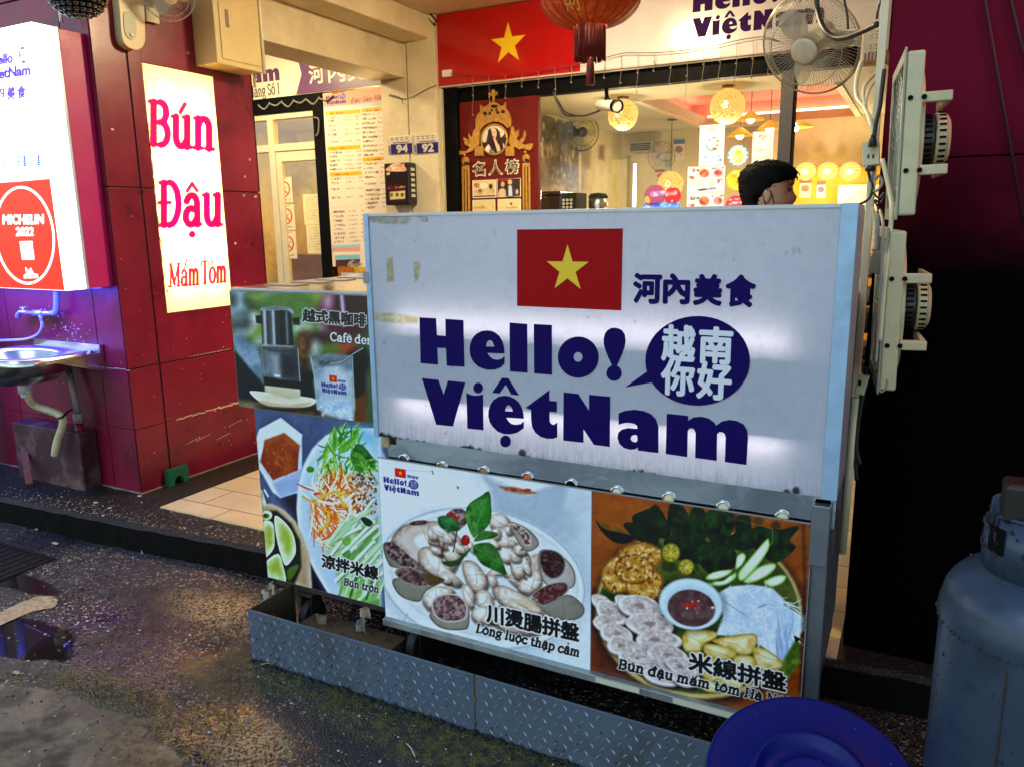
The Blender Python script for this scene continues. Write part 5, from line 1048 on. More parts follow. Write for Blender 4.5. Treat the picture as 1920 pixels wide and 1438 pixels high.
# ================================================================ SIGNS ON THE PILLAR
# white light box facing the street
YL0, XL1, ZL0, ZL1 = 2.395, -3.715, 1.252, 2.488
ls = thing('light_box_sign', 'glaring white light box sign with red award panel over the hand basin', 'sign', (-4.3, 2.5, ZL0))
YD = 2.522
mb = MB(); mb.box(-4.95, XL1, YD, PY0-.001, ZL0+.004, ZL1-.004); mb.build('casing', M('magenta_casing', (.50,.010,.14), .4, var=.06), ls, bevel=.003)
mb = MB(); mb.box(-4.945, XL1+.004, YD-.016, YD-.0015, ZL0, ZL1); mb.build('rim', M('pale_alu', (.55,.62,.68), .35, metal=.3), ls, bevel=.002)
WHT = emat('sign_white', (.80, .90, 1.0), 3.2)
mb = MB(); mb.box(-4.94, XL1, YL0+.0015, YD-.017, ZL0+.002, ZL1-.002); mb.build('lit_side', emat('sign_side', (.80,.90,1.), 1.7), ls, bevel=.004)
cv = Canvas('y', YL0, -4.94, XL1-.001, ZL0+.004, ZL1-.004, .0035, (1,1,1)); cv.crop(0, 300, 5.532)
cv.poly([(-400,270),(518,197),(672,1358),(-400,1345)], 'e01404', soft=.5)
e_ = _c = ell(255, 785, 300, 500, 60, -.115); P_ = e_+e_[:1]; cv.stroke(P_, 20, (1,1,1))
cv.text('MICHELIN', (32,668), (450,662), 92, (1,1,1), offset=.05); cv.text('2022', (168,790), (346,788), 84, (1,1,1), offset=.05)
cv.poly([(204,850),(335,846),(340,925),(345,940),(356,1034),(230,1037),(216,940)], (1,1,1), soft=1.)
for y_ in (880, 938, 985): cv.stroke([(215,y_),(262,y_-2)], 3, 'ff6a50', alpha=.5)
cv.poly([(248,1230),(250,1195),(275,1185),(262,1115),(300,1155),(318,1120),(350,1185),(392,1190),(395,1225)], (1,1,1))
cv.crop(0, 20, 4.792)
INKS = '2a1874'
cv.text('ello', (-14,487), (112,468), 88, INKS, offset=.07); cv.stroke([(131,378),(133,415)], 9, '9890d0')
cv.ellipse(207,402,38,76,INKS, rot=-.08); cv.text('越', (182,398), (208,395), 48, (1,1,1), offset=.03); cv.text('南', (212,395), (238,392), 48, (1,1,1), offset=.03); cv.text('你', (184,455), (210,452), 48, (1,1,1), offset=.03); cv.text('好', (214,452), (240,449), 48, (1,1,1), offset=.03)
cv.text('ietNam', (-28,618), (268,578), 92, INKS, offset=.075)
cv.text('內', (-40,790), (36,782), 100, '34189a', offset=.05); cv.text('美', (66,804), (132,797), 115, '34189a', offset=.05); cv.text('食', (156,797), (228,788), 115, '34189a', offset=.045)
for k in range(5): cv.stroke([(60+k*55,1095-k*12),(86+k*55,1088-k*12)], 12, '5878a8', tex=((1,1,1), 2.2)); cv.stroke([(62+k*55,1060-k*12),(80+k*55,1056-k*12)], 9, '6888b8', tex=((1,1,1), 2.2))
for i, x in enumerate((-46, 12, 82, 142, 200, 262, 326)):
    y = 1428-.09*(x+46); ik = '4a90d0' if i < 2 else ('1c60a8' if i < 4 else '082c78')
    for a_ in ((0,-92,38,-96), (8,-70,30,-72), (2,-46,44,-50), (20,-88,24,-8), (6,-24,40,-28), (4,-4,44,-8)):
        if RS.uniform() < (.5 if i < 4 else .9): cv.stroke([(x+a_[0],y+a_[1]),(x+a_[2],y+a_[3])], 13, ik)
cv.build('lit_face', print_mat('sign_face', .4, emit=1.9), ls)
# emission-only strength for the lit face is carried by the print itself
bl = MB(); bl.box(-4.9, XL1-.06, 2.605, 2.63, ZL0-.006, ZL0+.003); bl = bl.build('led_strip', emat('led_violet', (.12, .07, 1.), 1.2), ls)
_al = bpy.data.lights.new('led_light', 'AREA'); _al.shape = 'RECTANGLE'; _al.size = 1.1; _al.size_y = .10; _al.energy = 10; _al.color = (.05, .04, 1.); _al.spread = radians(150)
_ao = bpy.data.objects.new('led_light', _al); COL.objects.link(_ao); put(_ao, (-4.33, 2.49, ZL0-.012), ls); _ao.rotation_euler = (radians(32), 0, 0)

# tall warm light box on the pillar's side
bs_ = thing('light_box_sign', 'tall glowing white light box reading Bún Đậu Mắm Tôm in pink', 'sign', (PX, 3.165, 1.088))
Y0b, Y1b, Z0b, Z1b = 2.937, 3.40, 1.089, 2.393
mb = MB(); XX = PX-.096; DX = .096
mb.box(XX, XX+.003, Y0b, Y1b, Z0b, Z1b)
for a in ((Y0b, Y0b+.004, Z0b, Z1b), (Y1b-.004, Y1b, Z0b, Z1b), (Y0b+.0041, Y1b-.0041, Z0b, Z0b+.004), (Y0b+.0041, Y1b-.0041, Z1b-.004, Z1b)): mb.box(XX+.0031, XX+DX-.002, *a)
mb.build('tray', M('tray_white', (.85,.80,.66), .6, var=.03), bs_)
mb = MB()
for y in (Y0b+.12, Y1b-.12): mb.cyl((XX+.028, y, Z0b+.12), (XX+.028, y, Z1b-.12), .012, .012, 12)
mb.build('tube_lamps', emat('warm_tube', (1., .69, .22), 34), bs_)
cv = Canvas('x', XX+DX, Y0b, Y1b, Z0b, Z1b, .0035, (.93,.93,.92)); cv.crop(240, 150, 3.425); PK = 'b00044'
cv.serif('Bún', (128,412), (560,448), 190, PK, bold=1.45); cv.serif('Đậu', (196,935), (608,930), 190, PK, bold=1.45)
cv.serif('Mắm', (262,1330), (462,1314), 100, 'a80830', bold=1.3); cv.serif('Tôm', (470,1312), (636,1296), 100, 'a80830', bold=1.3)
cv.build('lit_face', print_mat('bun_face', .5, translucent=.75), bs_)
mb = MB()
for k in range(9): z = 2.05-k*.1+RS.uniform(-.03,.03); mb.tube([(XX+DX+.0015, Y0b+RS.uniform(-.004,.006), z+.06*j/3) for j in range(4)], .0022, 4)
for k in range(4): p = at(312+k*3, 545-k*9, 'x', XX+DX+.001); mb.tube([p, p+Vector((.002, .012, -.012))], .004, 4)
mb.build('torn_edge', M('torn_black', (.02,.01,.01), .7), bs_)

# wall fixtures near the top of the pillar
WB = thing('wall_lamp', 'cream capsule shaped wall unit with a grey-green panel on the crimson pillar', 'wall unit', tuple(at(236, 92, 'y', 2.75)))
def capsule(mb, T_pts, y, th): poly_pl(mb, lambda q: q, T_pts, y, th)
TA = crop(0, 0, 2.996); XU = PX+.05
def poly_px(mb, T, pts, x, th):
    V, F = curve_tris(contours=[[(p.y, p.z) for p in (at(u, v, 'x', x) for u, v in T(pts))]]); n = len(V); vs = [(x+th, a, b) for a, b in V]+[(x, a, b) for a, b in V]
    cnt = {(f[i], f[(i+1) % len(f)]) for f in F for i in range(len(f))}
    mb.add(vs, list(F)+[(a, b, b+n, a+n) for a, b in cnt if (b, a) not in cnt])
mb = MB(); poly_px(mb, TA, smoothc([(636,-70),(755,-70),(772,20),(779,200),(774,255),(750,282),(718,286),(672,262),(650,215),(640,100)], 5), PX+.001, .049); mb.build('shell', M('cream_plastic', (.66,.54,.26), .35, var=.05), WB, bevel=.012, seg=3)
mb = MB(); poly_px(mb, TA, smoothc([(700,70),(740,66),(758,95),(764,190),(752,220),(728,222),(702,190),(692,110)], 4), XU, .004); mb.build('panel', M('sage_plastic', (.40,.43,.28), .4), WB)
mb = MB(); (u, v), = TA([(740, 198)]); p = at(u, v, 'x', XU+.004); mb.cyl(p, p+Vector((.006,0,0)), .011, .009, 14); mb.build('button', MATS['cream_plastic'], WB)
c = at(143, -12, 'y', 2.42); bk = thing('woven_ball', 'black woven ball hanging above the white light box', 'hanging basket', (c.x, c.y, c.z-.16))
mb = MB(); mb.ball(c, .112, 12, 1, 1, .85); mb.build('core', BLK, bk)
mb = MB()
for i in range(12):
    ph = -80+i*14; z = .098*sin(radians(ph)); r = .116*cos(radians(ph)); m = max(8, int(30*cos(radians(ph))))
    for k in range(m): a = 2*pi*(k+.5*(i % 2))/m; mb.ball(c+Vector((r*cos(a), r*sin(a), z)), .0125, 4, 1.15, 1.15, .75)
mb.build('weave', M('black_cane', (.02,.018,.016), .22, var=.4, vs=50), bk)
mb = MB(); mb.tube([c+Vector((0,0,.1)), (c.x, c.y, 3.09)], .004, 6); mb.build('cord', MATS['black_cable'], bk)
mb = MB(); p = at(115, 42, 'y', 2.60); mb.cyl(p, p+Vector((0,0,.07)), .009, .009, 8); mb = mb.build('white_hook', M('pale_pipe', (.6,.55,.5), .5)); tag(mb, 'short pale pipe stub above the white light box', 'pipe')
wall_fan('wall_fan', 'pale wall fan cut by the top edge between capsule unit and meter box', at(317, -8, 'y', 2.98)+Vector((0,0,0)), (.75,-.45,-.5), .125, M('fan_cream', (.62,.55,.36), .4), M('fan_wire', (.5,.45,.36), .35, metal=.4), PX+.02)
# meter box
a = at(482, 140, 'x', PX+.17); mbx = thing('meter_box', 'cream steel meter box on the crimson pillar above the glowing light box', 'meter box', (PX+.085, 3.5, 2.42))
yb0, yb1, zb0 = 3.285, 3.62, 2.43; xf = PX+.17
mb = MB(); mb.box(PX+.001, xf, yb0, yb1, zb0, 2.98); mb.build('case', M('beige_steel', (.60,.48,.22), .38, var=.08), mbx, bevel=.005)
mb = MB(); mb.box(xf+.001, xf+.006, yb0+.035, yb1-.012, zb0+.03, 2.96); mb.build('door', MATS['beige_steel'], mbx, bevel=.003)
mb = MB(); mb.box(xf+.0065, xf+.011, yb0+.075, yb0+.098, zb0+.20, zb0+.29); mb.build('latch', M('latch_grey', (.22,.2,.16), .3, metal=.6), mbx, bevel=.006)
mb = MB(); mb.tube([(PX+.16, 3.64, 2.43), (PX+.16, 3.64, 3.09)], .012, 8); mb.tube([(PX+.09, 3.63, 2.36), (PX+.1, 3.64, 3.09)], .008, 8); mb.build('conduit', CF, mbx)

# ================================================================ HAND BASIN
SS = M('basin_steel', (.60,.60,.60), .22, metal=1, var=.12, vs=20, dirt=(.2,.18,.16), dirt_s=10, dirt_a=.5)
sk = thing('hand_basin', 'stainless steel hand basin with a bent cream waste pipe under the white light box', 'basin', (-4.2, 2.5, .8))
zs = .915; cx, cyk = -4.15, 2.42
mb = MB()
ring = []; n = 48
def out(t): a = 2*pi*t/n; return (cx+.30*np.sign(cos(a))*abs(cos(a))**.45, cyk+.225*np.sign(sin(a))*abs(sin(a))**.55)
rad = [(1.0,-.03),(1.0,0.),(.96,.004),(.80,.0),(.76,-.02),(.62,-.10),(.35,-.135),(0.06,-.14)]
vs = []; fs = []
for i in range(n):
    a = 2*pi*i/n; ox, oy = out(i)
    for k, (s, h) in enumerate(rad):
        ix, iy = cx-.02+.30*cos(a), cyk-.02+.20*sin(a); f = min(1, max(0, (s-.76)/.2)); x = (ox-cx)*s*f+(ix-cx)*s*(1-f)*1.1; y = (oy-cyk)*s*f+(iy-cyk)*s*(1-f)*1.0; vs.append((cx+x, cyk+y, zs+h))
k = len(rad)
for i in range(n):
    A, B = i*k, ((i+1) % n)*k
    for j in range(k-1): fs.append((A+j, A+j+1, B+j+1, B+j))
mb.add(vs, fs, True)
mb.lathe([(.05,-.16),(.16,-.145),(.24,-.08),(.262,-.02)], (cx-.02, cyk-.02, zs), n=40)
mb.build('bowl', SS, sk)
mb = MB(); mb.box(cx-.28, cx+.295, 2.632, 2.656, zs-.015, zs+.03); mb.prism([(cx+.292, 2.656, zs-.012), (cx+.292, 2.34, zs-.012), (cx+.292, 2.656, zs-.12)], (-.004,0,0)); mb.build('bracket', SS, sk, bevel=.004)
mb = MB(); mb.cyl((cx-.02, cyk-.02, zs-.215), (cx-.02, cyk-.02, zs-.158), .034, .034, 16); mb.cyl((cx-.02, cyk-.02, zs-.235), (cx-.02, cyk-.02, zs-.216), .026, .026, 16); mb.build('drain_nut', M('drain_white', (.6,.6,.62), .4), sk)
TP = crop(0, 640, 4.794); P = [at(u, v, 'y', y) for (u, v), y in zip(TP([(250,425),(262,510),(310,570),(400,605),(500,640),(565,690),(560,770),(525,870),(505,950),(495,1020)]), (2.40,2.41,2.44,2.47,2.49,2.50,2.50,2.50,2.49,2.49))]
mb = MB(); mb.tube([(cx-.02, cyk-.02, zs-.23)]+smoothl(P, 5), .021, 12); mb.build('waste_pipe', M('cream_pvc', (.62,.54,.34), .4, var=.15, vs=20), sk)
mb = MB(); mb.tube(smoothl([at(u, v, 'y', 2.47) for u, v in TP([(525,690),(560,680),(600,640),(645,612)])], 4), .006, 6); mb.build('wire_tie', BLK, sk)
# taps
tp = thing('wall_tap', 'small blue-lit wall tap with side pipe and hose above the hand basin', 'tap', tuple(at(100, 600, 'y', 2.6)))
TF = crop(0, 480, 2.996); PV = M('tap_metal', (.45,.5,.55), .35, metal=.6, var=.2)
q = lambda u, v, y=2.61: pt(TF, (u, v), y)
mb = MB(); mb.tube(smoothl([q(318,200), q(318,270), q(312,318), q(290,322)], 4), .016, 10); mb.build('supply_pipe', M('blue_grey_pvc', (.20,.32,.42), .4), tp)
mb = MB(); mb.tube([q(300,322), q(130,320)], .011, 10); mb.cyl(q(245,322), q(190,322), .018, .018, 12); mb.cyl(q(232,330), q(232,362), .013, .012, 12); mb.tube(smoothl([q(150,318), q(118,316), q(104,328), q(98,346)], 4), .013, 10); mb.cyl(q(132,310), q(132,292), .007, .007, 8); mb.bar(q(116,291), q(150,288), .012, .008); mb.build('tap_body', PV, tp)
mb = MB(); mb.tube(smoothl([q(234,362), q(236,400), q(215,440), q(160,466), q(80,474), q(-40,478), q(-120,480)], 5), .009, 8); mb.build('hose', M('grey_hose', (.45,.46,.48), .45), tp)
# plinth, red pipe, loose pipe
pb = MB(); a, b = at(38, 905, 'y', 2.55), at(146, 812, 'y', 2.55); pb.box(a.x, b.x, 2.55, 2.655, ZW-.01, b.z); pb = pb.build('plinth_block', M('crimson_plinth', (.05,.008,.014), .7, var=.4, vs=12, dirt=(.20,.13,.11), dirt_s=6, dirt_a=.7), bevel=.008); tag(pb, 'stained crimson plinth block under the hand basin', 'plinth')
rpz = thing('standpipe', 'crimson painted pipe with grey joint at the foot of the wall right of the plinth', 'pipe', tuple(at(155, 910, 'y', 2.6)))
mb = MB(); mb.cyl(at(157, 912, 'y', 2.6), at(148, 792, 'y', 2.6), .022, .022, 12); mb.build('pipe', CRIM, rpz); mb = MB(); mb.cyl(at(148.5, 792, 'y', 2.6), at(146, 774, 'y', 2.6), .028, .028, 12); mb.cyl(at(146, 774, 'y', 2.6), at(128, 690, 'y', 2.62), .016, .016, 10); mb.build('joint', M('grey_pvc', (.24,.22,.23), .5), rpz)
mb = MB(); mb.bar(at(55, 908, 'y', 2.45), at(38, 800, 'y', 2.62), .035, .02); o = mb.build('rusty_strip', M('rust_strip', (.22,.07,.02), .7, var=.4, vs=20)); tag(o, 'rusty strip leaning on the wall left of the plinth block', 'strip')
mb = MB(); mb.cyl((-5.05, 2.5, ZW), (-5.05, 2.5, 3.09), .055, .055, 20); mb.cyl((-4.92, 2.58, ZW), (-4.92, 2.58, 3.09), .03, .03, 16); o = mb.build('downpipe', M('blue_grey_paint', (.25,.30,.34), .5, var=.3, vs=4)); tag(o, 'grey downpipe rising behind the white light box at the far left', 'pipe')
# green trap box
gt = thing('drain_cover', 'small green trap with a round hole at the foot of the crimson pillar', 'trap', (PX+.03, 2.86, ZW)); a, b = at(306, 898, 'x', PX+.04), at(347, 880, 'x', PX+.04)
GR = M('trap_green', (.004,.10,.045), .5, var=.3, vs=30, bump=.4, bs=60); mb = MB(); V, F = curve_tris(contours=[[(2.80,.128),(2.935,.128),(2.935,.225),(2.80,.225)], [(2.868+.032*cos(t*pi/12), .128+.05*sin(t*pi/12)) for t in range(13)]][:1]+[[(2.868+.032*cos(t*pi/12), .1285+.05*sin(t*pi/12)) for t in range(13)]]); sheet(mb, V, F, (PX+.008,0,0), (0,1,0), (0,0,1), (.035,0,0)); mb.build('shell', GR, gt)
mb = MB(); mb.box(PX+.007, PX+.009, 2.81, 2.93, .131, .22); mb.build('hole', BLK, gt)
# ================================================================ FOOD CART
PLATE = M('painted_tread_plate', (.09,.12,.165), .42, metal=.15, var=.10, vs=6, dirt=(.06,.05,.045), dirt_s=4, dirt_a=.7)
SILV = M('cart_steel', (.52,.53,.54), .25, metal=1, var=.14, vs=12)
ALU = M('sign_alu', (.34,.50,.66), .4, metal=.2, var=.22, vs=14, dirt=(.22,.3,.38), dirt_s=9, dirt_a=.35)
cart = thing('food_cart', 'steel street food cart carrying the lit sign and food posters', 'food cart', (-1.1, 2.4, 0))
mb = MB(); mb.box(-2.165, -.165, 2.095, 2.70, .24, 1.30); mb.box(-1.52, -.17, 2.0, 2.094, .26, .92); mb.build('body', M('cart_body', (.16,.17,.19), .4, metal=.5, var=.2), cart, bevel=.004)
mb = MB(); mb.box(-2.262, -.16, 2.092, 2.73, 1.302, 1.332)
mb.build('counter_top', M('counter_steel', (.62,.60,.55), .22, metal=1, var=.1, vs=4), cart, bevel=.004)
mb = MB()
for k in range(4): mb.box(-2.20+.0*k, -2.05, 2.2+.14*k, 2.28+.14*k, 1.3325, 1.336)
mb.build('counter_mats', M('counter_mat', (.32,.27,.20), .6), cart)
mb = MB(); mb.box(-2.268, -.155, 2.732, 2.742, 1.30, 1.345); mb.build('counter_lip', SILV, cart)
# perforated chrome rail between the sign and the posters
z0r, z1r = .792, .905
mb = MB(); mb.box(-1.50, -.135, 1.990, 1.998, z0r, z1r); mb.build('chrome_rail', M('mirror_steel', (.60,.70,.78), .12, metal=1, var=.05, bump=1., bs=2.2), cart, bevel=.002)
mb = MB(); mb.box(-1.508, -1.478, 1.968, 1.978, .845, .905); mb.build('wood_block', M('pale_wood', (.45,.34,.17), .6, var=.3, vs=30), cart, bevel=.003)
for i, (u, v) in enumerate(((757,854),(829,868),(907,877),(989,888),(1071,902),(1157,915),(1254,927),(1356,944),(1467,962))):
    p = at(u, v+8, 'y', 1.9895); mb = MB(); mb.lathe([(.0195,0),(.020,.004),(.0155,.0055),(.0135,.001)], p, (0,-1,0), 22); rv = mb.build('ring_bolt', M('bright_chrome', (.75,.76,.78), .12, metal=1), cart)
    mb = MB(); mb.lathe([(.0134,.001),(.007,.0025),(0,.003)], p, (0,-1,0), 18); mb.build('bolt_core', (M('core_dark', (.03,.015,.01), .4), M('core_tan', (.34,.20,.07), .5), MATS['core_tan'], M('core_orange', (.65,.13,.03), .5), BLK, M('core_lit', (.85,.72,.45), .4), MATS['core_lit'], MATS['core_lit'], MATS['core_lit'])[i], rv)
mb = MB(); mb.box(-.188, -.146, 1.99, 2.03, .30, .87); mb.box(-.19, -.145, 1.96, 1.989, .70, .86); mb.build('corner_post', M('dull_steel', (.20,.22,.24), .4, metal=.7, var=.2), cart, bevel=.003)
mb = MB(); mb.box(-1.53, -.15, 1.955, 1.99, .215, .2385); mb.build('lower_rail', M('worn_rail', (.34,.37,.36), .4, metal=.5, var=.3, vs=8, dirt=(.05,.04,.03), dirt_s=7), cart, bevel=.002)
for u0, v0, u1, v1 in ((1117,1289,1199,1307),(1262,1312,1380,1345)):
    a, b = at(u0, v0, 'y', 1.953), at(u1, v1, 'y', 1.953); mb = MB(); mb.box(a.x, b.x, 1.950, 1.9545, .222, .238); mb.build('tape_strip', M('cream_tape', (.62,.60,.44), .5), cart)
# undercarriage, legs and castors
mb = MB(); mb.box(-2.16, -.17, 2.10, 2.69, .17, .238)
for x in (-2.08, -1.2, -.25): mb.box(x-.025, x+.025, 2.12, 2.17, .10, .17); mb.box(x-.025, x+.025, 2.62, 2.67, .10, .17)
mb.build('underframe', M('rusty_frame', (.05,.035,.025), .7, metal=.2, var=.5, vs=20), cart)
def castor(x, y):
    w = MB(); w.cyl((x-.018, y, .065), (x+.018, y, .065), .063, .063, 24); w.build('castor_wheel', M('castor_rubber', (.035,.03,.028), .6, var=.3, vs=20), cart, bevel=.006)
    b = MB(); b.box(x-.03, x-.022, y-.03, y+.03, .05, .168); b.box(x+.022, x+.03, y-.03, y+.03, .05, .168); b.box(x-.04, x+.04, y-.045, y+.045, .16, .1695); b.build('castor_fork', M('castor_metal', (.12,.10,.08), .4, metal=.8, var=.4, vs=20), cart, bevel=.002)
for x, y in ((-2.0, 2.12), (-1.50, 2.12), (-.3, 2.14), (-2.0, 2.62), (-.3, 2.62)): castor(x, y)

# --- lit sign box
zb_, zt_ = .893, 1.583; xl_, xr_ = -1.503, -.1315; yb_ = 2.15
LINER = M('white_liner', (.86,.85,.84), .6, var=.03)
sg = thing('lit_sign', 'big white light box sign on the cart with a red flag and indigo shop name', 'sign', (-.82, 2.0, zb_))
mb = MB(); mb.box(xl_+.001, xr_-.001, yb_-.004, yb_, zb_, zt_-.001)
for a in ((xl_+.001, xl_+.005, YS+.006, yb_-.0041, zb_, zt_-.001), (xr_-.005, xr_-.001, YS+.006, yb_-.0041, zb_, zt_-.001), (xl_+.0051, xr_-.0051, YS+.006, yb_-.0041, zb_, zb_+.004), (xl_+.0051, xr_-.0051, YS+.006, yb_-.0041, zt_-.005, zt_-.001)): mb.box(*a)
mb.build('case', M('grey_case', (.36,.34,.34), .4, metal=.2, var=.15, vs=5), sg)
mb = MB(); mb.box(xl_, xl_+.018, YS-.006, YS+.0055, zb_-.003, zt_+.002); mb.build('side_frame', ALU, sg, bevel=.0015)
mb = MB(); mb.box(xr_-.036, xr_, YS-.006, YS+.0055, zb_-.003, zt_+.002); mb.build('side_frame', ALU, sg, bevel=.0015)
mb = MB(); mb.box(xl_+.0185, xr_-.0365, YS-.004, YS+.0055, zt_-.008, zt_+.001); mb.build('top_frame', M('pale_trim2', (.62,.60,.55), .4), sg, bevel=.001)
mb = MB()
for z, y in ((1.268, YS+.042), (1.008, YS+.042)):
    mb.cyl((xl_+.10, y, z), (xr_-.13, y, z), .008, .008, 10)
mb.build('tube_lamps', emat('sign_tube', (1., .84, .82), 3.6), sg)
mb = MB()
for z in (1.232, .972+.05): mb.box(xl_+.03, xr_-.05, YS+.012, YS+.055, z, z+.003)
mb.build('lamp_shelf', LINER, sg)
mb = MB(); mb.box(xl_+.006, xr_-.006, yb_-.006, yb_-.0045, zb_+.005, zt_-.006); mb.box(xl_+.0055, xr_-.0055, YS+.008, yb_-.0065, zb_+.0045, zb_+.006); mb.box(xl_+.0055, xr_-.0055, YS+.008, yb_-.0065, zt_-.0075, zt_-.006); mb.build('liner', LINER, sg)
def poly_mat():
    m = print_mat('polycarbonate', .28, translucent=.40).copy(); m.name = 'ribbed_polycarbonate'; n = m.node_tree; P = n.nodes['Principled BSDF']
    tc = n.nodes.new('ShaderNodeTexCoord'); wv = n.nodes.new('ShaderNodeTexWave'); wv.bands_direction = 'X'; wv.inputs['Scale'].default_value = 42; n.links.new(tc.outputs['Object'], wv.inputs[0])
    b = n.nodes.new('ShaderNodeBump'); b.inputs['Strength'].default_value = .22; b.inputs['Distance'].default_value = .002; n.links.new(wv.outputs[0], b.inputs['Height']); n.links.new(b.outputs[0], P.inputs['Normal']); return m
cv = Canvas('y', YS, xl_+.0185, xr_-.0365, zb_, zt_-.0085, .003, (.85,.865,.91)); cv.crop(680, 380, 2.)
cv.grain(.02, 60, 3); cv.grain(.03, 5, 9)
TAPE = 'cfc8a4'
cv.poly([(88,210),(112,205),(118,295),(92,300)], TAPE, soft=1.5, tex=('b4ac88', 6)); cv.poly([(190,225),(216,222),(212,285),(196,300)], TAPE, soft=1.5, tex=('a8a080', 6)); cv.poly([(20,412),(120,416),(212,430),(205,456),(110,452),(24,438)], 'd4cfb4', soft=1.5, tex=('b8b190', 7)); cv.poly([(15,48),(160,45),(182,62),(165,82),(60,80),(20,70)], 'a8a498', soft=2, tex=('ccc8bc', 7)); cv.poly([(195,45),(240,45),(248,75),(225,72)], 'a09c92', soft=2, tex=('c8c4ba', 5))
_bl = (882+(1128-882)*((cv.U-680)*2-45)/1690)/2+380; _d = _bl-cv.V; _n = fbm(cv.U/4.5, cv.V/3., 21, 5); _m = fbm(cv.U/40, cv.V/60, 5, 3); _st = fbm(cv.U/2.2, cv.V/30, 8, 3)
_al = np.clip((np.clip(1-_d/(4+15*_m), 0, 1)*1.25-1.0+_n*1.05+(_m-.5)*.9)*2.6, 0, .92)*(_d < 26)+np.clip((_st-.52)*1.2, 0, .10)*np.clip(1-_d/60, 0, 1)
cv.C = cv.C*(1-_al[..., None])+np.array([.10,.105,.115])*_al[..., None]
_e = np.clip(fbm(cv.U/16, cv.V/16, 31, 5)-.5, 0, 1)*.12; cv.C = cv.C*(1-_e[..., None]*np.array([.8,.75,.6]))
for k in range(40): x, y = RS.uniform(40, 1700), RS.uniform(50, 860); cv.stroke([(x,y),(x+RS.normal()*14,y+RS.uniform(4,40))], RS.uniform(.8,2.), ['9a9aa2','c8c8cc','82828a'][k % 3], alpha=.45, soft=.7)
for k in range(26): t = RS.uniform(.25, 1); x = 45+1690*t; y = 882+246*t; cv.stroke([(x,y),(x+2,y-RS.uniform(20,70))], 3, '8a8c90', alpha=.35, soft=2)
for x, y in ((598,930),(1590,1080),(1625,1070)): cv.ellipse(x, y+10, 14, 16, '1a1c20', soft=2, alpha=.8)
for k in range(30): cv.ellipse(RS.uniform(40,1700), RS.uniform(60,900), RS.uniform(1.5,4), RS.uniform(1.5,4), '6c6c70', soft=1, alpha=.6)
for k in range(12): cv.ellipse(1600+RS.uniform(-20,40), 182+RS.uniform(-10,14), 3, 3, '8c8c90', soft=1, alpha=.6)
cv.build('front_panel', poly_mat(), sg)
logo_parts(lambda p: p, YS, sg, INK)
mb = MB(); a = at(685, 520, 'y', YS-.008); mb.box(a.x-.01, a.x+.012, YS-.0075, YS-.0065, a.z-.02, a.z+.016); mb.build('tape_patch', M('grey_tape', (.30,.30,.28), .6), sg)

# --- poster boards
def board(name, label, x0, x1, z0, z1, y, paint, edge=(.30,.31,.30), step=.0014, mt=.006, bg='ffffff', rough=.32):
    t = thing(name, label, 'poster', ((x0+x1)/2, y, z0), 'food posters on the cart')
    mb = MB(); mb.box(x0-.003, x1+.003, y+.0012, y+mt, z0-.003, z1+.003); mb.build('backing', M('board_edge%.2f' % edge[0], edge, .5, var=.3, vs=20), t, bevel=.001)
    cv = Canvas('y', y, x0, x1, z0, z1, step, bg); paint(cv); cv.punch(); cv.build('print', print_mat('poster_print', rough), t); return t
def strands(cv, n, x0, y0, x1, y1, cols, wd, ln, ang, spread, bend=.25, mask=None, soft=.5):
    for k in range(n):
        for _ in range(20):
            x, y = RS.uniform(x0, x1), RS.uniform(y0, y1)
            if mask is None or Canvas._inside(np.array(mask, float), np.array([x]), np.array([y]))[0]: break
        a = ang+RS.normal()*spread; L_ = ln*RS.uniform(.5, 1.2); b = a+RS.normal()*bend
        m = (x+L_*.5*cos(a), y+L_*.5*sin(a)); e = (m[0]+L_*.5*cos(b), m[1]+L_*.5*sin(b))
        cv.stroke([(x,y), m, e], [wd*.5, wd*RS.uniform(.7,1.2), wd*.35], cols[RS.randint(len(cols))], soft=soft, sm=4)
def leaf(cv, pts, c, vein, dark, cx=None):
    cv.poly(pts, c, sm=4, soft=.9, tex=(dark, 12), edge=(dark, 1.4)); a, b = pts[0], pts[len(pts)//2]; h_ = list(pts[:len(pts)//2+1]); mid_ = [(a[0]+(b[0]-a[0])*t, a[1]+(b[1]-a[1])*t) for t in (.75, .5, .25)]; cv.poly(h_+mid_, vein, soft=3.5, alpha=.32, tex=(c, 7)); cv.stroke([a, b], [2.6, 2, .8], vein, soft=.8, alpha=.75)
    for k in range(1, 5):
        t = k/5; m = (a[0]+(b[0]-a[0])*t, a[1]+(b[1]-a[1])*t)
        for q in (pts[max(1, int(len(pts)//2*t))], pts[-max(1, int(len(pts)//2*t))]): cv.stroke([m, (m[0]+(q[0]-m[0])*.7+(b[0]-a[0])*.06, m[1]+(q[1]-m[1])*.7+(b[1]-a[1])*.06)], 1.2, vein, alpha=.38, soft=.7)
def sausage(cv, side, face, sc, fc, fc2, rim='e4d8c8'):
    cv.poly(side, sc, sm=4, edge=('6c655a', 4)); cv.poly(face, rim, sm=4, soft=.8)
    c = np.mean(face, 0); inner = [tuple(c+(np.array(p)-c)*.9) for p in face]; cv.poly(inner, fc, sm=4, tex=(fc2, 4.5))
    k = np.array(inner); lo, hi = k.min(0), k.max(0)
    for _ in range(30):
        x, y = RS.uniform(lo[0], hi[0]), RS.uniform(lo[1], hi[1])
        if Canvas._inside(k, np.array([x]), np.array([y]))[0]: cv.ellipse(x, y, RS.uniform(2, 9), RS.uniform(2, 6), ['2a1618','7c5c5c','95787a','3c2020'][RS.randint(4)], soft=.9, alpha=.6)
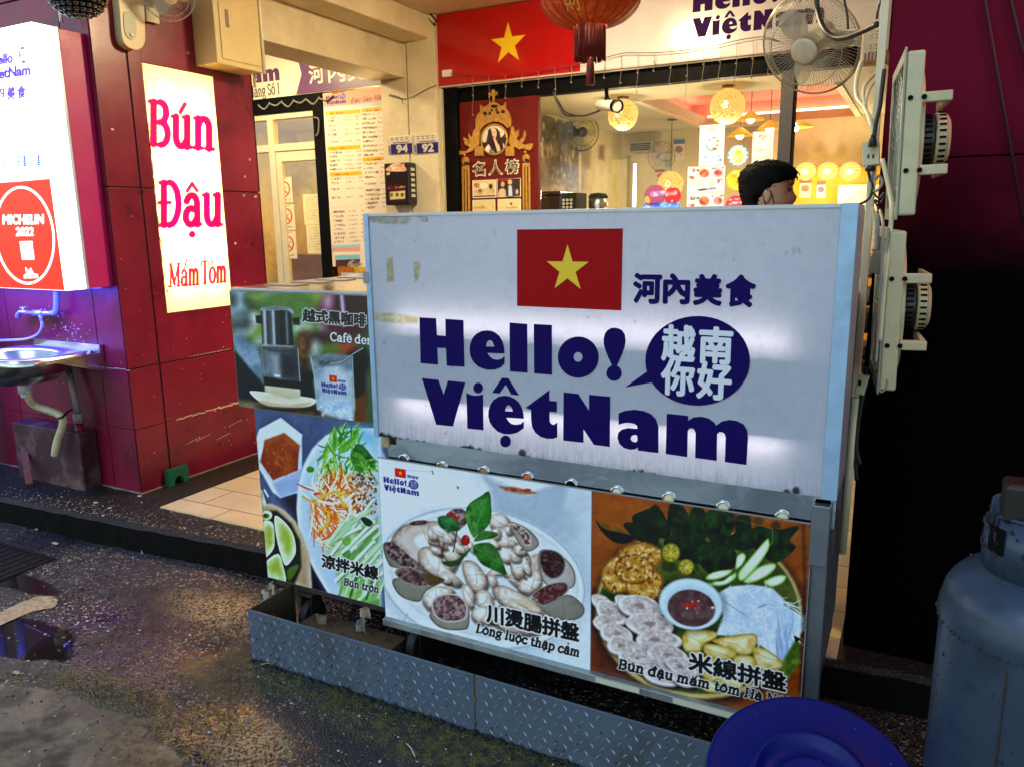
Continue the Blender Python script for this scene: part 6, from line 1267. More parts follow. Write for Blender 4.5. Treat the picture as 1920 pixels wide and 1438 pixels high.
def tripe(cv, pts, c='f0e9e2', sh='9a8478'):
    P = np.array(pts, float); m = P.mean(0); q = lambda f, dx, dy: [tuple(p) for p in m+(P-m)*f+np.array([dx, dy])]
    cv.poly(q(1.06, 6, 13), '2c1c1a', sm=4, soft=2.6, alpha=.6); cv.poly(pts, 'b09a8c', sm=4, soft=1.0, tex=('8c7466', 10)); cv.poly(q(.9, -3, -5), 'd6c6ba', sm=4, soft=2.2, tex=('bfa99a', 7)); cv.poly(q(.72, -6, -9), c, sm=4, soft=3, tex=('dccdc0', 6)); cv.poly(q(.35, -10, -14), 'fffefa', sm=4, soft=3, alpha=.8)
    a = P[RS.randint(len(P))]; cv.stroke([tuple(m+(a-m)*.8), tuple(m+np.array([4, 6])), tuple(m-(a-m)*.6)], [2, 5, 2], '9c8272', sm=4, soft=1.4, alpha=.55)
def poster_sausage(cv):
    cv.crop(690, 820, 2.9955); cv.C[:] = hx('eef3f7')
    cv.poly([(60,110),(1320,280),(1320,700),(60,420)], 'f6fafc', soft=60); cv.poly([(700,250),(1260,300),(1260,800),(900,520)], 'c6d2de', soft=50); cv.poly([(90,1040),(600,1100),(1270,1300),(1270,1380),(60,1080)], 'dcecf6', soft=25)
    cv.ellipse(880,215,230,105,'eef3f6', soft=3, edge=('b2c0cc', 9)); cv.poly([(640,210),(680,270),(700,430),(980,520),(1080,440),(1120,290),(1130,230),(900,320)], 'b9c6d4', soft=6); cv.poly([(700,430),(980,520),(1080,440),(1140,520),(1000,600),(760,520)], 'b4c2d0', soft=26, alpha=.8); cv.poly([(735,272),(830,278),(960,312),(870,316),(780,300)], 'c9866a', soft=2, tex=('a85a44', 6)); cv.ellipse(895,295,22,10,'c4503c')
    cv.poly(ell(650,812,600,396,60,.22), 'a8b8c6', soft=18, alpha=.6); cv.poly(ell(640,790,590,390,60,.22), 'eef2f4', soft=3, edge=('a4b6c4', 6)); cv.poly(ell(650,775,540,340,60,.22), 'dfe4e6', soft=9, edge=('c2ccd2', 6))
    cv.stroke([(195,1035),(225,985)], 4, 'a8b4bc')
    # back offal
    tripe(cv, [(135,570),(200,490),(300,475),(390,470),(470,520),(520,600),(500,700),(420,790),(300,740),(180,650)], 'd9cfcb'); cv.ellipse(285,478,55,14,'4a3032', tex=('8a6c6c', 4), rot=-.1); cv.poly([(440,430),(490,400),(545,410),(555,480),(500,520),(450,500)], '5a3a3c', sm=3, tex=('a89090', 5))
    for p in ([(340,500),(400,490),(460,520),(470,560),(400,560),(345,545)], [(345,570),(420,560),(440,610),(420,660),(370,640)], [(430,560),(500,555),(530,610),(510,690),(450,690),(420,640)], [(285,640),(330,610),(400,650),(430,720),(520,800),(490,830),(400,790),(300,720)], [(690,440),(760,430),(800,480),(760,520),(690,500)], [(690,520),(790,500),(860,540),(860,600),(780,620),(700,600)], [(740,620),(830,630),(850,680),(790,700),(740,680)],
              [(660,790),(760,770),(850,840),(960,800),(970,700),(960,650),(900,680),(870,740),(800,740),(730,720),(680,750)], [(800,700),(880,640),(910,690),(880,760),(830,790)], [(840,840),(940,740),(975,770),(960,840),(900,880)]): tripe(cv, p)
    for k in range(24): x, y = RS.uniform(330, 900), RS.uniform(480, 800); tripe(cv, [(x,y),(x+RS.uniform(25,55),y-RS.uniform(0,20)),(x+RS.uniform(40,70),y+RS.uniform(20,40)),(x+RS.uniform(5,30),y+RS.uniform(20,45))], ['f4eee8','e8ddd4','dccfc6'][k % 3]); 
    for k in range(16): x, y = RS.uniform(400, 900), RS.uniform(560, 960); cv.ellipse(x, y, RS.uniform(5,16), RS.uniform(3,8), ['5c3c34','86605a','3a2420'][k % 3], rot=RS.uniform(0,3), soft=1.6, alpha=.6)
    sausage(cv, [(790,480),(860,490),(930,540),(960,600),(900,640),(850,600)], [(785,485),(850,490),(905,540),(915,600),(880,600),(850,540)], 'a89c92', 'c3b4ae', '6a4a4c')
    sausage(cv, [(960,640),(1050,640),(1130,700),(1165,770),(1150,840),(1060,850),(980,800)], [(965,640),(1030,628),(1090,660),(1110,720),(1080,780),(1020,790),(970,730)], 'b9b0ac', '5e3c40', '2c1618', '8a807c')
    sausage(cv, [(920,900),(1000,930),(1120,880),(1200,930),(1215,980),(1170,1020),(1050,1020),(970,960)], [(912,900),(960,850),(1040,815),(1115,812),(1125,860),(1060,910),(980,945)], '8f8a80', '552f32', '8a5a58', '9c968e')
    sausage(cv, [(90,610),(110,700),(150,730),(290,740),(310,720),(200,650)], [(85,600),(110,585),(150,592),(230,660),(295,720),(270,740),(180,715),(105,650)], '8a8478', '3c2226', '9a8484', '6c665c')
    sausage(cv, [(147,790),(150,850),(200,900),(290,920),(330,860),(430,800),(300,790)], [(150,760),(175,728),(240,725),(310,760),(355,800),(345,830),(280,835),(190,800)], '8e8a7c', '4c3234', '8c6c6c', '9a9488'); cv.poly([(300,760),(420,790),(425,800),(350,830)], '6a5030', sm=3)
    for p in ([(530,700),(600,700),(660,780),(670,830),(620,870),(560,820)], [(700,850),(760,830),(900,900),(980,970),(960,1000),(830,980),(740,920)], [(610,880),(640,850),(690,880),(700,950),(660,985),(620,950)], [(530,830),(570,830),(600,890),(580,960),(540,900)], [(600,960),(680,950),(720,1000),(700,1040),(620,1040),(580,1000)], [(310,900),(380,840),(440,840),(480,870),(360,960),(320,940)], [(680,985),(760,940),(900,990),(980,1040),(940,1100),(800,1090),(700,1040)]): tripe(cv, p, 'f3ede4')
    cv.poly([(770,900),(900,910),(960,960),(880,950)], 'd8b48c', sm=3, soft=3, alpha=.6)
    for k in range(26): x, y = RS.uniform(560, 960), RS.uniform(720, 1000); cv.stroke([(x,y),(x+RS.uniform(20,60),y+RS.uniform(-10,40))], RS.uniform(2,6), ['c4b0a2','fffaf4','a08c80'][k % 3], alpha=.7, soft=1.2)
    sausage(cv, [(352,980),(370,1040),(430,1075),(520,1080),(565,1060),(565,950),(500,900)], [(358,960),(365,910),(420,880),(500,880),(555,930),(558,1000),(520,1030),(440,1035),(380,1005)], '9a948a', '6a4a4e', 'a88e90', 'c8beb2')
    cv.stroke([(480,640),(500,520),(460,430)], 6, '5c1c14'); cv.poly([(455,425),(475,420),(505,455),(510,490),(490,490),(465,455)], 'b8281c', sm=3); cv.ellipse(548,576,24,30,'b83220', edge=('7c1c14', 3)); cv.ellipse(556,560,6,6,'e87058')
    leaf(cv, [(392,450),(430,438),(480,450),(520,500),(500,525),(450,520),(405,500)], '3c7a48', '7aa882', '245a30')
    leaf(cv, [(600,530),(550,430),(570,370),(630,330),(680,303),(692,380),(690,460),(660,510)], '3f8434', '86b470', '24601f'); leaf(cv, [(590,560),(545,440),(560,410),(600,440),(620,520)], '5a9848', '9cc084', '356e2c')
    leaf(cv, [(595,580),(650,525),(725,535),(720,555),(660,572)], '3f7c38', '80aa70', '285c24'); leaf(cv, [(590,610),(680,590),(730,640),(765,720),(775,770),(700,740),(630,700)], '3c7c34', '8cb47a', '265a20'); leaf(cv, [(580,615),(550,660),(500,710),(460,725),(415,695),(490,690)], '3c6c30', '7a9c62', '274c1e')
    cv.grain(.05, 7, 4); cv.photo()
    cv.text('川燙腸拼盤', (668,1032), (1182,1146), 98, '060406', (.96,.95,.94), 2.4, .05)
    cv.serif('Lòng luộc thập cẩm', (604,1090), (1188,1230), 33, '060406', (.96,.95,.94), 1.3, slant=.2, bold=1.7)
    cv.stroke([(180,180),(360,192)], 1.6, '8c9aa0', alpha=.7); cv.stroke([(360,186),(366,204)], 5, '20242a'); cv.poly([(498,270),(512,280),(502,290)], '30343a')
    paint_logo_at(cv, (88, 250), (286, 326))
def poster_platter(cv):
    cv.crop(1090, 900, 3.1255); cv.C[:] = hx('8a4a16'); cv.grain(.16, 40, 7, 3); cv.poly([(60,40),(400,90),(60,400)], 'a2581c', soft=40); cv.poly([(60,700),(160,1000),(260,1250),(60,1200)], '53281a', soft=25)
    cv.ellipse(690,790,618,520,'2c1a0c', soft=14, rot=.1); cv.ellipse(690,775,612,508,'c9b27c', soft=1.5, rot=.1, edge=('7a6434', 5)); cv.ellipse(690,768,588,482,'4d5c26', soft=2, rot=.1, tex=('2c4416', 20)); cv.ellipse(690,768,600,494,'9a8450', soft=1, rot=.1, alpha=.25)
    G = ['14280f','1a3413','0d1c09','223f18','0a1607']
    for pts in ([(85,235),(130,280),(200,300),(320,330),(260,370),(190,360),(120,300)], [(245,260),(320,250),(440,300),(440,380),(330,350)], [(300,210),(400,165),(440,145),(500,230),(520,330),(420,330),(330,280)], [(510,170),(540,125),(600,160),(640,240),(640,330),(560,340),(510,260)], [(640,190),(690,145),(730,200),(740,310),(700,380),(640,350)], [(720,210),(790,160),(860,160),(895,240),(870,330),(800,380),(740,330)], [(895,240),(950,200),(990,230),(990,310),(930,340)], [(870,330),(960,280),(1030,300),(1030,380),(950,410),(880,390)], [(1020,270),(1150,290),(1275,270),(1220,350),(1255,395),(1150,480),(1060,440),(1010,380)], [(500,330),(640,320),(760,380),(760,480),(620,480),(500,420)], [(690,400),(800,350),(900,410),(900,500),(790,560),(700,500)]):
        leaf(cv, pts, G[RS.randint(5)], '38562e', '081206')
    for k in range(60): x, y = RS.uniform(320, 1150), RS.uniform(190, 520); cv.ellipse(x, y, RS.uniform(20,60), RS.uniform(12,30), G[RS.randint(5)], rot=RS.uniform(0,3), alpha=.45, soft=2)
    for k in range(26): x, y = RS.uniform(300, 1150), RS.uniform(190, 480); cv.stroke([(x,y),(x+RS.uniform(-50,50),y+RS.uniform(-60,30))], 2.4, '4a7844', alpha=.6)
    cv.poly([(130,640),(90,690),(130,760),(460,720),(500,600)], '2c4a14', soft=6)
    # fritters
    for c in ((345,445,135,85), (215,555,102,112), (370,610,115,112), (310,520,120,90)):
        cv.ellipse(*c, 'b98236', soft=1.5, edge=('6e3f10', 7), tex=('d8aa5c', 8))
    for k in range(240):
        a, r = RS.uniform(0, 6.28), sqrt(RS.uniform(0, 1)); c = ((345,445,125,75),(215,555,92,102),(370,610,105,100))[k % 3]; cv.ellipse(c[0]+c[2]*r*cos(a), c[1]+c[3]*r*sin(a), RS.uniform(3,13), RS.uniform(3,9), ['e9cc90','8a5418','c8923e','6a3c10','f2dcab'][k % 5], soft=.9, alpha=.75, rot=a)
    for cx, cy, r in ((524,424,57),(615,508,49)):
        cv.ellipse(cx, cy, r, r*1.02, '7d8426', edge=('545c12', 4)); cv.ellipse(cx, cy, r*.84, r*.86, 'b9a63c', tex=('8c7a1c', 5))
        for k in range(8): cv.stroke([(cx,cy),(cx+r*.8*cos(k*.785),cy+r*.8*sin(k*.785))], 3, 'd8cc80')
    cv.poly([(655,520),(668,540),(645,555)], '1c2c10')
    # cucumber and noodles
    for pts in ([(905,480),(915,440),(950,425),(965,450),(940,500),(905,520)], [(920,540),(1000,440),(1080,350),(1100,350),(1095,410),(1020,520),(940,590)], [(950,590),(1030,510),(1120,485),(1140,510),(1090,560),(1000,600)], [(730,580),(745,550),(800,530),(880,522),(860,555),(790,580)], [(740,600),(830,590),(900,540),(905,570),(850,610),(770,620)], [(1070,590),(1150,555),(1200,560),(1180,600),(1110,625)]):
        cv.poly(pts, 'cfe6b4', sm=4, edge=('6ea23c', 4)); c = np.mean(pts, 0); cv.poly([tuple(c+(np.array(p)-c)*.62) for p in pts], 'e6f2d8', sm=4, soft=2)
    cv.poly([(800,660),(870,620),(1000,610),(1120,630),(1180,690),(1190,730),(1310,800),(1300,880),(1250,960),(1230,1040),(1180,1060),(1040,960),(1000,900),(880,910),(790,905),(830,800)], 'dce9f6', soft=2, tex=('c3d6ec', 14))
    strands(cv, 260, 830,650,1290,1030, ['e9f2fb','cfdef0','dbe8f6','c4d6ec','f4f9ff'], 6, 90, .5, .9, mask=[(810,670),(1000,615),(1180,690),(1300,800),(1240,1030),(1040,950),(800,900)], soft=.7)
    strands(cv, 60, 1140,760,1240,1000, ['8aa4cc','b0c4e0'], 4, 170, 1.5, .12, soft=.7); cv.stroke([(840,710),(960,790)], 4, '8c9cb4'); cv.poly([(1245,905),(1285,930),(1255,955)], '2a2418'); cv.ellipse(1060,735,30,8,'a8bcd6', rot=-.3)
    # pork
    for X, Y, w, h, r in ((120,712,70,38,.5),(250,700,60,30,.1),(176,775,105,62,.75),(345,742,138,66,.26),(135,842,70,50,.9),(398,846,140,74,.24),(206,900,104,56,.42),(455,938,134,66,.14),(250,975,108,52,.3),(370,1000,80,40,.2),(505,1025,122,66,.34),(320,1052,112,48,.3),(420,1090,110,50,.2),(585,1092,100,50,.5),(470,1148,120,48,.3),(610,1160,90,44,.2)):
        e = lambda f, dx=0, dy=0, n=16: [(X+dx+w*f*cos(a)*cos(r*.7)-h*f*sin(a)*sin(r*.7)+5*sin(3*a+X), Y+dy+w*f*cos(a)*sin(r*.7)+h*f*sin(a)*cos(r*.7)+4*cos(2*a+Y)) for a in np.linspace(0, 2*pi*(n-1)/n, n)]
        cv.poly(e(1.04, 8, 18), '2a1c20', sm=3, soft=4, alpha=.7); cv.poly(e(1., 2, 7), 'a38d90', sm=3, soft=1.2); cv.poly(e(.98), 'f1e9e5', sm=3, soft=1.5, tex=('e0d2cc', 7)); cv.poly(e(.76, 2, -7), 'b9a4a2', sm=3, soft=2.5, tex=('dccdc8', 5)); cv.poly(e(.6, -8, -9), 'e6dad5', sm=3, soft=3, tex=('cbb8b2', 4)); cv.poly(e(.22, RS.uniform(-20,20), -6), '97807c', sm=3, soft=2.5, alpha=.7)
        lo = e(.9)[1:8]; cv.stroke(lo, [4,13,12,4], 'f3eeee', sm=3, soft=1.6, alpha=.9); cv.stroke(e(.99)[1:8], [2,4,2], '8f787c', sm=3, soft=.9, alpha=.7)
        for k in range(9): a, q = RS.uniform(0, 6.28), RS.uniform(.1, .6); cv.ellipse(X+w*q*cos(a), Y+h*q*sin(a)-6, RS.uniform(3,12), RS.uniform(2,4), ['f0e8ea','927a82','c8b4ba'][k % 3], rot=r, soft=1.2, alpha=.6)
    # tofu
    for pts in ([(600,900),(640,870),(780,885),(790,920),(720,960),(690,1005),(610,1000),(590,940)], [(780,930),(1010,895),(1025,960),(985,1020),(900,1010),(800,960)], [(715,985),(740,955),(900,990),(895,1040),(800,1050),(740,1030)], [(1005,1000),(1030,975),(1100,1000),(1180,1060),(1170,1100),(1040,1110)], [(700,1040),(780,1040),(820,1140),(760,1180),(700,1130)], [(900,1030),(1000,1030),(1030,1100),(960,1150),(890,1110)], [(640,1010),(700,1000),(720,1080),(680,1110),(630,1080)], [(830,1120),(930,1150),(940,1220),(850,1230),(790,1180)], [(1040,1120),(1160,1110),(1130,1180),(1050,1190)], [(700,1160),(790,1190),(800,1240),(720,1230)]):
        cv.poly(pts, 'e8d8a0', sm=3, edge=('b8973c', 5), tex=('d4b866', 12)); c = np.mean(pts, 0); cv.poly([tuple(c+(np.array(p)-c)*.5-np.array([0,10])) for p in pts], 'f4ebcc', sm=3, soft=4, alpha=.8); cv.stroke([pts[0], tuple(c), pts[len(pts)//2]], 4, 'c29c44', alpha=.6)
    cv.poly([(1180,1060),(1250,940),(1290,960),(1280,1060),(1200,1180),(1150,1200)], '6f8434', soft=3, tex=('4c6424', 10))
    # sauce
    cv.ellipse(645,732,192,152,'2a2c1c', soft=12, rot=.18, alpha=.6); cv.ellipse(642,724,190,150,'d7e6f2', soft=1.2, rot=.18, edge=('a0b8cc', 5)); cv.ellipse(645,735,160,124,'c3d6e6', soft=5, rot=.18); cv.ellipse(645,748,140,108,'5c4044', soft=1.5, rot=.18, tex=('74575a', 12)); 
    for k in range(14): cv.ellipse(645+RS.uniform(-60,60), 735+RS.uniform(-30,50), RS.uniform(3,12), RS.uniform(2,6), ['e8d8c8','8a5c54','c8b0a8'][k % 3], soft=.8, rot=RS.uniform(0,3), alpha=.8)
    for a in ((585,720,680,730),(610,710,700,760),(640,720,690,715),(600,735,660,745)): cv.stroke([a[:2], a[2:]], 7, 'b02c20')
    cv.ellipse(770,745,10,7,'e0d4c4')
    cv.stroke([(900,225),(1120,285)], 2, 'c8d0c0', alpha=.5); cv.stroke([(1122,285),(1118,370),(1100,380)], 3, 'c8d0c0', alpha=.6); cv.stroke([(1300,240),(1310,600),(1280,1230)], 16, '2a1608', alpha=.55, soft=3)
    cv.grain(.05, 6, 8); cv.photo()
    cv.text('米線拼盤', (632,1112), (1196,1240), 108, '060406', (.96,.95,.94), 2.4, .05)
    cv.serif('Bún đậu mắm tôm Hà Nội', (212,1098), (1215,1325), 36, '060406', (.96,.95,.94), 1.3, slant=.2, bold=1.7)
_a, _b2, _c2, _d2 = at(709, 863, 'y', YB), at(1110, 915, 'y', YB), at(1523, 975, 'y', YB), at(900, 1220, 'y', YB)
zt_p, zb_p = .802, .232
board('food_poster', 'white poster of sliced blood sausage and offal topped with basil leaves, on the cart front', _a.x, _b2.x-.0015, zb_p, zt_p, YB, poster_sausage)
board('food_poster', 'brown poster of a round basket of noodles, tofu, pork and dip, on the cart front', _b2.x+.0015, _c2.x, zb_p, zt_p, YB, poster_platter, edge=(.25,.24,.22))
def poster_noodle(cv):
    cv.crop(470, 770, 3.688); cv.C[:] = hx('58668a'); cv.grain(.14, 14, 3, .25); cv.poly([(15,0),(400,60),(800,100),(500,120),(330,330),(300,640),(60,560)], '4c5878', soft=14, alpha=.5); cv.poly([(200,600),(330,560),(330,760),(240,660)], '23242e', soft=10); cv.poly([(420,1080),(530,1280),(420,1250)], '23232a', soft=6)
    for k in range(14): cv.stroke([(40+k*14,420+k*10),(70+k*14,640+k*4)], 3, '8c9cc0', alpha=.35)
    cv.poly([(35,200),(32,370),(150,500),(205,600),(320,565),(355,400),(355,165),(208,48),(60,128)], 'cdd9ee', soft=1.2); cv.poly([(35,200),(60,128),(208,48),(355,165),(335,230),(230,155),(100,200),(70,340)], 'e6eefa', soft=2); cv.poly([(150,500),(335,410),(355,400),(325,560),(205,600)], 'aabbe0', soft=3); cv.poly([(45,370),(140,480),(205,600),(150,560)], 'e9f0fa', soft=2)
    cv.poly([(98,205),(232,155),(336,240),(325,410),(155,478),(66,350)], '8c3c10', soft=1.5, tex=('a4521a', 20)); cv.poly([(98,205),(232,155),(336,240),(330,280),(220,190),(100,240)], 'b0602c', soft=4)
    for k in range(50): cv.stroke([(RS.uniform(100,300),RS.uniform(230,430)),(RS.uniform(100,300),RS.uniform(230,430))][:1]*2, RS.uniform(4,12), ['c8682c','6a2408','b83818','d88848'][k % 4], alpha=.6)
    for k in range(24): x, y = RS.uniform(130,290), RS.uniform(270,430); cv.stroke([(x,y),(x+RS.uniform(-20,20),y+RS.uniform(10,40))], 3, ['e0a070','8a2a10','c04828'][k % 3], alpha=.8)
    P = [(560,120)]; cv.ellipse(690,690,366,560,'aac4e0', soft=3, rot=-.12); cv.poly([(800,118),(640,122),(520,170),(430,260),(365,380),(328,520),(318,680),(330,820),(380,980),(450,1120),(540,1270),(660,1330),(900,1400),(900,118)], 'cfe3f6', soft=1.5, edge=('f2f8fd', 9)); cv.poly([(800,160),(640,170),(520,240),(430,360),(390,520),(380,700),(420,900),(520,1100),(640,1280),(900,1380),(900,160)], 'bfdcf2', soft=8); cv.poly([(640,125),(800,120),(870,200),(760,240)], '8ccaea', soft=14)
    strands(cv, 120, 440,380,640,560, ['f0f4e8','d8e8c8','e8f0e0','c4d8a8'], 9, 80, .2, .8); strands(cv, 70, 500,230,720,470, ['6cae2c','8cc83c','4c8c24','aed850','5c9c34'], 13, 110, 1.7, .5); strands(cv, 50, 560,150,740,300, ['3c8428','62a838','8cc85c'], 14, 110, -1.1, .6)
    cv.poly([(570,140),(590,125),(600,220),(580,290),(562,220)], '4f9a30', sm=3, edge=('7ec058', 4)); cv.poly([(740,150),(745,165),(690,230),(620,270),(600,260),(680,190)], '58a034', sm=3, edge=('88c858', 4)); cv.poly([(385,400),(410,380),(440,400),(430,420),(400,425)], '5c9a38', sm=3)
    leaf(cv, [(720,240),(770,235),(820,290),(860,350),(855,400),(780,400),(710,330)], '2f7426', '5fa04c', '1c5218'); leaf(cv, [(690,300),(740,280),(800,340),(780,420),(720,400)], '4f9434', '86bc60', '2f6c20'); strands(cv, 30, 690,330,860,430, ['6cae38','a0d060','3f8a28'], 12, 90, .9, .6)
    strands(cv, 40, 440,420,560,540, ['e8f0d8','b8d070'], 8, 70, 1.2, .5); strands(cv, 60, 520,450,680,560, ['e8861c','f4a838','ecc050'], 12, 90, -.5, .5)
    cv.poly([(420,620),(520,540),(680,500),(760,560),(740,660),(640,820),(500,880),(440,860),(420,760)], 'ecb27c', soft=8)
    strands(cv, 150, 420,540,740,860, ['f6f0e4','fdfaf4','ee8a34','e8701c','f0c040','f8e8cc','d85c18','ffffff'], 16, 170, -.7, 1.1, .7); strands(cv, 50, 410,600,560,820, ['e8701c','f08c3c','fff4e4'], 12, 130, 1.3, .3, .3); strands(cv, 36, 440,850,640,950, ['fdf6ec','f0e2cc','e87428'], 16, 110, .2, .5)
    for pts in ([(440,640),(520,580),(600,560),(690,600)], [(470,620),(560,640),(660,610),(720,560)], [(600,560),(640,640),(700,680)], [(540,700),(530,780),(480,820)], [(690,640),(680,720),(600,860)]): cv.stroke(pts, 18, ['fdfaf4','f0c848'][RS.randint(2)], sm=5)
    for k in range(420):
        x, y = RS.uniform(690, 870), RS.uniform(430, 720); 
        if x-690 < (y-640)*.9 or (x < 740 and y > 560 and RS.uniform() < .6): continue
        cv.ellipse(x, y, RS.uniform(4,12), RS.uniform(3,8), ['e8dccc','a8705c','7c3c28','f4ece0','c89c7c','5a2c20','d8c4b0'][k % 7], rot=RS.uniform(0,3), soft=.7)
    cv.poly([(520,960),(880,730),(900,1380),(640,1320),(600,1150)], 'b8d8a0', soft=4, tex=('7cac64', 20))
    for k in range(34):
        t = k/33; x, y = 530+RS.uniform(0, 330), 980-t*240+RS.uniform(0, 380); L_ = RS.uniform(170, 300); a = -.72+RS.normal()*.12
        cv.stroke([(x,y),(x+L_*cos(a),y+L_*sin(a))], [22,34,26], ['e4f4e4','d2ecd4','f2faf0','bfe0b8'][k % 4], soft=.8); cv.stroke([(x+10,y+14),(x+L_*cos(a),y+L_*sin(a)+16)], 6, ['5c8c44','86b06c'][k % 2], soft=1.2, alpha=.8)
    for k in range(8): x = 600+k*40; cv.stroke([(x,1320-k*4),(x+50,1150)], [14,30,20], ['8cb860','c8e4b0','4c8438'][k % 3])
    cv.poly([(760,740),(800,735),(846,770),(820,800),(785,780)], '1d4a1a', sm=2); cv.poly([(630,890),(690,870),(690,920),(650,930)], '7ab848', sm=2, alpha=.8); cv.poly([(630,990),(690,960),(680,1030)], '4c8c38', sm=2, alpha=.8)
    cv.poly([(60,640),(150,640),(230,680),(310,760),(360,860),(410,1000),(425,1240),(100,1150)], 'b59a7c', soft=2, edge=('d8c4aa', 12)); cv.poly([(75,690),(180,690),(280,780),(340,900),(350,1080),(300,1200),(100,1130)], '10180a', soft=3)
    for pts in ([(165,725),(230,760),(290,840),(312,930),(305,1000),(245,1070),(210,1000),(175,860)], [(78,775),(150,770),(165,860),(160,950),(110,1010),(85,1000)], [(100,1050),(190,985),(225,1070),(240,1190),(105,1150)]):
        cv.poly(pts, 'd9ecc4', sm=3, edge=('eef6e4', 6), tex=('c4dca4', 16)); c = np.mean(pts, 0); cv.poly([tuple(c+(np.array(p)-c)*.55+np.array([8,-14])) for p in pts], 'a6b63c', soft=6, sm=3, alpha=.85)
    cv.poly([(250,1100),(320,1060),(330,1080),(270,1180)], '4c6a24', sm=2); cv.ellipse(110,720,40,34,'e8f0e0', edge=('c8dca8',4)); cv.ellipse(105,725,26,18,'6c8c2c'); cv.ellipse(102,722,12,8,'1c2c10'); cv.stroke([(70,560),(95,640),(80,690)], 26, 'dfe8d8', tex=('8aa878', 8)); cv.stroke([(95,545),(120,590)], 12, 'eef4ea')
    cv.stroke([(250,1220),(420,1250)], 20, 'd8c4ae', alpha=.7); cv.grain(.05, 5, 6); cv.photo()
    cv.text('涼拌米線', (492,1078), (880,1168), 90, '060406', (.96,.95,.94), 2.2, .05); cv.serif('Bún trộn', (640,1200), (886,1256), 31, '060406', (.96,.95,.94), 1.2, slant=.14, bold=1.6)
def poster_coffee(cv):
    cv.crop(424, 530, 5.136); cv.C[:] = hx('49583c')
    B = [(150,150,150,90,'7c96a4'),(90,220,90,160,'a8bcc8'),(60,170,40,60,'2c3a30'),(240,170,60,50,'141c10'),(330,140,130,60,'7da04a'),(520,130,150,110,'9fb4b4'),(760,150,180,110,'7f9c3a'),(700,240,60,40,'c8d4c8'),(900,110,120,80,'8aa44a'),(600,300,300,240,'567a3a'),(830,420,180,110,'6c8c44'),(730,440,90,60,'b4c4b4'),(300,480,110,90,'87a44c'),(260,350,60,60,'dce4e4'),(190,430,80,70,'c4d0d4'),(150,390,90,80,'3c4444'),(120,330,60,50,'6c8484'),(110,520,60,60,'90a8b4'),(1020,300,130,200,'8a3058'),(1010,190,70,70,'d0b0c4'),(1000,440,110,60,'b0a4b8'),(1200,220,180,190,'36101c'),(1150,420,200,120,'4c1828'),(900,560,160,90,'3a2222'),(1150,640,120,70,'b8442c'),(1000,640,120,60,'5c7a30'),(850,640,60,80,'b8c4c4'),(750,600,60,140,'5c3c1c'),(800,780,80,120,'7f968c'),(780,900,80,100,'2c343c'),(1270,760,120,120,'0c1014'),(330,570,60,40,'b8c8c0')]
    for cx, cy, rx, ry, c in B: cv.ellipse(cx, cy, rx, ry, c, soft=9, alpha=.9)
    cv.poly([(60,520),(110,500),(300,620),(350,780),(365,960),(200,830),(80,640)], '8fa6ba', soft=5, tex=('6a8098', 24)); cv.poly([(80,660),(150,740),(360,990),(370,1160),(110,1140)], '0b1220', soft=3); cv.poly([(1090,110),(1130,110),(1160,420),(1120,430)], 'b8a8b8', soft=3)
    cv.poly([(700,500),(790,500),(800,800),(740,900),(690,700)], '40280f', soft=6, tex=('7c5420', 20)); cv.poly([(720,820),(840,880),(860,1120),(700,1120)], '101218', soft=6); cv.poly([(1200,700),(1330,640),(1345,1180),(1220,1150)], '0b0e12', soft=6)
    cv.poly([(120,1120),(330,1150),(860,1190),(1345,1120),(1345,1370),(120,1210)], '5b4a34', soft=4, tex=('83745a', 26, 3)); cv.poly([(1200,1120),(1345,1060),(1345,1370),(1220,1340)], '6a3f10', soft=6); cv.ellipse(560,1215,210,30,'2a1a0e', soft=8); cv.poly([(700,1200),(860,1180),(900,1260),(720,1250)], '3a2616', soft=8)
    # saucer, glass, filter
    cv.poly([(225,1050),(310,1045),(700,1090),(860,1120),(850,1165),(760,1195),(560,1195),(400,1180),(300,1130)], 'e9dfc8', sm=3, edge=('fbf6ea', 5)); cv.poly([(320,1140),(560,1180),(820,1160),(700,1200),(440,1190)], 'b9a684', sm=3, soft=4); 
    cv.poly([(372,985),(715,1020),(718,1110),(600,1120),(372,1050)], 'cfc9ac', soft=2); cv.poly([(360,890),(712,930),(715,1025),(370,985)], '170b05', soft=1.5); cv.poly([(335,620),(690,640),(712,950),(540,940),(368,905)], '59616a', soft=2, tex=('3a4048', 30)); cv.poly([(360,640),(510,690),(520,900),(370,880)], '8c959c', soft=8, alpha=.7); cv.poly([(530,690),(660,690),(680,930),(540,910)], '22252c', soft=8, alpha=.85); cv.poly([(440,690),(500,700),(520,910),(460,890)], 'aab2ba', soft=5, alpha=.6); cv.poly([(460,885),(520,892),(520,910),(470,905)], 'e8ecec', soft=2); cv.stroke([(690,640),(712,950)], 6, 'b8c0c4'); cv.stroke([(340,620),(368,900)], 5, '98a4a8'); cv.stroke([(350,625),(480,660),(680,655)], 8, '1c1e20', sm=4, alpha=.8)
    cv.poly([(295,595),(340,585),(640,596),(660,606),(640,625),(330,618)], '8c9296', soft=1.5); cv.poly([(335,265),(625,262),(650,610),(350,590)], '1d2126', soft=1.5)
    for x, w_, c in ((372,34,'c9d2da'),(420,22,'6c747c'),(455,26,'dfe6ea'),(500,18,'3a4048'),(535,26,'14171b'),(585,16,'98a2ac'),(610,14,'30353b')): cv.stroke([(x-5,275),(x+8,585)], w_, c, soft=3, alpha=.9)
    cv.poly([(322,270),(345,240),(480,228),(600,240),(640,265),(655,300),(630,300),(590,265),(350,272)], '9aa4aa', soft=1.5); cv.poly([(360,250),(480,236),(590,248),(480,258)], '50585e', soft=3)
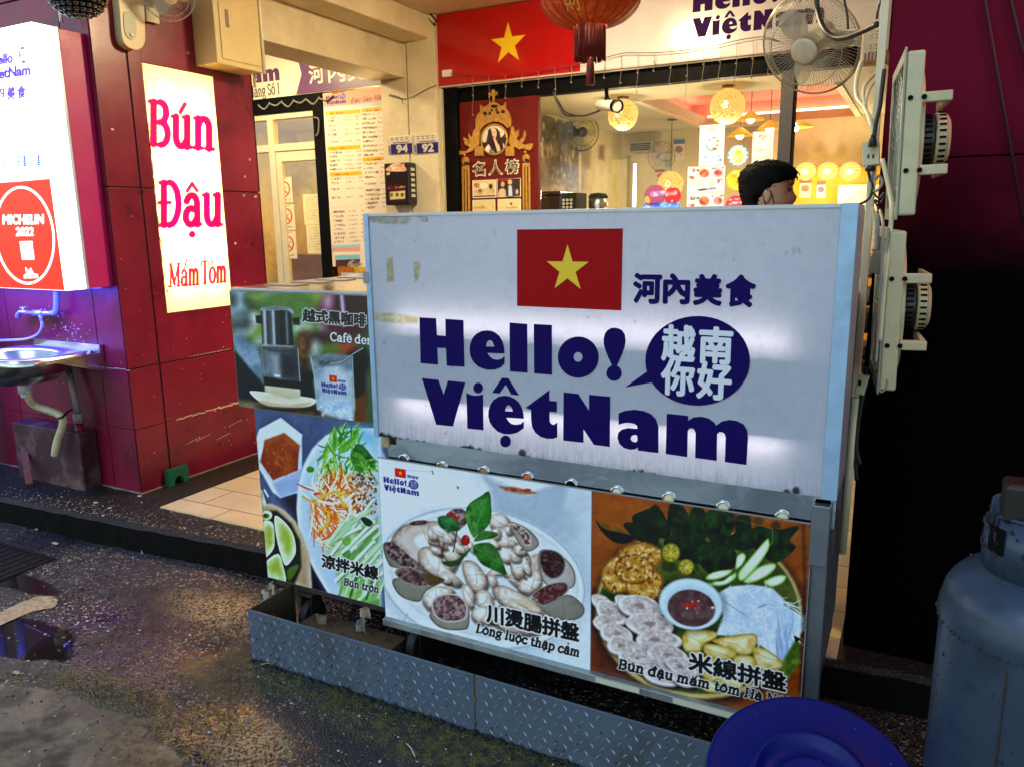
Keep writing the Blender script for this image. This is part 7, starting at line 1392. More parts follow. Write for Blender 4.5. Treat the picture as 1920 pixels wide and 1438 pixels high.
    cv.poly([(283,322),(340,318),(350,400),(290,388)], '0b0c0e', soft=1.5); cv.poly([(640,345),(705,338),(708,410),(650,405)], '0b0c0e', soft=1.5)
    # iced glass
    cv.poly([(815,720),(1000,680),(1215,710),(1235,1210),(1215,1340),(940,1260),(880,1220),(845,900)], '94a4b0', soft=3, tex=('6c7c88', 20)); cv.poly([(860,950),(960,830),(1080,800),(1190,880),(1225,1150),(1210,1320),(960,1250),(880,1150)], 'c6d2dc', soft=8, tex=('a4b8c8', 18)); cv.poly([(940,900),(1060,800),(1180,880),(1190,1000),(960,1020)], 'e4eaee', soft=10, alpha=.7); cv.poly([(900,1160),(1080,1120),(1220,1180),(1210,1320),(960,1250)], 'b4d0ea', soft=6, tex=('e4f0f8', 14)); cv.poly([(840,730),(1000,695),(1200,725),(1100,790),(900,800)], '6f7f84', soft=5, tex=('4c5c5c', 14))
    cv.stroke([(815,720),(850,900),(880,1220)], 6, 'd0dce4'); cv.stroke([(1215,710),(1235,1210)], 6, 'c4d0dc'); cv.stroke([(1318,632),(1220,690),(1120,760),(1000,780)], 9, 'b8bcbc', sm=4); cv.stroke([(1318,640),(1220,700),(1120,772)], 4, '40444a', sm=3); cv.stroke([(920,820),(960,780),(1000,770)], 6, '38444a', sm=3)
    for k in range(70): cv.ellipse(RS.uniform(880,1210), RS.uniform(1180,1320), RS.uniform(6,22), RS.uniform(4,12), ['f4f8fc','8cb0d4','d0e0ee'][k % 3], rot=RS.uniform(0,3), soft=1.5, alpha=.5)
    cv.grain(.05, 6, 5); cv.photo()
    cv.text('越式黑咖啡', (738,375), (1345,428), 122, '0b0a0c', (.93,.93,.92), 1.4, .05); cv.serif('Cafê đen', (1000,560), (1415,600), 54, (.98,.98,.97), '0b0a0c', 1.2, bold=1.3)
    paint_logo_at(cv, (920, 1000), (1158, 1078))
a, b = at(430, 546, 'y', YC), at(449, 763, 'y', YC); board('food_poster', 'poster of a metal drip coffee filter beside an iced glass, upper left of the cart', a.x, -1.49, .885, 1.319, YC, poster_coffee, edge=(.20,.20,.18))
board('food_poster', 'poster of mixed noodle salad with lime wedges and dip, lower left of the cart', -2.183, -1.515, .20, .880, YC+.004, poster_noodle, edge=(.14,.14,.15))

# ================================================================ TREAD PLATE STEP
st = thing('tread_plate_step', 'long grey-blue tread plate trough standing in front of the cart', 'step', (-1.1, 1.9, 0))
mb = MB(); mb.box(-2.06, -1.115, YP, YP+.006, .0, .1965); mb.box(-1.112, .02, YP, YP+.006, .0, .1965); mb.build('front_plate', PLATE, st, bevel=.0012)
mb = MB(); mb.box(-2.06, -2.055, YP+.0062, 2.09, .0, .195); mb.build('end_plate', M('rust_plate', (.10,.07,.035), .6, metal=.3, var=.5, vs=20), st)
mb = MB(); mb.box(-2.054, .02, YP+.007, 2.09, .004, .012); mb.box(-1.95, -1.53, 1.97, 2.088, .012, .1); mb.build('tray', M('rusty_tray', (.16,.095,.05), .55, metal=.4, var=.6, vs=14, bump=.6, bs=50, dirt=(.22,.12,.07), dirt_s=12), st)
mb = MB()
def stud(x, z, s, h=.0022):
    L_, w_ = .0125, .0036; dx, dz = L_*cos(s), L_*sin(s); nx, nz = -w_*sin(s), w_*cos(s); y = YP-.0001
    mb.add([(x-dx, y, z-dz), (x+nx, y, z+nz), (x+dx, y, z+dz), (x-nx, y, z-nz), (x-dx*.45+nx*.2, y-h, z-dz*.45+nz*.2), (x+dx*.45+nx*.2, y-h, z+dz*.45+nz*.2), (x+dx*.45-nx*.2, y-h, z+dz*.45-nz*.2), (x-dx*.45-nx*.2, y-h, z-dz*.45-nz*.2)],
           [(0,4,5,1),(1,5,2),(2,5,6,3),(3,6,7,0),(0,7,4),(4,7,6,5)], False)
for i in range(64):
    for j in range(6):
        x, z = -2.045+i*.033+(j % 2)*.0165, .016+j*.0315
        if x > .0 or abs(x+1.113) < .016: continue
        wear = 1 if x < -1.35 else .45
        if RS.uniform() < .05: continue
        stud(x, z, radians(52) if (i+j) % 2 else radians(-52), .0055*wear*RS.uniform(.7, 1.2))
mb.build('tread_studs', M('stud_glint_paint', (.26,.31,.37), .28, metal=.5, var=.2, vs=20), st)['kind'] = 'stuff'  # studs coloured paler than the plate to imitate glints
mb = MB()
for k in range(26): z = .02+k*.007; mb.ball((-1.1135+RS.uniform(-.003,.003), YP-.001, z), RS.uniform(.001,.003), 4)
mb.ball((-1.113, YP-.001, .115), .007, 5, 1, .3, 1.6); mb.build('rust_seam', M('rust', (.16,.07,.025), .8, var=.5, vs=60), st)
mb = MB()
for k in range(420): x = RS.uniform(-2.06, .0); mb.ball((x, YP-RS.uniform(0,.02), 0), RS.uniform(.003,.009)*(1.5 if RS.uniform() < .1 else 1), 3, 1.5, .9, RS.uniform(.5,1.3))
mb.build('mud_line', M('mud', (.012,.012,.004), .8, var=.6, vs=50), st)['kind'] = 'stuff'
mb = MB()
for k in range(120):
    x, z = RS.uniform(-2.05, -.1), RS.uniform(0, 1)**2*.19+.003; s_ = RS.uniform(.0015, .006); mb.prism([(x+s_*cos(a)*RS.uniform(.5,1.2), YP-.0002, z+s_*sin(a)*RS.uniform(.5,1.4)) for a in np.linspace(0, 5.4, 7)], (0, -.0006, 0))
mb.build('splashes', M('splash_mud', (.035,.03,.022), .8, var=.5, vs=60), st)['kind'] = 'stuff'
mb = MB()
mb.ball((-1.113, YP-.001, .04), .005, 4); mb.build('rust_drip', M('rust', (.16,.07,.025), .8, var=.5, vs=60), st)
# crumpled bits left in the trough
for i, (u, v, lab) in enumerate(((510,1100,'pale crumpled paper scrap at the far left end of the trough'), (497,1117,'small translucent scrap below the leftmost paper scrap'), (600,1160,'larger tan leaf scrap in the middle of the trough'), (683,1148,'tan curled scrap beside the sausage poster corner'), (678,1172,'pale drooping scrap under the curled one'))):
    p = at(u, v, 'y', 2.03); mb = MB(); n = 5; vs = []
    for a in range(n+1):
        for b in range(n+1): vs.append((p.x+(a/n-.5)*(.05 if i == 2 else .035)+RS.normal()*.0025, p.y+.01*sin(a*1.1+i)+RS.normal()*.003, p.z+(b/n-.5)*(.035 if i not in (1, 4) else .05)+.006*sin(a+b)))
    mb.add(vs, [(a*(n+1)+b, a*(n+1)+b+1, (a+1)*(n+1)+b+1, (a+1)*(n+1)+b) for a in range(n) for b in range(n)], True); tag(mb.build('scrap', M('scrap_tan', (.42,.30,.19), .6, var=.4, vs=40) if i not in (1, 4) else M('scrap_clear', (.40,.36,.30), .35)), lab, 'scrap', 'scraps in the trough')
# ================================================================ RIGHT SIDE: fans, cables, cylinder
BOX = M('fan_ivory', (.60,.50,.28), .4, var=.08, dirt=(.30,.25,.15), dirt_s=5, dirt_a=.5)
BOX2 = M('fan_grey_green', (.30,.32,.24), .45, var=.12)
def box_fan(label, zc, yc, xc, H=.40, W=.40, tilt=.10, lean=0.):
    t = thing('box_fan', label, 'box fan', (xc, yc, zc-H/2), 'box fans on the maroon pillar')
    R = Matrix.Translation((xc, yc, zc)) @ Matrix.Rotation(tilt, 4, 'Z') @ Matrix.Rotation(lean, 4, 'Y')
    def fin(mb, name, mat, **k): mb.xf(R); return mb.build(name, mat, t, **k)
    T = .0195; mb = MB()      # frame ring, x = thickness
    mb.box(-T,T,-W/2,-W/2+.012,-H/2,H/2); mb.box(-T,T,W/2-.012,W/2,-H/2,H/2); mb.box(-T,T,-W/2+.0121,W/2-.0121,-H/2,-H/2+.012); mb.box(-T,T,-W/2+.0121,W/2-.0121,H/2-.012,H/2); fin(mb, 'frame', BOX, bevel=.009, seg=3)
    mb = MB(); mb.box(-T-.006,-T-.0005,-W/2-.002,-W/2+.02,-H/2-.01,H/2+.01); mb.box(-T-.006,-T-.0005,W/2-.02,W/2+.002,-H/2-.01,H/2+.01); mb.box(-T-.006,-T-.0005,-W/2+.0205,W/2-.0205,H/2-.02,H/2+.01); mb.box(-T-.006,-T-.0005,-W/2+.0205,W/2-.0205,-H/2-.01,-H/2+.02); fin(mb, 'front_rim', BOX2, bevel=.003)
    mb = MB()
    for r in np.linspace(.05, .17, 7): mb.lathe([(r,-T-.004),(r+.003,-T-.002),(r,-T)], (0,0,0), (1,0,0), 30)
    for k in range(16): a = 2*pi*k/16; mb.bar((-T-.003,.04*cos(a),.04*sin(a)), (-T-.003,.185*cos(a),.185*sin(a)), .0025)
    fin(mb, 'grille', BOX2)
    mb = MB(); mb.lathe([(.186,T-.01),(.188,T+.004),(.18,T+.010),(.12,T+.014)], (0,0,0), (1,0,0), 36); fin(mb, 'back_shroud', BOX)
    mb = MB()
    for k in range(5):
        a0 = 2*pi*k/5; pts = []
        for j in range(6):
            f = j/5; rr = .035+.135*f
            for s in (-1, 1): a = a0+s*.38; pts.append((s*.014, rr*cos(a), rr*sin(a)))
        mb.add(pts, [(2*j, 2*j+1, 2*j+3, 2*j+2) for j in range(5)], True)
    mb.lathe([(0,-.02),(.035,-.018),(.035,.02)], (0,0,0), (1,0,0), 20); fin(mb, 'blades', BOX2)
    mb = MB(); mb.cyl((T+.01,0,0), (T+.048,0,0), .062, .064, 28); fin(mb, 'motor_front', M('motor_black', (.02,.019,.016), .35), bevel=.004)
    mb = MB(); mb.cyl((T+.0485,0,0), (T+.074,0,0), .070, .068, 28); mb.cyl((T+.0745,0,0), (T+.084,0,0), .066, .05, 28); m_ = fin(mb, 'motor_cap', BOX, bevel=.006, seg=3)
    mb = MB()
    for k in range(26):
        a = 2*pi*k/26
        for x0, x1, r in ((T+.055,T+.071,.0695),(T+.018,T+.04,.0635)): mb.obox(((x0+x1)/2, r*cos(a), r*sin(a)), ((x1-x0)/2,0,0), (0,.0016*cos(a),.0016*sin(a)), (0,-.0028*sin(a),.0028*cos(a)))
    fin(mb, 'vent_slots', BLK)
    for z in (-.085, .085):
        mb = MB(); mb.box(T+.002,T+.064,-W/2+.005,-W/2+.030,z-.012,z+.012); mb.box(T+.0525,T+.064,-W/2+.0305,.03,z-.012,z+.012); fin(mb, 'motor_arm', BOX, bevel=.003)
        mb = MB()
        for x in (-.008, .022): mb.cyl((x,-W/2-.004,z), (x,-W/2+.001,z), .006, .006, 12)
        fin(mb, 'screw', BLK)
    return t
def fan_at(label, uT, vT, uB, vB, y, **k):
    a, b = at(uT, vT, 'y', y), at(uB, vB, 'y', y); H = a.z-b.z; xc = (a.x+b.x)/2; return box_fan(label, (a.z+b.z)/2, y+.2, xc, H=H, lean=math.atan2(a.x-b.x, H) if abs(a.x-b.x) > .004 else 0, **k)
fan_at('upper ivory box fan seen edge-on, motor pointing right at the maroon pillar', 1702, 96, 1683, 405, 2.20)
fan_at('lower ivory box fan seen edge-on, beneath the other box fan', 1668, 434, 1648, 732, 2.20)
# wire rope loops at the lower fan foot and mounting rail
fr = thing('mounting_rail', 'white conduit rail behind the box fans, hung with cables', 'rail', (-.128, 2.63, .5))
mb = MB(); mb.bar((-.150, 2.64, .62), (-.150, 2.64, 2.55), .022, .03); mb.build('rail', M('conduit_ivory', (.62,.56,.36), .5, var=.12), fr, bevel=.003)
IV, BC, GC = M('ivory_cable', (.66,.58,.36), .5), MATS['black_cable'], M('grey_flex', (.32,.30,.24), .5)
def cab(name, pts, r, mat, y=2.5, n=6):
    P = [at(p[0], p[1], 'y', p[2] if len(p) > 2 else y) for p in pts]; mb = MB(); mb.tube(smoothl(P, n), r, 7); return mb.build(name, mat, fr)
cab('cable', [(1655,95,3.0),(1625,100,3.0),(1608,140,2.9),(1606,180,2.8),(1622,205,2.7),(1634,235,2.6),(1638,270,2.58)], .007, IV)
cab('cable', [(1660,128,2.8),(1640,140,2.8),(1620,165,2.75),(1622,200,2.7),(1632,225,2.65),(1642,262,2.58)], .005, IV)
cab('cable', [(1660,142,2.8),(1638,156,2.75),(1626,180,2.7),(1625,210,2.7),(1640,240,2.6)], .004, IV)
cab('cable', [(1658,130,2.5),(1654,165,2.5),(1650,200,2.5),(1643,230,2.5),(1638,262,2.5)], .006, BC); cab('cable', [(1652,190,2.5),(1646,215,2.5),(1640,250,2.5),(1636,275,2.5)], .005, GC)
cab('cable', [(1624,302),(1630,330),(1636,350),(1630,372),(1612,384)], .004, BC); cab('cable', [(1640,316),(1634,345),(1640,360),(1654,345),(1648,330),(1640,340)], .004, GC); cab('cable', [(1636,360),(1648,372),(1658,362),(1652,380),(1640,376),(1648,392)], .003, BC)
cab('cable', [(1655,300,2.35),(1668,360,2.3),(1672,400,2.25),(1664,480,2.2),(1656,560,2.19),(1650,640,2.19)], .006, IV); cab('cable', [(1646,400,2.4),(1645,430,2.4),(1643,470,2.4)], .006, GC); cab('cable', [(1636,390,2.45),(1640,420,2.45),(1638,470,2.4)], .005, IV)
cab('cable', [(1650,395,2.3),(1656,430,2.2),(1652,520,2.19),(1648,600,2.19),(1642,680,2.19)], .004, GC); cab('cable', [(1625,690,2.5),(1622,720,2.5),(1612,770,2.5),(1604,830,2.5),(1612,870,2.5)], .008, BC); cab('cable', [(1612,770,2.5),(1605,850,2.5),(1606,900,2.5)], .006, BC)
cab('cable', [(1530,-20,3.0),(1533,20,3.0),(1545,55,2.9),(1565,71,2.85),(1590,70,2.8),(1620,58,2.75),(1645,46,2.7)], .009, BC); cab('cable', [(1578,-20,3.1),(1588,25,3.1),(1590,55,3.1)], .004, BC); cab('cable', [(1655,-10,2.7),(1646,20,2.7),(1644,36,2.7)], .004, BC)
cab('wire_rope', [(1646,722,2.2),(1652,735,2.2),(1662,726,2.2),(1664,712,2.2)], .0025, GC)
cab('wire_rope', [(1676,398,2.25),(1684,408,2.25),(1692,400,2.25),(1690,392,2.25)], .003, BLK)
def strip_box(name, label, cat, pts, y, th, mat, holes=()):
    a, b = at(*pts[0], 'y', y), at(*pts[1], 'y', y); t = thing(name, label, cat, tuple(b)); mb = MB(); mb.bar(a, b, pts[2]*(y*1.07)/FPX, th); mb.build('body', mat, t, bevel=.003)
    mb = MB()
    for h in holes: p = at(h[0], h[1], 'y', y-th/2-.001); mb.box(p.x-h[2], p.x+h[2], p.y-.002, p.y, p.z-h[3], p.z+h[3])
    if holes: mb.build('sockets', BLK, t)
    return t
strip_box('socket_block', 'ivory double socket block with plugs beside the upper box fan', 'socket', ((1633,268),(1634,312),24), 2.5, .05, IV, ((1628,294,.002,.005),(1637,294,.002,.005)))
mb = MB(); mb.cyl(at(1636,276,'y',2.46), at(1637,254,'y',2.46), .012, .008, 10); o = mb.build('plug', BC); tag(o, 'black plug pushed into the ivory socket block', 'plug')
mb = MB(); mb.cyl(at(1632,312,'y',2.47), at(1631,322,'y',2.47), .014, .012, 12); o = mb.build('plug', BC); tag(o, 'black plug hanging under the ivory socket block', 'plug')
strip_box('power_brick', 'small grey-brown adapter hanging on a cable between cart and lower box fan', 'adapter', ((1646,472),(1638,513),15), 2.4, .03, M('adapter_grey', (.22,.20,.15), .5))
strip_box('wall_switch', 'ivory switch box below the lower box fan', 'switch', ((1622,702),(1611,738),15), 2.5, .03, IV, ((1612,718,.004,.008),))
mb = MB(); a = at(1604, 745, 'y', 2.5); mb.cyl(a+Vector((0,0,.0)), a+Vector((-.004,0,-.5)), .012, .012, 12); o = mb.build('conduit', IV); tag(o, 'thin ivory conduit dropping from the switch box', 'conduit')
# stacked shop goods glimpsed between cart and fans
sh = thing('goods_rack', 'narrow rack of boxes and dark trays glimpsed between the cart and the fans', 'rack', (-.16, 2.9, ZW)); 
mb = MB(); mb.box(-.235,-.225,2.80,3.0,ZW,1.46); mb.box(-.135,-.127,2.80,3.0,ZW,1.46); [mb.box(-.224,-.136,2.80,3.0,z,z+.01) for z in (.9,1.0,1.09,1.18,1.27,1.36)]; mb.build('rack', M('rack_black', (.02,.018,.02), .5), sh)
mb = MB()
for z, h in ((.912,.05),(1.012,.06),(1.102,.03),(1.192,.055),(1.282,.04),(1.372,.06)): mb.box(-.222,-.14,2.795+RS.uniform(0,.02),2.99,z,z+h)
mb.build('boxes', M('carton', (.55,.32,.12), .6, var=.5, vs=14), sh)
# wall fan over the doorway
c = at(1520, 86, 'y', 3.25); wall_fan('wall_fan', 'large cream wall fan facing down over the doorway beside the maroon pillar', c, (.02-.30, -.82, -.52), .185, M('fan_cream', (.62,.55,.36), .4), M('fan_cage_wire', (.42,.38,.27), .35, metal=.5), -.14, wires=84)
fb = thing('fan_control_box', 'beige fan control box with rows of dots on the maroon pillar', 'control box', tuple(at(1640, 128, 'y', 2.95)))
a, b = at(1612, 120, 'y', 2.95), at(1660, 44, 'y', 2.95); mb = MB(); mb.box(a.x, b.x, 2.95, 3.02, a.z, b.z); mb.build('box', M('box_beige', (.62,.42,.24), .45, var=.08), fb, bevel=.012, seg=3)
mb = MB(); [mb.ball((a.x+(b.x-a.x)*(.42+.26*i), 2.949, a.z+(b.z-a.z)*(.30+.09*j)), .0045, 6) for i in range(2) for j in range(7) if j != 3]; mb.build('dots', MATS['fan_cream'], fb)
mb = MB(); [mb.box(a.x+.012+.011*i, a.x+.018+.011*i, 2.947, 2.9495, a.z+.006, a.z+.03) for i in range(8)]; mb.build('slots', M('slot_brown', (.2,.11,.06), .6), fb)
mb = MB(); mb.box(-.147, -.136, 2.70, 3.1, at(1665,93,'y',2.7).z, 2.62); o = mb.build('edge_batten', IV); tag(o, 'ivory batten down the edge of the maroon pillar behind the fan control box', 'batten')

# --- gas cylinder
tx, ty, tr = .253, 1.63, .165
gc = thing('gas_cylinder', 'blue-grey steel gas cylinder with guard collar at the right edge', 'gas cylinder', (tx, ty, 0))
TK = M('tank_paint', (.036,.054,.088), .34, metal=.15, var=.16, vs=5, bump=.06, bs=30, dirt=(.012,.014,.02), dirt_s=7, dirt_a=.7, spec=.45)
mb = MB(); mb.lathe([(.0,.03),(.12,.03),(.150,.06),(tr,.12),(tr,.80),(tr*.997,.806)], (tx,ty,0), n=64); mb.build('body', TK, gc)
mb = MB(); prof = [(tr+.0035,.797),(tr+.0045,.812),(tr+.003,.83)]+[(tr*cos(a), .835+.105*sin(a)) for a in np.linspace(.05, 1.45, 14)]+[(.0,.942)]; mb.lathe(prof, (tx,ty,0), n=64); mb.build('shoulder', TK, gc)
mb = MB(); 
for k in range(90):
    a = 2*pi*k/90+RS.uniform(-.02,.02); r = tr+.0045; mb.ball((tx+r*cos(a), ty+r*sin(a), .800+RS.uniform(-.004,.004)), RS.uniform(.0015,.005), 4)
sa = radians(-112); mb.tube([(tx+(tr+.0005)*cos(sa), ty+(tr+.0005)*sin(sa), z) for z in np.linspace(.1, .78, 20)], [.0012+.0016*RS.uniform()*(RS.uniform() < .5) for _ in range(20)], 5); mb.build('rust_marks', M('tank_rust', (.03,.018,.014), .8, var=.5, vs=60), gc)
mb = MB(); ang = [(radians(a)) for a in range(-172, 173, 4)]; r0, r1 = .108, .104
vs = []; 
for a in ang:
    a2 = a+radians(-90+180); h0 = .90; h1 = 1.035-.03*(1 if abs(a) < .55 else 0)-.012*max(0, cos(a)); 
    for r, z in ((r0,h0),(r0-.002,h1),(r1-.003,h1),(r1,h0)): vs.append((tx+r*cos(a2-pi/2-pi), ty+r*sin(a2-pi/2-pi), z))
fs = []
for i in range(len(ang)-1):
    for j in range(4): A, B = i*4, (i+1)*4; fs.append((A+j, B+j, B+(j+1) % 4, A+(j+1) % 4))
mb.add(vs, fs, True); mb.tube([vs[4*i+1] for i in range(len(ang))], .0035, 6); mb.build('guard_collar', TK, gc)
mb = MB(); av = radians(212)
for da in np.linspace(-.16, .16, 9):
    a = av+da; mb.bar((tx+.1088*cos(a), ty+.1088*sin(a), .955), (tx+.1088*cos(a), ty+.1088*sin(a), 1.005), .0055, .001, up=(cos(a), sin(a), 0))
mb.build('collar_slot', BLK, gc)
mb = MB(); mb.cyl((tx,ty,.94), (tx,ty,1.03), .022, .02, 16); mb.cyl((tx,ty,1.03), (tx,ty,1.05), .026, .03, 14); mb.cyl((tx,ty-.02,1.0), (tx-.0,ty-.07,1.0), .014, .016, 12); mb.build('valve', M('brass', (.45,.32,.12), .35, metal=.9, var=.2), gc)
mb = MB(); mb.obox((tx-.03, ty-.045, 1.055), (.058,0,0), (0,.034,0), (0,0,.036)); mb.build('regulator', M('regulator_brown', (.008,.005,.003), .5, var=.3, vs=20), gc, bevel=.008)
mb = MB(); mb.cyl((tx+.032,ty-.06,1.07), (tx+.10,ty-.05,1.085), .02, .018, 14); mb.ball((tx+.045,ty-.10,1.01), .03, 10, 1.4, .8, .7); mb.build('regulator_brass', MATS['brass'], gc)
mb = MB()
for k in range(170):
    a = RS.uniform(radians(150), radians(330)); z = RS.uniform(.05, .93)
    if RS.uniform() < .35: z = .9+RS.uniform(0, .12)
    r = tr+.0006 if z < .81 else (tr*cos(math.asin(min(1, (z-.835)/.105))) if .835 < z < .905 else (.1085 if z > .9 else tr+.004)); s_ = RS.uniform(.0008, .0035)*(1.6 if RS.uniform() < .1 else 1)
    mb.ball((tx+r*cos(a), ty+r*sin(a), z), s_, 3, .8, .8, RS.uniform(.6, 2.2))
mb.build('paint_chips', M('tank_rust', (.03,.018,.014), .8, var=.5, vs=60), gc)['kind'] = 'stuff'
mb = MB(); mb.tube(smoothl([Vector((tx+.03,ty-.08,1.0)), Vector((tx+.09,ty-.16,.97)), Vector((tx+.18,ty-.2,.8)), Vector((tx+.24,ty-.15,.4))]), .009, 10); mb.build('gas_hose', M('hose_orange', (.05,.03,.02), .5), gc)
mb = MB(); mb.lathe([(.085,0),(.125,.0),(.13,.012),(.12,.035)], (tx,ty,0), n=40); mb.build('foot_ring', TK, gc)

# --- blue tub with ringed lid, leaning on the trough
TB = M('blue_plastic', (.001,.006,.125), .42, var=.12, vs=10, dirt=(.003,.008,.06), dirt_s=6, dirt_a=.5, spec=.22)
tc_ = CO+(RT*((1519-960)/FPX)+UP*((719-1466)/FPX)+FW)*1.66; tl = radians(19.6); nrm = Vector((.03, -sin(tl), cos(tl))).normalized()
tub = thing('blue_tub', 'royal blue plastic tub with a ringed lid leaning at the foot of the cart', 'tub', (tc_.x, tc_.y, 0)); Rt = .216
mb = MB(); mb.lathe([(.0,-.31),(.135,-.31),(.145,-.30),(.198,-.03),(.205,-.02),(.205,-.008)], tc_, tuple(nrm), 56); mb.build('tub_body', TB, tub)
mb = MB(); mb.lathe([(.206,-.03),(Rt,-.028),(Rt+.002,-.004),(Rt-.003,.002),(Rt-.010,.0),(.13,-.006),(.126,-.005),(.122,.004),(.116,.007),(.110,.004),(.104,-.012),(.07,-.016),(.066,-.012),(.060,-.016),(0,-.018)], tc_, tuple(nrm), 72); mb.build('lid', TB, tub)
x_, y_, d_ = basis(nrm); mb = MB()
for k in range(26): a, r = RS.uniform(0, 6.28), RS.uniform(.02, .2); mb.ball(tc_+x_*r*cos(a)+y_*r*sin(a)-nrm*.001*(1 if r > .13 else 8), RS.uniform(.0008,.0018), 4)
for k in range(7): a, r = RS.uniform(0, 6.28), RS.uniform(.02, .09); p = tc_+x_*r*cos(a)+y_*r*sin(a)-nrm*.0125; mb.tube([p, p+x_*RS.uniform(.01,.03)], .0006, 4)
mb.build('scuffs', M('pale_scuff', (.08,.12,.42), .6), tub)['kind'] = 'stuff'

# ================================================================ ROAD DETAILS
gr = thing('drain_grate', 'dark iron drain grate in the road at the left edge', 'drain grate', (-3.85, 2.0, 0)); Ggm = M('iron_grate', (.018,.014,.011), .5, metal=.5, var=.4, vs=20)
a, b = at(0,1040,'z',.004), at(97,1052,'z',.004); gx1, gy1 = -3.585, 2.075; gx0, gy0 = -4.5, 1.80
mb = MB()
for i in range(16): x = gx1-.04-i*.055; mb.box(x-.006, x+.006, gy0, gy1, -.012, .005)
for j in range(5): y = gy0+.012+j*(gy1-gy0-.024)/4; mb.box(gx0, gx1, y-.005, y+.005, -.012, .0035)
for a4 in ((gx0,gx1,gy1,gy1+.014),(gx0,gx1,gy0-.014,gy0),(gx1,gx1+.014,gy0-.014,gy1+.014)): mb.box(*a4, -.012, .007)
mb.build('bars', Ggm, gr); mb = MB(); mb.box(gx0, gx1, gy0, gy1, .0005, .0012); mb.build('pit', M('pit_black', (.002,.002,.002), .9), gr)
mb = MB(); pts = [(at(u, v, 'z', .003)) for u, v in ((-60,1205),(0,1172),(60,1146),(100,1138),(106,1126),(92,1118),(60,1121),(0,1147),(-60,1176))]; n = len(pts)
V, F = curve_tris(contours=[smoothc([(p.x, p.y) for p in pts], 5)]); mb.add([(a+RS.normal()*.004, b+RS.normal()*.004, .004) for a, b in V], F); o = mb.build('road_line', M('worn_line', (.44,.35,.22), .5, var=.4, vs=30, dirt=(.05,.04,.03), dirt_s=26, dirt_a=.95, bump=.4, bs=60)); tag(o, 'worn cream painted road line', kind='structure')
# loose grit, leaves and litter
LIT = [M('litter_pale', (.55,.50,.42), .7), M('litter_tan', (.42,.32,.16), .7), M('litter_leaf', (.28,.26,.06), .7)]
mb = MB()
for k in range(900):
    u, v = RS.uniform(-60, 1350), RS.uniform(1000, 1460); p = at(u, v, 'z', .004)
    if p.y > 1.84 and p.x > -2.08: continue
    if p.y > 1.79 and p.x < -3.5: continue
    if p.y > kerb_y(p.x)-.03: continue
    s = RS.uniform(.0015, .005)*(1.4 if RS.uniform() < .06 else 1); mb.mat(RS.randint(2) if RS.uniform() < .25 else 2+RS.randint(2)); mb.ball((p.x, p.y, .003), s, 3, RS.uniform(.8, 1.6), RS.uniform(.8, 1.4), .6)
for k in range(1100):
    x = RS.uniform(-4.9, -2.3); y = kerb_y(x)+.02+abs(RS.normal())*.09
    if y > 2.64: continue
    mb.mat(2+RS.randint(2) if RS.uniform() < .9 else RS.randint(2)); mb.ball((x, y, ZW+.001), RS.uniform(.0015, .0055), 3, RS.uniform(.8,1.5), RS.uniform(.8,1.4), .7)
o = mb.build('road_grit', [LIT[0], LIT[1], M('grit_dark', (.10,.085,.07), .5, var=.4), M('grit_mid', (.19,.16,.12), .45)]); tag(o, 'loose grit scattered over the wet asphalt and kerb', 'grit', kind='stuff')
mb = MB()
for k in range(16):
    u, v = RS.uniform(60, 520), RS.uniform(912, 985); p = at(u, v, 'z', ZW+.004); s = RS.uniform(.004, .012)
    if p.y < kerb_y(p.x)+.03 or p.y > 2.63: continue
    mb.obox((p.x, p.y, ZW+.005), (s,s*.3,0), (-s*.2,s*.5,0), (0,0,.002))
o = mb.build('litter_flecks', LIT[0]); tag(o, 'pale flecks scattered on the dark walkway edge', 'litter', kind='stuff')
for i, (u, v, lab) in enumerate(((103,1018,'pale leaf fragment on the road under the kerb step'), (68,992,'tan leaf at the dark kerb corner'), (265,1034,'thin pale twig on the road below the kerb'), (500,1245,'short pale stick lying on moss before the trough'), (770,1405,'pale straw lying near the middle foreground'), (30,1260,'yellowish leaf by the puddle edge'))):
    p = at(u, v, 'z', .006); s = (.02, .012, .03, .02, .035, .014)[i]; mb = MB(); a = RS.uniform(-.6, .6)
    if i in (2, 3, 4): mb.tube([p-Vector((s*cos(a), s*sin(a), 0)), p+Vector((0,.003,.004)), p+Vector((s*cos(a), s*sin(a), 0))], .002, 5)
    else: mb.add([p+Vector((s*cos(q)*1.2, s*sin(q)*.6, .003*sin(3*q))) for q in np.linspace(0, 5.6, 8)], [tuple(range(8))])
    tag(mb.build('leaf' if i not in (2, 3, 4) else 'twig', LIT[i % 2 if i in (2,3,4) else 1]), lab, 'leaf' if i not in (2,3,4) else 'twig')
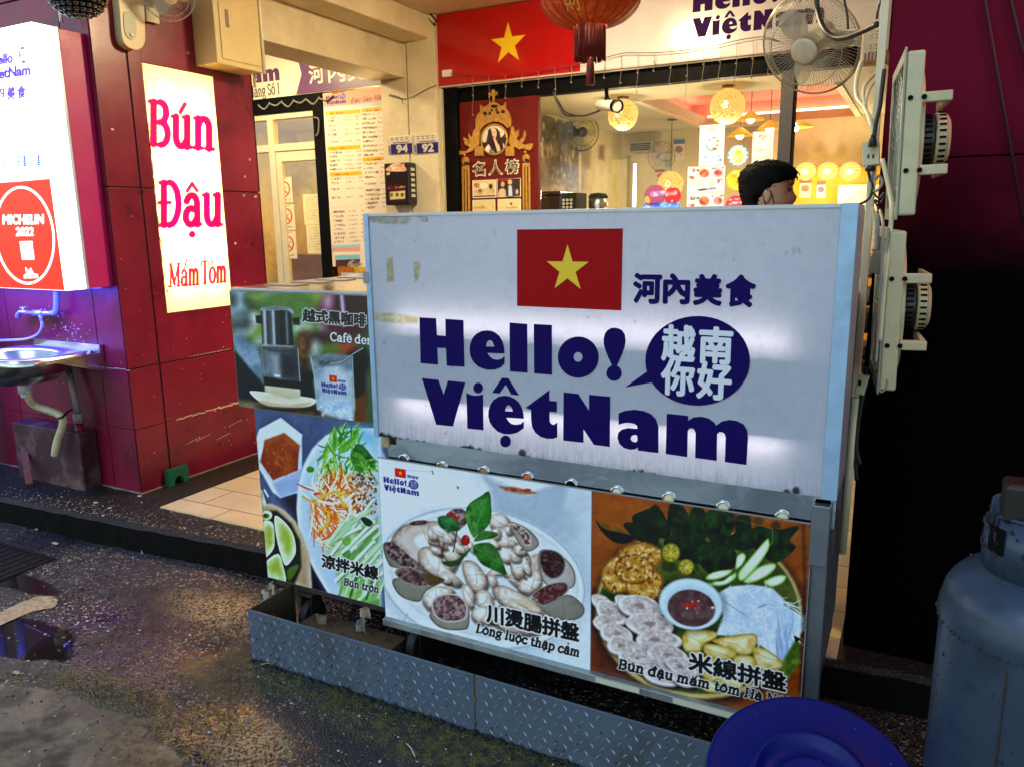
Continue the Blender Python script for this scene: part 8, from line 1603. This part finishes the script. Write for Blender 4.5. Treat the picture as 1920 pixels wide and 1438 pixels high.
# debris by the plinth
# ================================================================ THE MAN BEHIND THE CART
def skin_body():
    t = thing('person', 'man with short black hair in profile, mask loop at his ear, behind the cart', 'person', (-.62, 3.42, ZW+.006))
    hx0, hy0 = -.585, 3.42; zt = 1.782; ch = zt-.118
    me = bpy.data.meshes.new('body')
    J = {'pelvis':(hx0-.02,hy0,.95),'waist':(hx0-.02,hy0,1.12),'chest':(hx0-.02,hy0,1.32),'neck0':(hx0-.025,hy0,1.47),'neck1':(hx0-.012,hy0,1.56)}
    sx, sy = .55, .83      # shoulder axis: he faces +x and a little away
    def S(k, z, f=0): return (hx0-.02+sx*.0+(-sy*k*0)+f, hy0+k, z)
    J.update({'shR':S(-.17,1.42),'elR':S(-.22,1.16,.03),'wrR':S(-.2,.97,.16),'shL':S(.17,1.42),'elL':S(.22,1.16,.03),'wrL':S(.2,.97,.16),'hipR':S(-.09,.90),'knR':S(-.1,.52,.02),'anR':S(-.1,.19,-.01),'toR':S(-.1,.155,.15),'hipL':S(.09,.90),'knL':S(.1,.52,.02),'anL':S(.1,.19,-.01),'toL':S(.1,.155,.15)})
    R = {'pelvis':.145,'waist':.13,'chest':.145,'neck0':.075,'neck1':.062,'shR':.07,'elR':.045,'wrR':.03,'shL':.07,'elL':.045,'wrL':.03,'hipR':.085,'knR':.06,'anR':.042,'toR':.035,'hipL':.085,'knL':.06,'anL':.042,'toL':.035}
    E = [('pelvis','waist'),('waist','chest'),('chest','neck0'),('neck0','neck1'),('chest','shR'),('shR','elR'),('elR','wrR'),('chest','shL'),('shL','elL'),('elL','wrL'),('pelvis','hipR'),('hipR','knR'),('knR','anR'),('anR','toR'),('pelvis','hipL'),('hipL','knL'),('knL','anL'),('anL','toL')]
    for sd in ('R', 'L'):      # fingers
        w_ = Vector(J['wr'+sd]); pm = w_+Vector((.075,0,-.03)); J['pm'+sd] = tuple(pm); R['pm'+sd] = .026; E.append(('wr'+sd, 'pm'+sd))
        for k in range(4):
            y = -.03+.02*k; L_ = (.06,.072,.068,.052)[k]
            for q, (dx, dz) in enumerate(((.02,-.008),(.02+L_*.6,-.03),(.02+L_*.8,-.06))): n_ = 'f%s%d%d' % (sd, k, q); J[n_] = tuple(pm+Vector((dx, y, dz))); R[n_] = .0095-.001*q; E.append((('f%s%d%d' % (sd, k, q-1)) if q else 'pm'+sd, n_))
        sgn = 1 if sd == 'R' else -1
        for q, (dx, dy, dz) in enumerate(((-.02,.03,.0),(.015,.05,-.015),(.04,.05,-.03))): n_ = 't%s%d' % (sd, q); J[n_] = tuple(pm+Vector((dx, sgn*dy, dz))); R[n_] = .011-.001*q; E.append((('t%s%d' % (sd, q-1)) if q else 'pm'+sd, n_))
    K = list(J); me.from_pydata([Vector(J[k])-Vector((hx0,hy0,0)) for k in K], [(K.index(a), K.index(b)) for a, b in E], []); o = bpy.data.objects.new('body', me); COL.objects.link(o)
    sm = o.modifiers.new('skin', 'SKIN'); sm.use_smooth_shade = True; ss = o.modifiers.new('sub', 'SUBSURF'); ss.levels = ss.render_levels = 1
    for i, k in enumerate(K): v = me.skin_vertices[0].data[i]; v.radius = (R[k], R[k]); v.use_root = (k == 'pelvis')
    dg = bpy.context.evaluated_depsgraph_get(); m2 = bpy.data.meshes.new_from_object(o.evaluated_get(dg)); bpy.data.objects.remove(o)
    bo = MB(); bo.add([Vector(v.co)+Vector((hx0,hy0,0)) for v in m2.vertices], [tuple(p.vertices) for p in m2.polygons], True)
    # head: profile sections looking along +x (face), swept shape
    SK = M('skin', (.56,.30,.165), .5, var=.06, vs=20); HAIR = M('black_hair', (.0035,.003,.003), .7, var=.4, vs=60, bump=.3, bs=200, spec=.12)
    fdir = Vector((.97, .24, -.03)).normalized(); side = Vector((-fdir.y, fdir.x, 0)).normalized(); up = Vector((0,0,1)); hc = Vector((hx0, hy0, ch))
    prof = [(-.118,-.045,.058),(-.10,-.062,.078),(-.085,-.07,.088),(-.07,-.078,.092),(-.055,-.082,.094),(-.04,-.086,.096),(-.02,-.092,.096),(.0,-.096,.094),(.02,-.099,.097),(.04,-.10,.100),(.06,-.098,.098),(.08,-.088,.088),(.098,-.068,.068),(.110,-.042,.040),(.115,-.01,.01)]
    vs = []; n = 32
    for z, bk, ft in prof:
        cx_ = (bk+ft)/2; rx = (ft-bk)/2; ry = min(.076, rx*.86)*(1 if z > -.06 else .86)
        for i in range(n):
            a = 2*pi*i/n; x = cx_+rx*cos(a); y = ry*sin(a); w_ = max(0, cos(a))**10
            bump = {-.118:.004,-.10:.006,-.085:.0,-.07:.012,-.055:.004,-.04:.015,-.02:.022,.0:.010,.02:.002,.04:.006}.get(z, 0); x += w_*bump
            if z in (.0,.02) and .25 < abs(a if a < pi else a-2*pi) < .6: x -= .007
            vs.append(hc+fdir*x+side*y+up*z)
    o_ = len(bo.v); m_ = len(prof)
    bo.add(vs, [(i*n+j, i*n+(j+1) % n, (i+1)*n+(j+1) % n, (i+1)*n+j) for i in range(m_-1) for j in range(n)]+[tuple(range((m_-1)*n, m_*n)), tuple(range(n-1, -1, -1))], True)
    for sgn in (-1, 1):      # ears, eyes
        e = hc+fdir*(-.008)+side*(sgn*.077)+up*(-.018); q0 = len(bo.v)
        bo.ball((0,0,0), .03, 8, .62, .32, 1.05); bo.xf(Matrix.Translation(e) @ Matrix(((fdir.x,side.x,0,0),(fdir.y,side.y,0,0),(0,0,1,0),(0,0,0,1))) @ Matrix.Rotation(sgn*.35, 4, 'Z'), q0)
    b = bo.build('body', SK, t)
    wl = len(b.data.vertices)
    hb = MB(); vs = []; hp = [(-.082,-.074,-.02),(-.07,-.087,-.022),(-.05,-.098,-.018),(-.03,-.104,-.012),(-.012,-.108,.022),(.008,-.112,.05),(.026,-.114,.075),(.044,-.115,.098),(.06,-.114,.113),(.08,-.106,.112),(.1,-.088,.096),(.114,-.06,.07),(.122,-.02,.03)]
    for z, bk, ft in hp:
        cx_ = (bk+ft)/2; rx = (ft-bk)/2
        ryy = .083 if z > -.03 else .074
        for i in range(n):
            a = 2*pi*i/n; y = min(ryy, max(rx, .05)*.86 if z > .06 else ryy)*sin(a); k = 1+.03*sin(a*9+z*90)+.02*sin(a*17-z*60)
            vs.append(hc+fdir*(cx_+rx*cos(a)*k)+side*(y*k)+up*(z+.003*sin(a*13)))
    m_ = len(hp); hb.add(vs, [(i*n+j, i*n+(j+1) % n, (i+1)*n+(j+1) % n, (i+1)*n+j) for i in range(m_-1) for j in range(n)]+[tuple(range((m_-1)*n, m_*n)), tuple(range(n-1, -1, -1))], True)
    for k in range(1500):      # tufts lying over the crown and hanging at the fringe, for a broken outline
        i = RS.randint(len(vs)); p = vs[i]; d = (p-(hc+up*.02)).normalized(); fl = fdir*.8-up*.55+side*RS.normal()*.12; fl = (fl-d*fl.dot(d)).normalized(); L_ = RS.uniform(.010,.020)
        if p.z < hc.z-.03: L_ *= .35
        hb.tube([p-d*.003, p+d*RS.uniform(.0003,.0016)+fl*L_*.5, p+d*RS.uniform(-.002,.0004)+fl*L_], [.0018, .0015, .0004], 3)
    hb.build('hair', HAIR, t)
    for sgn in (-1, 1):
        eb = MB(); p = hc+fdir*.082+side*(sgn*.032)+up*.008; eb.ball(p, .008, 6); q = hc+fdir*.092+side*(sgn*.034)+up*.03; eb.tube([q-side*.014*sgn-up*.003, q, q+side*.016*sgn-fdir*.008-up*.004], .003, 5); eb.build('eye', M('eye_dark', (.02,.012,.01), .3), t)
    mk = MB()
    for sgn in (-1, 1):
        e = hc+side*(sgn*.083)
        mk.tube(smoothl([e+fdir*-.012+up*.012, e+fdir*.012+up*-.01, e+fdir*.02+up*-.045, e+fdir*.03+up*-.085+side*-.008*sgn], 4), .0018, 5); mk.tube(smoothl([e+fdir*-.02+up*-.02, e+fdir*-.012+up*-.05, e+fdir*.006+up*-.075, e+fdir*.03+up*-.095+side*-.01*sgn], 4), .0018, 5)
    mk.build('mask_loop', BLK, t)
    ms = MB(); ms.ball((0,0,0), .05, 10, .5, 1.0, .55); ms.xf(Matrix.Translation(hc+fdir*.062+up*-.108) @ Matrix(((fdir.x,side.x,0,0),(fdir.y,side.y,0,0),(0,0,1,0),(0,0,0,1)))); ms.build('mask', BLK, t)
    sh_ = MB(); prof_s = [(.02,1.50,.062,.058),(0,1.465,.10,.09),(0,1.42,.21,.125),(0,1.33,.205,.135),(0,1.15,.18,.13),(0,.92,.19,.14)]; vs = []
    for f, z, ry, rx in prof_s:
        for i in range(24): a = 2*pi*i/24; vs.append((hx0-.02+rx*1.22*cos(a), hy0+ry*1.12*sin(a), z))
    sh_.add(vs, [(i*24+j, i*24+(j+1) % 24, (i+1)*24+(j+1) % 24, (i+1)*24+j) for i in range(len(prof_s)-1) for j in range(24)], True)
    for sd, k in (('R',-1),('L',1)): sh_.cyl(Vector(J['sh'+sd])+Vector((0,0,.03)), Vector(J['el'+sd])+Vector((0,0,.06)), .088, .068, 18, caps=False)
    sh_.build('black_shirt', M('black_cloth', (.012,.012,.014), .8), t)
    tr_ = MB()
    for sd in 'RL': tr_.tube([Vector(J['hip'+sd])+Vector((0,0,.05)), Vector(J['kn'+sd]), Vector(J['an'+sd])+Vector((0,0,.03))], [.105,.08,.062], 16)
    tr_.build('trousers', M('dark_cloth', (.02,.022,.03), .8), t)
skin_body()

# warm lamp over the right pillar (its glow tints the paint top right)
ol = thing('shop_bulb', 'red-shaded bulb high on the maroon pillar, lighting its top', 'lamp', (.85, 2.45, 2.95))
mb = MB(); mb.ball((.85, 2.42, 2.98), .04, 8); mb.build('bulb', emat('red_bulb', (1., .16, .08), 8), ol); mb = MB(); mb.lathe([(.02,.08),(.10,.0),(.097,0),(.018,.076)], (.85,2.42,3.0), n=24); mb.cyl((.85,2.42,3.07), (.85,2.659,3.12), .008, .008, 8); mb.build('shade', BLK, ol)
point(ol, (.85, 2.40, 2.93), 16, (1., .30, .18), .04)
